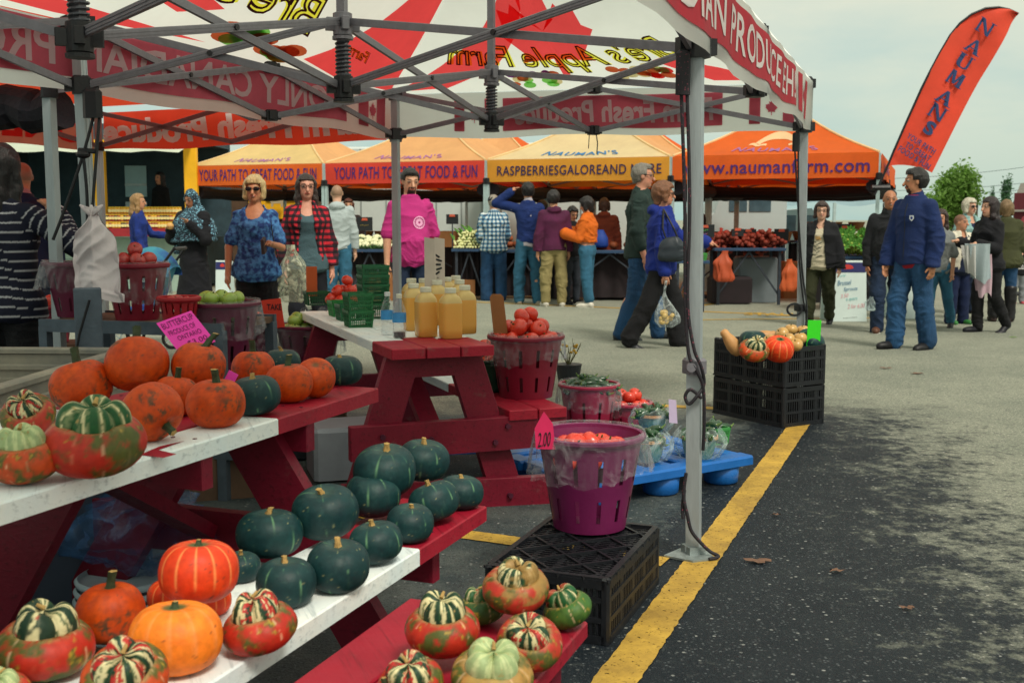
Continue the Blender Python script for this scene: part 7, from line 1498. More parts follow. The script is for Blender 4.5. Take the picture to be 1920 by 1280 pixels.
# leaf litter
M_DL = mat('dead_leaf', C(112, 84, 68), .85, .25, 30)
for i, (px_, py, s_) in enumerate(((1422, 1052, .05), (1322, 760, .035), (1568, 1070, .03), (1455, 965, .02), (1720, 700, .06), (1900, 632, .05), (1702, 1140, .025), (1660, 690, .05))):
    q = K(px_, py, .006); m_ = MB(); vs = [q+Vector((s_*(1+.4*math.sin(3*a+i))*math.cos(a)*(.6+.4*abs(math.cos(2.5*a))), s_*.6*math.sin(a)*(.6+.4*abs(math.cos(2.5*a))), .008*abs(math.sin(2*a+i)))) for a in np.linspace(0, 6.28, 16)[:-1]]; m_.add([q+Vector((0, 0, .004))]+vs, [(0, k+1, (k+1) % 15+1) for k in range(15)])
    tag(m_.build('fallen_leaf', M_DL if i != 5 else M_LF), ('curled brown leaf on the dark asphalt near the canopy foot', 'tiny brown leaf on the lane left of the crates', 'pale scrap of leaf on the dark asphalt', 'small leaf by the yellow line', 'thin dark leaf scrap beside the navy jacket man', 'green leaf scrap at the right edge of the lane', 'tiny leaf at the lower right of the dark asphalt', 'small leaf scrap below the sandwich board')[i], 'leaf')
# ================================================================ cloths
def dk_(c, f=.58): v = C(*c); return tuple(x*f for x in v[:3])+(1,)
def denim(n, c): return mat('denim_'+n, dk_(c), .85, .34, 7, .4, 120, stretch=(1, 1, .4))
def cloth(n, c, var=.15, sc=7): return mat('cloth_'+n, dk_(c, .62 if max(c) < 190 else .78), .88, var*1.3, sc, .35, 110)
def plaid(name, c0, c1, c2, f=70, f2=62):
    m, t, b = _new(name); tcn = N(t, 'ShaderNodeTexCoord'); sp = N(t, 'ShaderNodeSeparateXYZ'); t.links.new(tcn.outputs['Object'], sp.inputs[0]); outs = []
    at = N(t, 'ShaderNodeMath', operation='ARCTAN2'); t.links.new(sp.outputs[0], at.inputs[0]); t.links.new(sp.outputs[1], at.inputs[1])
    for src, ff in ((at.outputs[0], f*.17), (sp.outputs[2], f2)):
        a = N(t, 'ShaderNodeMath', operation='MULTIPLY'); a.inputs[1].default_value = ff*1.9 if src == sp.outputs[2] else ff*1.0; t.links.new(src, a.inputs[0]); s_ = N(t, 'ShaderNodeMath', operation='SINE'); t.links.new(a.outputs[0], s_.inputs[0]); mr = N(t, 'ShaderNodeMapRange'); mr.inputs[1].default_value = -.15; mr.inputs[2].default_value = .15; t.links.new(s_.outputs[0], mr.inputs[0]); outs.append(mr.outputs[0])
    m1 = N(t, 'ShaderNodeMix', data_type='RGBA'); m1.inputs[6].default_value = c0; m1.inputs[7].default_value = c1; t.links.new(outs[0], m1.inputs[0]); m2 = N(t, 'ShaderNodeMix', data_type='RGBA'); m2.inputs[6].default_value = c1; m2.inputs[7].default_value = c2; t.links.new(outs[0], m2.inputs[0])
    m3 = N(t, 'ShaderNodeMix', data_type='RGBA'); t.links.new(outs[1], m3.inputs[0]); t.links.new(m1.outputs[2], m3.inputs[6]); t.links.new(m2.outputs[2], m3.inputs[7]); t.links.new(m3.outputs[2], b.inputs['Base Color']); b.inputs['Roughness'].default_value = .9; return m
def print_fab(name, c0, c1, scale, thr=.08, ring=True):
    m, t, b = _new(name); tcn = N(t, 'ShaderNodeTexCoord'); v = N(t, 'ShaderNodeTexVoronoi' if ring else 'ShaderNodeTexNoise'); v.inputs['Scale'].default_value = scale; t.links.new(tcn.outputs['Object'], v.inputs['Vector']); r = N(t, 'ShaderNodeValToRGB'); e = r.color_ramp.elements
    if ring: e[0].position = .0; e[0].color = c0; e[1].position = .22; e[1].color = c1; q = e.new(.30); q.color = c1; q = e.new(.40); q.color = c0; q = e.new(.62); q.color = c0; q = e.new(.72); q.color = tuple(x*.5 for x in c1[:3])+(1,); q = e.new(.85); q.color = c0
    else: v.inputs['Detail'].default_value = 5; e[0].position = .42; e[0].color = c0; e[1].position = .60; e[1].color = c1
    t.links.new(v.outputs[0], r.inputs[0]); t.links.new(r.outputs[0], b.inputs['Base Color']); b.inputs['Roughness'].default_value = .85; return m
J1, J2_, J3 = denim('mid', (44, 92, 140)), denim('light', (62, 128, 164)), denim('dark', (30, 52, 84)); BLK, NVY = cloth('black', (20, 21, 27), .3), cloth('navy', (22, 40, 84)); WHT = cloth('white', (196, 204, 202), .08)
HB, HDB, HG, HBL, HBR = C(18, 15, 16), C(46, 30, 24), C(150, 142, 130), C(190, 166, 116), C(84, 56, 40)
def chest_print(i, m_, w_, h_, z, fnadd, x0=0.0, off=.016, nm='shirt_print'):
    """flat print lying on the front of a garment; fnadd(m, put2) draws in a unit box"""
    from mathutils.bvhtree import BVHTree
    U = i['U']; bv = []
    for g_ in i['garm']: bv.append(BVHTree.FromPolygons([v.co.copy() for v in g_.data.vertices], [tuple(p.vertices) for p in g_.data.polygons]))
    def at(a, b_, o=0.0):
        x = x0*U+(a-.5)*w_*U; zz = (z+i['dz'])*U+(b_-.5)*h_*U; ys = []
        for t_ in bv:
            r_ = t_.ray_cast(Vector((x, 1.5, zz)), Vector((0, -1, 0)))
            if r_[0] is not None: ys.append(r_[0].y)
        return Vector((x, (max(ys) if ys else .1)+.005+o+(off-.016)*.3, zz))
    mb_ = MB(); fnadd(mb_, at); mb_.build(nm, m_, i['E'])
def ribbon(m_, at, a0, b0, a1, b1, w_, mi=0, n=5):
    d = Vector((a1-a0, b1-b0)); p = Vector((-d.y, d.x)).normalized()*w_/2; vs = []
    for k in range(n+1): t = k/n; vs += [at(a0+d.x*t+p.x, b0+d.y*t+p.y), at(a0+d.x*t-p.x, b0+d.y*t-p.y)]
    m_.add(vs, [(2*k, 2*k+2, 2*k+3, 2*k+1) for k in range(n)], mi)
def W3(i, v): return i['E'].matrix_world @ Vector(v)
def carrier(label, top, h_, w_, m, seed, fill=None, d=.10, name='carrier_bag'):
    """thin carrier bag hanging from the hand at `top`"""
    s = MB(); n, k = 44, 26; vs = []
    for j in range(k+1):
        t = j/k; lo_, hi_ = (.25, .72) if 'clear' in label else (.06, .46); pr = (.10 if 'clear' in label else .30)+(.90 if 'clear' in label else .70)*sstep(lo_, hi_, t) if t < .72 else 1-(.55 if 'clear' in label else .30)*sstep(.88, 1.04, t)
        for i in range(n): a = 2*math.pi*i/n; f_ = 1+.14*math.sin(3*a+seed+5*t)+.10*math.sin(7*a+seed*2-6*t)+.07*math.sin(11*a+9*t); ca_, sa_ = math.cos(a), math.sin(a); vn = vnoise(np.array([[ca_*1.6+seed, sa_*1.6, t*3.2]]), seed)[0]; f_ *= .80+.42*vn+.10*math.sin(15*a+seed)*(1-t); vs.append((top.x+w_/2*pr*f_*math.copysign(abs(ca_)**.7, ca_)+.012*math.sin(6*t+seed), top.y+d/2*pr*f_*math.copysign(abs(sa_)**.7, sa_), top.z-h_*t*(1+.05*(vn-.5))))
    s.add(vs, [(j*n+i, j*n+(i+1) % n, (j+1)*n+(i+1) % n, (j+1)*n+i) for j in range(k) for i in range(n)]+[tuple(k*n+i for i in range(n))]); o = s.build(name, m, None, smooth=True); return tag(o, label, 'bag')
# ---- woman in the striped top, seen from behind at the far left
def stripes(V, ids, ts):
    c = np.tile(np.array(C(22, 26, 44)[:3]), (len(V), 1)); z = V[:, 2]+.012*np.sin(V[:, 0]*9)+.006*np.sin(V[:, 0]*31+V[:, 2]*9); s = np.abs((z/.047) % 1-.5) < .075
    arm_ = ids > 0; tt = ts*.30; s2 = np.abs(((tt+.008*np.sin(V[:, 2]*30))/.040) % 1-.5) < .085; s = np.where(arm_, s2, s); c[s] = np.array(C(176, 178, 184)[:3]); return c
person('woman seen from behind in navy top with white stripes and long black hair', 8, 5.7, 1.66, face=168, fem=True, w=1.12, h=.008, hair=dict(col=C(12, 10, 14), style='long', ln=.20, t=.010), aR=((.85, .25, -.62), (-.55, .25, .55)), top=[dict(m=amat('striped_knit', .85, .3, .15, 90, .1, 120), cfun=stripes, inf=.018, hem=.47, sleeve=1.0, neck=.86, flare=.02, noise=.006)], bottom=dict(m=BLK, inf=.014))
person('balding man in dark navy jacket and pink collar behind the striped top woman', 48, 8.9, 1.74, face=200, w=1.15, hyaw=20, h=.0095, hair=dict(col=C(120, 112, 104), buzz=True), top=[dict(m=cloth('pinkshirt', (190, 160, 176)), inf=.012, hem=.6, sleeve=.3, neck=.865), dict(m=cloth('navyjacket', (24, 48, 92)), inf=.026, hem=.46, sleeve=1.0, neck=.845, name='jacket')], bottom=dict(m=J3))
def strap(i):
    a, b_ = i['nb']+np.array([.05*i['U'], 0, -.0*i['U']]), i['nb']+np.array([-.11*i['U'], .02, -.42*i['U']]); m_ = MB(); m_.tube([Vector(a), Vector(a)*.5+Vector(b_)*.5+Vector((.0, -.13, 0)), Vector(b_)], .008, 6); m_.build('bag_strap', mat('strap_tan', C(190, 120, 80), .7), i['E'])
i = person('young woman in blue shirt with long fair brown hair and tan strap by the jars', 262, 16.4, 1.65, face=95, fem=True, hyaw=0, h=.011, hair=dict(col=C(150, 116, 74), style='long', ln=.13), aR=((.1, .15, -1), (0, .25, -1)), aL=((-.1, .5, -.8), (.1, 1, -.1)), top=[dict(m=cloth('royalshirt', (28, 58, 148), .3), inf=.014, hem=.48, sleeve=1.0)], bottom=dict(m=J3), extra=strap)
carrier('pale blue carrier bag held by the young woman in blue by the jars', W3(i, i['arm']['R'][2]*i['U'])+Vector((.06, -.08, .0)), .40, .24, M_BAGW, 2)
# ---- woman in patterned headscarf eating
def hijab(i):
    U = i['U']; hp = i['hp']; G = SDF(); G.ell(hp(0, -.008, .016), np.array([.052, .062, .062])*U, .02, i['Mh']); G.cap(hp(0, -.02, -.04), hp(0, -.02, -.10), .05*U, .075*U, .04)
    rows = [(.50, .175, .14), (.60, .185, .15), (.70, .18, .145), (.78, .15, .12), (.83, .085, .08), (.86, .055, .055)]; G.prof([((z)*U, a*U, b_*U, 0, -.01*U) for z, a, b_ in rows], .05)
    hc, Mh = i['hc'], i['Mh']
    def cut(P):
        q = (P-hc)@Mh/U; face_ = np.minimum(q[..., 1]-.022, .036-np.sqrt(q[..., 0]**2+((q[..., 2]+.005)*.8)**2)); side_ = (.53+.10*(1-np.clip((P[..., 0]/U+.02)/.12, 0, 1)))*U*1.0-P[..., 2]; frt = np.minimum(P[..., 1]-.02, .62*U-P[..., 2]+0*P[..., 0])
        return np.maximum(np.maximum(face_*U, side_), frt)
    sdf_obj('headscarf', G, .010, print_fab('scarf_print', C(14, 22, 38), C(120, 176, 200), 34), i['E'], folds(.008, 4, (22, 22, 10)), cut)
    D = SDF(); D.prof([(z*U, a*U, b_*U, 0, 0) for z, a, b_ in ((.03, .165, .15), (.2, .14, .125), (.4, .115, .10), (.55, .10, .085), (.7, .10, .08), (.8, .10, .065), (.84, .05, .05))], .03)
    for k in ('R', 'L'): s_, e_, w_2, f_, g_ = i['arm'][k]; D.cap(s_*U, e_*U, .055*U, .05*U, .03); D.cap(e_*U, w_2*U, .045*U, .032*U, .02)
    sdf_obj('dress', D, .012, cloth('abaya', (18, 20, 30), .2), i['E'], folds(.009, 9, (20, 20, 5)))
i = person('woman in patterned blue headscarf and long black dress eating a snack', 364, 13.9, 1.64, face=-22, fem=True, w=1.15, hpit=-14, h=.0095, skin=C(150, 104, 78), hair=None, aR=((.35, .35, -.9), (-.65, .9, .55)), aL=((-.3, .3, -.9), (.55, .75, .95)), extra=hijab)
q = W3(i, i['arm']['R'][2]*i['U']+i['arm']['R'][3]*.10); tag(MB().ell(q, (.045, .04, .042), 12, 8).build('snack', mat('bun', C(206, 160, 96), .7, .2, 14), None, smooth=True), 'round golden bun held by the woman in the headscarf', 'food')
# ---- older fair woman in blue tee
def bagstrap(i):
    U = i['U']; m_ = MB(); m_.tube([Vector(i['nb']+np.array([-.075*U, .005, -.012*U])), Vector(i['nb']+np.array([-.10*U, .105*U, -.14*U])), Vector(i['nb']+np.array([-.13*U, .09*U, -.30*U]))], .012, 6, flat=.4); m_.build('bag_strap', M_BLK, i['E'])
i = person('older woman with short fair hair and sunglasses in blue patterned tee and dark shorts', 481, 10.0, 1.66, face=6, fem=True, w=1.06, belly=.012, hyaw=-4, h=.008, skin=C(190, 132, 98), hair=dict(col=HBL, style='bob', t=.013, line=.036), glasses='sun', smile=True, aR=((.30, .10, -1), (.02, .30, -1)), aL=((-.26, .0, -1), (.22, .85, .12)), top=[dict(m=print_fab('tee_print', C(20, 52, 112), C(70, 128, 184), 26, ring=False), inf=.018, hem=.42, sleeve=.42, neck=.80, flare=.035)], bottom=dict(m=BLK, len=.52, wide=.02), extra=bagstrap, shoes=(60, 60, 66))
q = W3(i, i['arm']['L'][2]*i['U']+i['arm']['L'][3]*.09); tag(MB().box(q+Vector((-.03, -.03, -.02)), (.03, .10, .13), RX(.3), ch=.008).build('purse', mat('purse_brown', C(60, 44, 44), .6), None), 'dark purse in the hand of the older woman in blue', 'purse'); carrier('cream carrier bag hanging beside the older woman in blue', W3(i, i['arm']['L'][1]*i['U'])+Vector((.07, .12, .02)), .52, .23, film('bag_cream', (.62, .66, .48, 1), .9, .3), 5)
# ---- woman in open red plaid shirt
i = person('woman with glasses and long dark hair in open red plaid shirt over grey tank top', 577, 10.7, 1.71, face=14, fem=True, w=1.08, hyaw=4, h=.008, skin=C(206, 150, 128), hair=dict(col=C(44, 32, 28), style='long', ln=.12, fwd=True), glasses='clear', aR=((.22, -.02, -1), (.02, .18, -1)), aL=((-.22, -.05, -1), (-.02, .12, -1)), top=[dict(m=cloth('tank', (84, 116, 126), .1), inf=.012, hem=.47, sleeve=0, neck=.78, flare=.02), dict(m=plaid('plaid_red', C(196, 36, 52), C(70, 18, 34), C(16, 16, 24), 96, 58), inf=.026, hem=.50, sleeve=1.0, neck=.85, open_front=True, name='open_shirt')], bottom=dict(m=cloth('leggings', (28, 32, 44))), lR=((.06, .10, -1), (.02, -.1, -1)), lL=((-.05, -.08, -1), (-.02, -.12, -1)))
person('man in pale hoodie and blue jeans seen from behind', 634, 15.6, 1.76, face=188, h=.0105, hair=dict(col=C(110, 94, 74), buzz=True), skin=C(206, 160, 134), top=[dict(m=cloth('palehood', (188, 202, 204), .06), inf=.026, hem=.50, hood=True)], bottom=dict(m=J2_, inf=.018, wide=.01))
# ---- man in pink tee
def pinkprint(i):
    def dr(m_, at):
        n = 22
        for k in range(16): a = .393*k; m_.add([at(.5+r_*math.cos(a+o_), .5+r_*math.sin(a+o_)) for r_, o_ in ((.26, -.07), (.42, -.05), (.42, .05), (.26, .07))], [(0, 1, 2, 3)])
        for r0, r1 in ((.40, .48), (.09, .28)):
            vs = []
            for k in range(n): a = 2*math.pi*k/n; vs += [at(.5+r0*math.cos(a), .5+r0*math.sin(a)), at(.5+r1*math.cos(a), .5+r1*math.sin(a))]
            m_.add(vs, [(2*k, 2*((k+1) % n), 2*((k+1) % n)+1, 2*k+1) for k in range(n)])
    chest_print(i, mat('print_pale', C(236, 170, 210), .8), .075, .075, .705, dr, -.03)
person('bearded man in bright pink tee standing behind the canopy leg', 770, 11.5, 1.79, face=20, w=1.10, belly=.035, hyaw=2, hpit=-10, h=.008, skin=C(206, 156, 126), beard=C(50, 36, 30), hair=dict(col=C(28, 24, 24), style='short'), aR=((.20, -.02, -1), (.05, .12, -1)), aL=((-.22, -.06, -1), (-.05, .10, -1)), top=[dict(m=cloth('pinktee', (206, 52, 138), .08), inf=.018, hem=.455, sleeve=.50, neck=.842, flare=.012, noise=.007)], bottom=dict(m=J3), extra=pinkprint)
# ---- group in front of the yellow tent
def cap_hat(i):
    U = i['U']; hp = i['hp']; G = SDF(); G.ell(hp(0, -.008, .022), np.array([.056, .066, .056])*U, .01, i['Mh']); G.ell(hp(0, .062, .030), np.array([.040, .036, .007])*U, .012, i['Mh']); hc, Mh = i['hc'], i['Mh']; sdf_obj('cap', G, .008, cloth('capcloth', (36, 44, 56)), i['E'], None, lambda P: (.018-((P-hc)@Mh/U)[..., 2])*U)
person('old man in grey cap and blue white plaid shirt seen from behind', 926, 17.9, 1.66, face=188, w=1.2, hyaw=-14, h=.0105, hair=dict(col=HG, style='short'), aR=((.16, .1, -1), (-.1, .8, -.5)), aL=((-.16, .1, -1), (.1, .8, -.5)), top=[dict(m=plaid('plaid_blue', C(206, 214, 214), C(96, 140, 168), C(34, 64, 96), 88, 52), inf=.026, hem=.43, flare=.015, noise=.008)], bottom=dict(m=J1, inf=.024, wide=.024), extra=cap_hat)
def knit_cap(i): pass
person('man in deep blue jumper with one hand on his dark hair seen from behind', 990, 17.2, 1.83, face=184, h=.0095, hair=dict(col=C(18, 16, 18), style='short', t=.012), aL=((-.85, .05, .22), (.80, -.10, .62)), aR=((.15, .2, -1), (-.15, .8, -.4)), top=[dict(m=cloth('whitehem', (190, 186, 196), .08), inf=.014, hem=.485, sleeve=.2, neck=.865), dict(m=cloth('bluejumper', (24, 54, 124), .12), inf=.026, hem=.515, noise=.006, name='jumper')], bottom=dict(m=J2_, inf=.018, fold=.009, wide=.008), shoes=(170, 164, 150), lR=((.09, .0, -1), (.03, -.06, -1)), lL=((-.10, .0, -1), (-.02, -.06, -1)))
person('teenager in plum hoodie and khaki trousers seen from behind', 1038, 16.7, 1.70, face=190, w=1.06, hyaw=-18, h=.0095, hair=dict(col=C(24, 20, 22), style='short', t=.014), aR=((.17, 0, -1), (.05, .1, -1)), aL=((-.17, 0, -1), (-.05, .1, -1)), top=[dict(m=mat('cloth_plum', C(78, 26, 60), .9, .35, 5, .2, 120), inf=.032, hem=.49, hood=True, noise=.008)], bottom=dict(m=cloth('khaki', (172, 158, 106), .12), inf=.022, wide=.004, len=.95, fold=.009), shoes=(196, 192, 180), lR=((.08, .02, -1), (.02, -.03, -1)), lL=((-.08, .0, -1), (-.02, -.05, -1)))
person('child with glasses and dark fringe between the plum hoodie and the orange jumper', 1072, 17.2, 1.47, face=30, fem=True, hpit=-18, h=.0105, hair=dict(col=HB, style='bob'), glasses='clear', aR=((.2, .3, -.9), (-.2, .8, .4)), aL=((-.2, .3, -.9), (.2, .8, .4)), top=[dict(m=BLK, inf=.018, hem=.5)], bottom=dict(m=cloth('tweed', (58, 66, 78), .35, 60)))
person('young woman in bright orange jumper and light jeans with dark bob', 1101, 16.6, 1.60, face=-112, fem=True, w=1.08, hpit=-14, h=.0095, hair=dict(col=C(22, 16, 18), style='bob', t=.014), aR=((.14, .28, -1), (-.2, .95, .38)), aL=((-.14, .28, -1), (.2, .95, .30)), top=[dict(m=cloth('orangejumper', (232, 112, 26), .08), inf=.034, hem=.565, noise=.006, cuff=.5)], bottom=dict(m=J2_, inf=.02, len=.90, wide=.010), shoes=(204, 200, 188), skin=C(196, 140, 112), lR=((.05, .08, -1), (.02, -.04, -1)), lL=((-.05, -.06, -1), (-.02, -.14, -1)))
person('person in rust jacket with blue bag under the yellow tent', 1132, 18.3, 1.62, face=170, w=1.1, h=.011, hair=dict(col=C(70, 40, 30), style='bob'), top=[dict(m=cloth('rust', (140, 56, 32), .15), inf=.034, hem=.47, hood=True)], bottom=dict(m=BLK)); q = KD(1126, 446, 18.1); tag(MB().lathe([(.05, .13), (.12, 0), (.13, -.12), (.10, -.15)], 12, q).build('shoulder_bag', mat('bag_blue', C(30, 66, 150), .7), None, smooth=True), 'blue shoulder bag at the side of the rust jacket person', 'bag')
# ---- couple walking to the right
person('tall grey haired man with glasses in dark green shirt walking right', 1200, 12.1, 1.90, face=84, w=1.06, belly=.012, hyaw=0, h=.008, skin=C(196, 138, 114), hair=dict(col=C(120, 116, 108), style='short', t=.006), glasses='clear', aR=((.14, -.16, -1), (.02, .36, -1)), aL=((-.14, .1, -1), (0, .3, -1)), top=[dict(m=cloth('greenshirt', (44, 66, 62), .14), inf=.024, hem=.47, sleeve=.80, neck=.858, flare=.01, noise=.008)], bottom=dict(m=J1, inf=.016, wide=.012), lR=((.03, -.12, -1), (.0, -.36, -1)), lL=((-.03, .34, -1), (0, .12, -1)), shoes=(44, 50, 56))
def handbag(i):
    U = i['U']; m_ = MB(); a = Vector(i['T'](.118, 0, .83)); b_ = Vector(i['T'](.16, .05, .60)); m_.tube([a, a*.5+b_*.5+Vector((.03, -.05, 0)), b_+Vector((0, -.05, .07))], .010, 6); m_.tube([a, a*.5+b_*.5+Vector((.03, .06, 0)), b_+Vector((0, .07, .07))], .010, 6); s_ = SDF(); s_.ell(np.array(b_)+np.array([.01, .0, -.0]), np.array([.05, .13, .12]), .02); s_.cap(np.array(b_)+np.array([0, -.09, -.08]), np.array(b_)+np.array([0, .09, -.08]), .05, .05, .04); m_.build('strap', M_BLK, i['E']); sdf_obj('handbag', s_, .010, mat('bag_dark', C(40, 48, 56), .45, .2, 9), i['E'], folds(.005, 2))
i = person('woman with sunglasses in royal blue hooded jacket walking right with shopping', 1240, 11.35, 1.68, face=86, fem=True, w=1.06, h=.008, skin=C(200, 140, 112), hair=dict(col=C(120, 78, 52), style='bob', t=.012), glasses='sun', aR=((.16, -.06, -1), (.04, .14, -1)), aL=((-.10, .75, -.75), (-.05, 1, -.18)), top=[dict(m=cloth('royal', (26, 54, 160), .1), inf=.030, hem=.455, hood=True, flare=.014)], bottom=dict(m=BLK, inf=.022, wide=.022), lR=((.03, -.34, -1), (.0, -.52, -1)), lL=((-.03, .36, -1), (0, .10, -1)), extra=handbag, shoes=(36, 38, 46))
q = W3(i, i['arm']['R'][2]*i['U']+i['arm']['R'][3]*.09)+Vector((0, -.04, 0)); carrier('clear carrier bag of yellow potatoes held by the woman in royal blue', q, .46, .21, film('clear_bag', (.8, .9, .92, 1), .34), 3)
pp = fruitP('potato', 'yellow potato in the clear bag of the woman in royal blue', 'potato', .034, ((206, 164, 76), (222, 186, 104)), .8, 'potatoes in the clear bag')
for k in range(14): pp(q+Vector((random.uniform(-.065, .065), random.uniform(-.025, .025), -.41+.03*(k//4))), (random.random()*3, random.random()*3, 0), random.uniform(.8, 1.0))
# ---- shoppers at the right
def tee_leaf(i):
    def dr(m_, at):
        rr = random.Random(2)
        for k in range(9): y = .1+.09*k; ribbon(m_, at, .5, y, .5+(.22+.2*rr.random())*(1 if k % 2 else -1), y+.10, .03)
    chest_print(i, mat('print_leaf', C(60, 70, 64), .8), .12, .19, .64, dr, 0.02); chest_print(i, mat('print_ochre', C(206, 150, 60), .8), .06, .05, .72, lambda m_, at: [ribbon(m_, at, .1+.2*k, .2, .3+.15*k, .8, .09) for k in range(4)], .01, nm='shirt_print')
    U = i['U']; m_ = MB(); m_.tube([Vector(i['T'](.06, .0, .845)), Vector(i['T'](.0, .085, .76)), Vector(i['T'](-.10, .085, .60))], .006, 5); m_.build('bag_strap', M_BLK, i['E'])
person('short smiling woman in black jacket cream tee and olive trousers walking left', 1538, 13.7, 1.50, face=-24, fem=True, w=1.26, belly=.02, hyaw=10, h=.0085, skin=C(210, 164, 140), hair=dict(col=C(52, 34, 30), style='bob', t=.010), glasses='clear', smile=True, aR=((.22, .02, -1), (-.05, .3, -1)), aL=((-.24, -.06, -1), (-.1, .12, -1)), top=[dict(m=cloth('creamtee', (208, 198, 172), .07), inf=.018, hem=.47, sleeve=.3, neck=.82, flare=.012), dict(m=cloth('blackjacket', (24, 26, 34), .25), inf=.040, hem=.47, hood=False, open_front=True, neck=.85, name='jacket')], bottom=dict(m=cloth('olive', (58, 62, 36), .15), inf=.018, wide=.0, len=.93), lR=((.03, .26, -1), (0, .02, -1)), lL=((-.03, -.20, -1), (0, -.42, -1)), extra=tee_leaf)
i = person('smiling bald man in dark polo shirt and jeans walking behind the navy jacket man', 1664, 12.9, 1.63, face=-14, w=1.2, belly=.03, hyaw=4, h=.008, skin=C(170, 114, 84), hair=dict(col=C(30, 24, 24), bald=True), smile=True, aR=((.2, 0, -1), (0, .2, -1)), aL=((-.2, 0, -1), (0, .2, -1)), top=[dict(m=cloth('darkpolo', (30, 32, 38), .14), inf=.022, hem=.465, sleeve=1.0, neck=.862)], bottom=dict(m=J3, inf=.02, wide=.012), shoes=(92, 58, 42), lR=((.04, .22, -1), (0, .02, -1)), lL=((-.04, -.16, -1), (0, -.46, -1)))
carrier('grey green carrier bag swinging by the bald man', KD(1632, 556, 12.7), .16, .10, M_BAGW, 8)
def jacket_logo(i):
    def dr(m_, at): m_.add([at(.1, .9), at(.9, .9), at(.95, .4), at(.5, .0), at(.05, .4)], [(0, 1, 2, 3, 4)])
    chest_print(i, mat('logo_white', C(206, 212, 220), .7), .030, .036, .735, dr, -.045, .034, 'logo'); chest_print(i, cloth('royal', (26, 54, 160)), .014, .018, .735, dr, -.045, .037, 'logo')
    m_ = MB(); tr = i['torso'](0); U = i['U']
    pts = []
    for k in range(10): z = (.49+.036*k); zz = (z+i['dz'])*U; B = np.interp(zz, [q[0] for q in tr], [q[2] for q in tr]); yo = np.interp(zz, [q[0] for q in tr], [q[4] for q in tr]); pts.append(Vector((0, yo+B+.033, zz)))
    m_.tube(pts, .005, 6); m_.build('zip', mat('zip_dark', C(16, 24, 44), .5), i['E'])
person('man in navy zip jacket with small white crest and jeans walking left', 1712, 11.2, 1.79, face=-58, w=1.0, belly=.006, hyaw=-38, h=.0075, skin=C(188, 130, 98), beard=C(60, 40, 32), hair=dict(col=C(20, 17, 18), style='short', t=.011), aR=((.16, .14, -1), (.0, .3, -1)), aL=((-.20, -.10, -1), (-.03, .18, -1)), top=[dict(m=cloth('redtee', (176, 26, 50), .1), inf=.018, hem=.455, sleeve=.2, neck=.845), dict(m=cloth('navyzip', (26, 52, 110), .10), inf=.034, hem=.475, neck=.866, noise=.006, name='jacket')], bottom=dict(m=J1, inf=.020, wide=.016, fold=.008), shoes=(26, 26, 30), lR=((.06, .20, -1), (.02, .02, -1)), lL=((-.04, -.12, -1), (-.02, -.20, -1)), extra=jacket_logo)
person('child in grey tee and ripped jeans half hidden behind the navy jacket man', 1760, 13.3, 1.40, face=-30, h=.0105, hair=dict(col=C(52, 34, 30), style='long', ln=.10), fem=True, aR=((.12, 0, -1), (0, .2, -1)), aL=((-.14, -.1, -1), (0, .3, -1)), top=[dict(m=cloth('greytee', (150, 156, 156), .08), inf=.018, hem=.48, sleeve=.5)], bottom=dict(m=J2_, inf=.012), lR=((.04, .25, -1), (0, .05, -1)), lL=((-.1, -.25, -1), (-.1, -.5, -1)))
def navy_print(i):
    def dr(m_, at):
        rr = random.Random(5)
        for r_ in range(5):
            for k in range(4): x = .12+.2*k; ribbon(m_, at, x, .2+.15*r_, x+.14, .24+.15*r_+rr.uniform(-.03, .05), .05)
    chest_print(i, mat('print_cream2', C(190, 186, 160), .8), .12, .14, .655, dr, 0, .018)
person('boy in navy printed tee with white and red open vest', 1797, 13.9, 1.34, face=14, w=1.18, belly=.02, hyaw=28, h=.0085, skin=C(190, 136, 108), hair=dict(col=C(26, 22, 22), buzz=True), aR=((.2, .05, -1), (-.05, .35, -1)), aL=((-.2, .05, -1), (.05, .5, -1)), top=[dict(m=cloth('navytee', (26, 40, 72), .1), inf=.018, hem=.44, sleeve=.5, flare=.02, neck=.84), dict(m=mat('cloth_vest', C(206, 200, 184), .9, .08, 5), inf=.032, hem=.46, sleeve=.7, neck=.845, open_front=True, name='vest')], bottom=dict(m=NVY, inf=.022, wide=.008), shoes=(50, 120, 56), extra=navy_print)
person('grey haired woman with sunglasses in pale teal jacket behind the boy', 1812, 15.4, 1.56, face=18, fem=True, w=1.2, h=.0095, hyaw=8, skin=C(206, 156, 132), hair=dict(col=C(196, 190, 172), style='bob', t=.012), glasses='sun', top=[dict(m=NVY, inf=.018, hem=.5, sleeve=.3, neck=.84), dict(m=cloth('paleteal', (150, 190, 190), .08), inf=.034, hem=.46, open_front=True, neck=.85, name='jacket')], bottom=dict(m=J3))
i = person('woman with long dark hair in black cardigan carrying a grey and pink garment', 1852, 12.85, 1.53, face=-68, fem=True, w=1.08, h=.0085, hyaw=-6, skin=C(206, 156, 130), hair=dict(col=C(34, 20, 24), style='long', ln=.15, t=.012), aR=((.12, .25, -1), (-.12, .95, .30)), aL=((-.12, .20, -1), (.12, .95, .20)), top=[dict(m=cloth('blackcardi', (22, 23, 32), .2), inf=.030, hem=.44, neck=.85, flare=.02)], bottom=dict(m=BLK, inf=.014), shoes=(24, 25, 34), lR=((.03, .12, -1), (0, -.06, -1)), lL=((-.03, -.10, -1), (0, -.60, -1)))
q = KD(1832, 470, 12.6); 
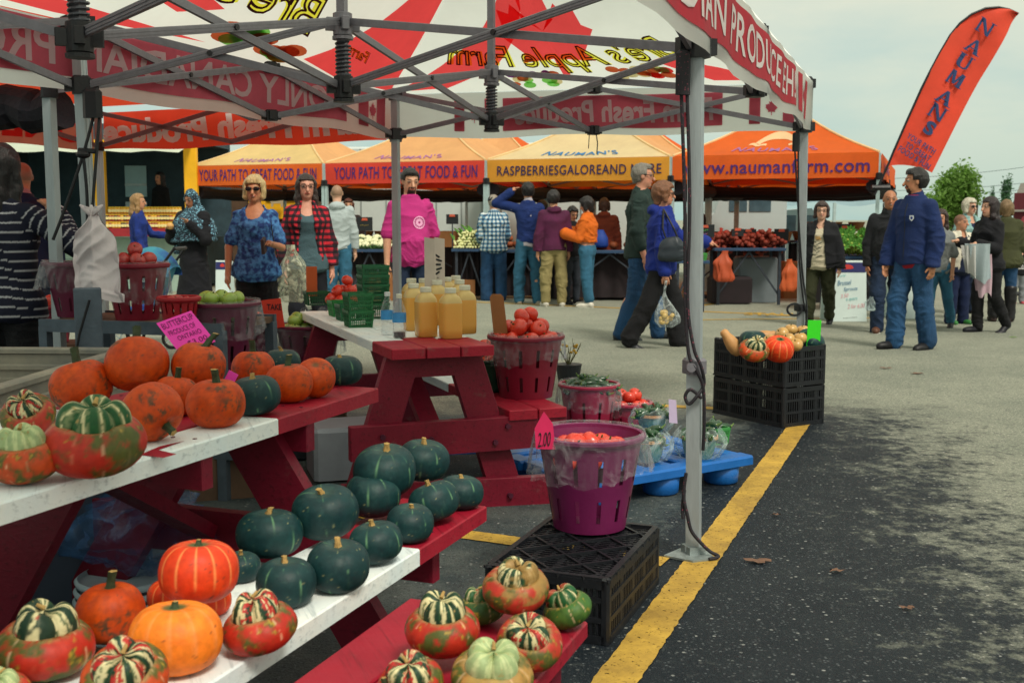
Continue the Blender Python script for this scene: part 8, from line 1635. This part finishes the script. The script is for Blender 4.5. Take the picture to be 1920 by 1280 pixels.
def drape(label, c, q, w_, h_, seed, nm='folded_garment'):
    s = MB(); s.grid(lambda a, t: Vector((q.x+(a-.5)*w_*(1-.25*t)+.05*t, q.y-.02-.05*math.sin(math.pi*a)-.025*math.sin(9*a+seed+3*t), q.z+.06-h_*t+.03*math.sin(7*a+seed)*t)), 22, 16); s.grid(lambda a, t: Vector((q.x+(a-.5)*w_*(1-.25*t)+.05*t, q.y+.06, q.z+.06-h_*t*.9)), 22, 16); return tag(s.build(nm, c, None, smooth=True), label, 'garment')
drape('pale grey garment over the arm of the long haired woman', cloth('greygarment', (168, 184, 190), .08), q+Vector((.0, -.03, .02)), .26, .42, 1); drape('pale pink garment hanging below the grey one on her arm', cloth('pinkgarment', (206, 176, 190), .08), q+Vector((.07, .04, -.10)), .20, .46, 4); drape('white cloth held in the hands of the long haired woman', cloth('whitegarment', (206, 206, 204), .06), q+Vector((-.10, -.02, .0)), .14, .34, 7)
i = person('person in olive green parka and tall black boots at the right edge', 1882, 14.2, 1.52, face=165, fem=True, w=1.12, h=.010, skin=C(200, 150, 120), hair=dict(col=C(120, 96, 66), style='bob'), aR=((.2, .1, -1), (-.35, .7, -.1)), top=[dict(m=cloth('parka', (74, 78, 46), .15), inf=.040, hem=.37, flare=.03, sleeve=.55)], bottom=dict(m=J1), shoes=(52, 36, 36), extra=lambda i: sdf_obj('boots', SDF().cap(i['dn']['R'][1]*i['U'], i['dn']['R'][2]*i['U'], .052*i['U'], .038*i['U']).cap(i['dn']['L'][1]*i['U'], i['dn']['L'][2]*i['U'], .052*i['U'], .038*i['U']), .011, mat('boot_black', C(20, 18, 22), .4), i['E'], folds(.005, 3)))
def girl_print(i): chest_print(i, mat('print_white', C(216, 216, 216), .8), .13, .15, .63, lambda m_, at: [put(m_, s, lambda a, b_, off, y0=y0: at(.05+.9*a, y0+.26*b_), 0, .02) for s, y0 in (('PEACE', .70), ('LOVE', .38), ('glitter', .06))], 0, .018)
person('small fair haired girl in black lettered tee and pale trousers at the right edge', 1911, 17.2, .93, face=-8, h=.0085, w=1.1, skin=C(214, 164, 140), hair=dict(col=C(206, 176, 120), style='bob'), aR=((.3, .2, -.9), (0, .8, .3)), aL=((-.2, 0, -1), (0, .2, -1)), top=[dict(m=BLK, inf=.018, hem=.42, sleeve=.5, neck=.84)], bottom=dict(m=cloth('greyleg', (150, 156, 162), .1)), shoes=(190, 90, 100), extra=girl_print)
person('vendor in black behind the table under the orange tent', 1302, 18.4, 1.66, face=40, h=.011, hair=dict(col=HB, style='short'), top=[dict(m=BLK, inf=.030, hem=.46)], bottom=dict(m=BLK))
person('shopkeeper with dark hair standing in the shadow of the food stall', 306, 21.6, 1.62, face=-30, fem=True, h=.012, z0=.55, hair=dict(col=HB, style='long'), top=[dict(m=BLK, inf=.02, hem=.46)], bottom=dict(m=BLK))
person('shopper in maroon top far behind under the right tent', 1660, 22.5, 1.62, face=200, fem=True, h=.013, hair=dict(col=HB, style='bob'), top=[dict(m=cloth('maroontop', (70, 26, 44)), inf=.02, hem=.48)], bottom=dict(m=BLK)); person('shopper in dark jacket behind the cauliflower table', 655, 18.8, 1.62, face=10, h=.013, hair=dict(col=C(80, 40, 30), style='bob'), top=[dict(m=cloth('darkbrown', (54, 36, 34)), inf=.026, hem=.48)], bottom=dict(m=BLK))
person('shopper in dark cap behind the blue jumper man', 1016, 18.9, 1.58, face=190, h=.013, hair=dict(col=HB, style='short', t=.016), top=[dict(m=NVY, inf=.026, hem=.48)], bottom=dict(m=BLK))
person('shopper in faded pink top at the right edge behind the girl', 1932, 19.0, 1.62, face=-60, fem=True, h=.013, hair=dict(col=HBR, style='bob'), top=[dict(m=cloth('fadedpink', (206, 96, 110)), inf=.02, hem=.48)], bottom=dict(m=J2_))
# ================================================================ strollers, sandwich boards, small things
def stroller(label, px_, d, c, canopy=True, face=1):
    o = KD(px_, 500, d); o.z = 0; E = thing('stroller', label, 'stroller', o)
    m_ = MB(); m_.tube([(-.25, -.22, .15), (-.05, -.2, .55), (.30, -.2, 1.0)], .014, 8).tube([(-.25, .22, .15), (-.05, .2, .55), (.30, .2, 1.0)], .014, 8).tube([(.30, -.2, 1.0), (.30, .2, 1.0)], .018, 8).tube([(.25, -.22, .12), (.0, -.2, .55)], .014, 8).tube([(.25, .22, .12), (.0, .2, .55)], .014, 8); m_.build('frame', M_BLK, E)
    m_ = MB(); m_.box((-.02, 0, .42), (.36, .36, .06), RY(-.2), ch=.02).box((.12, 0, .64), (.06, .36, .5), RY(.35), ch=.02); m_.build('seat', c, E)
    if canopy: m_ = MB(); m_.grid(lambda a, t: Vector((.02-.30*math.cos(math.pi*(.15+.75*t))*.8, -.23*math.cos(math.pi*a), .72+.30*math.sin(math.pi*(.15+.75*t))*math.sin(math.pi*a)**.6+.0)), 16, 12); m_.build('hood', c, E, smooth=True)
    for x in (-.26, .26):
        for y in (-.23, .23):
            m_ = MB(); m_.tube([(x+.09*math.cos(a), y, .105+.09*math.sin(a)) for a in np.linspace(0, 2*math.pi, 17)], .017, 8); w_ = m_.build('wheel', M_TYRE, E); m_ = MB()
            for k in range(5): a = k*1.257; m_.bar((x, y, .105), (x+.08*math.cos(a), y, .105+.08*math.sin(a)), .012, .01)
            m_.build('spokes', M_LEGW, w_)
stroller('stroller with blue and teal hood behind the apple baskets', 283, 11.4, print_fab('hood_print', C(30, 66, 140), C(50, 130, 150), 3.5, ring=False)); stroller('black stroller with pale spoked wheels behind the older woman in blue', 536, 13.3, BLK, False)
def sboard(label, px0, px1, ybot, d, txt=True):
    a, b_ = KD(px0, 500, d), KD(px1, 500, d); w_ = b_.x-a.x; h_ = KD(0, 488, d).z; E = thing('sandwich_board', label, 'sign board', (a.x, d, 0), 0); M_ = Matrix.Rotation(-.13, 3, 'X')
    def at(x, z, o=0.0): return M_ @ Vector((x*w_, -o, z*h_))
    rt = M_
    MB().box(at(.5, .5), (w_, .03, h_), rt, ch=.006).build('panel', mat('board_white', C(206, 222, 220), .5, .05, 4), E); m_ = MB(); m_.box(Vector((w_/2, .33, h_*.48)), (w_, .03, h_*.98), Matrix.Rotation(.16, 3, 'X')); m_.build('rear_panel', MATS['board_white'], E)
    m_ = MB(); m_.box(at(.5, .885, .018), (w_*.96, .004, h_*.16), rt); m_.build('header', mat('header_navy', C(34, 40, 96), .6, .1, 5), E); m_ = MB(); m_.lathe([(.001, 0), (.085, .0)], 14, caps=False); m_ = MB()
    m_.add([at(.5+.16*math.cos(t), .875+.06*math.sin(t)*(1 if math.sin(t) > 0 else .35), .022) for t in np.linspace(0, 6.28, 16)[:-1]], [tuple(range(15))]); m_.build('emblem', mat('emblem_red', C(190, 50, 46), .7), E)
    if txt:
        mm = [mat('pen_'+n, C(*c), .8) for n, c in (('teal', (40, 110, 150)), ('pink', (226, 160, 170)), ('aqua', (110, 190, 190)), ('black', (30, 40, 40)))]; m_ = MB()
        for s, x0_, x1_, z0_, z1_, k in (('Brussel', .24, .60, .585, .665, 0), ('Sprouts', .40, .76, .475, .555, 0), ('3.50', .32, .52, .38, .44, 1), ('a quart', .46, .76, .32, .38, 2), ('2 for 6.00', .50, .95, .21, .28, 1), ('Product of Ontario', .38, .74, .045, .062, 3), ('new', .06, .20, .78-.07, .78-.03, 2), ('crop', .30, .45, .78-.07, .78-.03, 2)): put(m_, s, lambda a_, b2, off: at(x0_+(x1_-x0_)*a_, z0_+(z1_-z0_)*b2+.02*a_, .021), k, -.004, .2)
        m_.build('lettering', mm, E)
sboard('white sandwich board reading Brussel Sprouts beside the olive trousers woman', 1556, 1628, 598, 14.2); sboard('second white sandwich board glimpsed behind the walking men', 1678, 1722, 598, 14.6, False); sboard('pale sandwich board behind the woman in the headscarf', 402, 428, 545, 16.6, False)
carrier('orange plastic bag of produce hanging beside the canopy leg', KD(1481, 486, 14.6), .42, .20, mat('bag_orange', C(222, 110, 62), .5, .15, 9, transl=.3), 12, name='produce_bag')
carrier('rust orange bag hanging from the onion table', KD(1358, 470, 16.7), .46, .26, mat('bag_rust', C(176, 76, 44), .5, .15, 9), 15, name='produce_bag')
q = KD(1367, 560, 17.3); tag(MB().box((q.x, q.y, .22), (.62, .5, .40), None, ch=.04).build('storage_tub', MATS['dark_skirt']), 'dark storage tub under the onion table', 'tub'); q = KD(1415, 545, 17.6); tag(MB().box((q.x, q.y, .36), (.60, .5, .70), None, ch=.03).build('storage_box', mat('box_grey', C(110, 120, 126), .6, .1, 5)), 'tall grey box under the onion table', 'box')
q = KD(1310, 478, 15.8); ptable(1262, 1332, 15.6, .72, 'small dark table of greens behind the nearest canopy leg'); q.z = .72; gbasket('green berry basket on the small dark table', Vector((KD(1312, 470, 15.7).x, 15.75, .72)), .2, .2, .1, (70, 150, 70))

# ---- boxes, crates and bottles that crowd the stalls under the tents
def carton(label, px_, py, d, w_, h_, c, z0=0.0): q = KD(px_, py, d); tag(MB().box((q.x, q.y, z0+h_/2), (w_, .32, h_), RZ(random.uniform(-.15, .15)), ch=.004).build('carton', c), label, 'box')
M_DKBOX = mat('dark_crate', C(40, 38, 42), .7, .25, 8)
carton('brown carton under the leek table', 868, 540, 18.2, .40, .32, M_BRNBOX); carton('brown carton on the back table left of the plaid shirt man', 838, 440, 19.3, .36, .26, M_BRNBOX, .82); carton('dark crate under the cauliflower table at its left', 668, 545, 18.0, .5, .4, M_DKBOX); carton('brown carton under the cauliflower table at its right', 716, 545, 18.0, .42, .45, M_BRNBOX)
carton('dark crate stacked behind the plum hoodie', 1046, 545, 18.4, .55, .55, M_DKBOX); carton('dark crate under the table beside the rust jacket', 1150, 545, 18.2, .6, .5, M_DKBOX); carton('brown carton under the table behind the green shirt man', 1205, 545, 18.2, .45, .5, M_BRNBOX); carton('brown carton on the ground right of the onion table', 1490, 540, 18.5, .5, .6, M_BRNBOX); carton('dark crate stack beside the sprout table', 1545, 540, 17.6, .5, .75, M_DKBOX); carton('dark crate under the sprout table', 1600, 560, 16.0, .6, .5, M_DKBOX); carton('dark crate under the sprout table at its right end', 1650, 560, 16.1, .45, .6, M_DKBOX)
ptable(1490, 1640, 20.5, .9, 'dark back table far under the right tent', skirt=dkskirt); ptable(1300, 1480, 20.0, .9, 'dark back table behind the onion bags', skirt=dkskirt); ptable(640, 900, 20.8, .9, 'dark back table far behind the cauliflower and leeks', skirt=dkskirt)
pw = once('wicker', lambda: tag(MB().lathe([(.10, 0), (.15, .16), (.156, .165), (.15, .17)], 18).build('wicker_basket', mat('wicker', C(120, 82, 46), .8, .3, 30, .4, 60), None), 'wicker basket on the dark back tables under the tents', 'basket', 'wicker baskets on the back tables'))
for k in range(9): pw((KD(1310+20*k, 450, 20.3).x, 20.3, .9), (0, 0, k))
for k in range(7): pw((KD(1500+21*k, 450, 20.8).x, 20.8, .9+.17*(k % 2)), (0, 0, k))
for k in range(8): pw((KD(655+31*k, 450, 21.1).x, 21.1, .9), (0, 0, k))
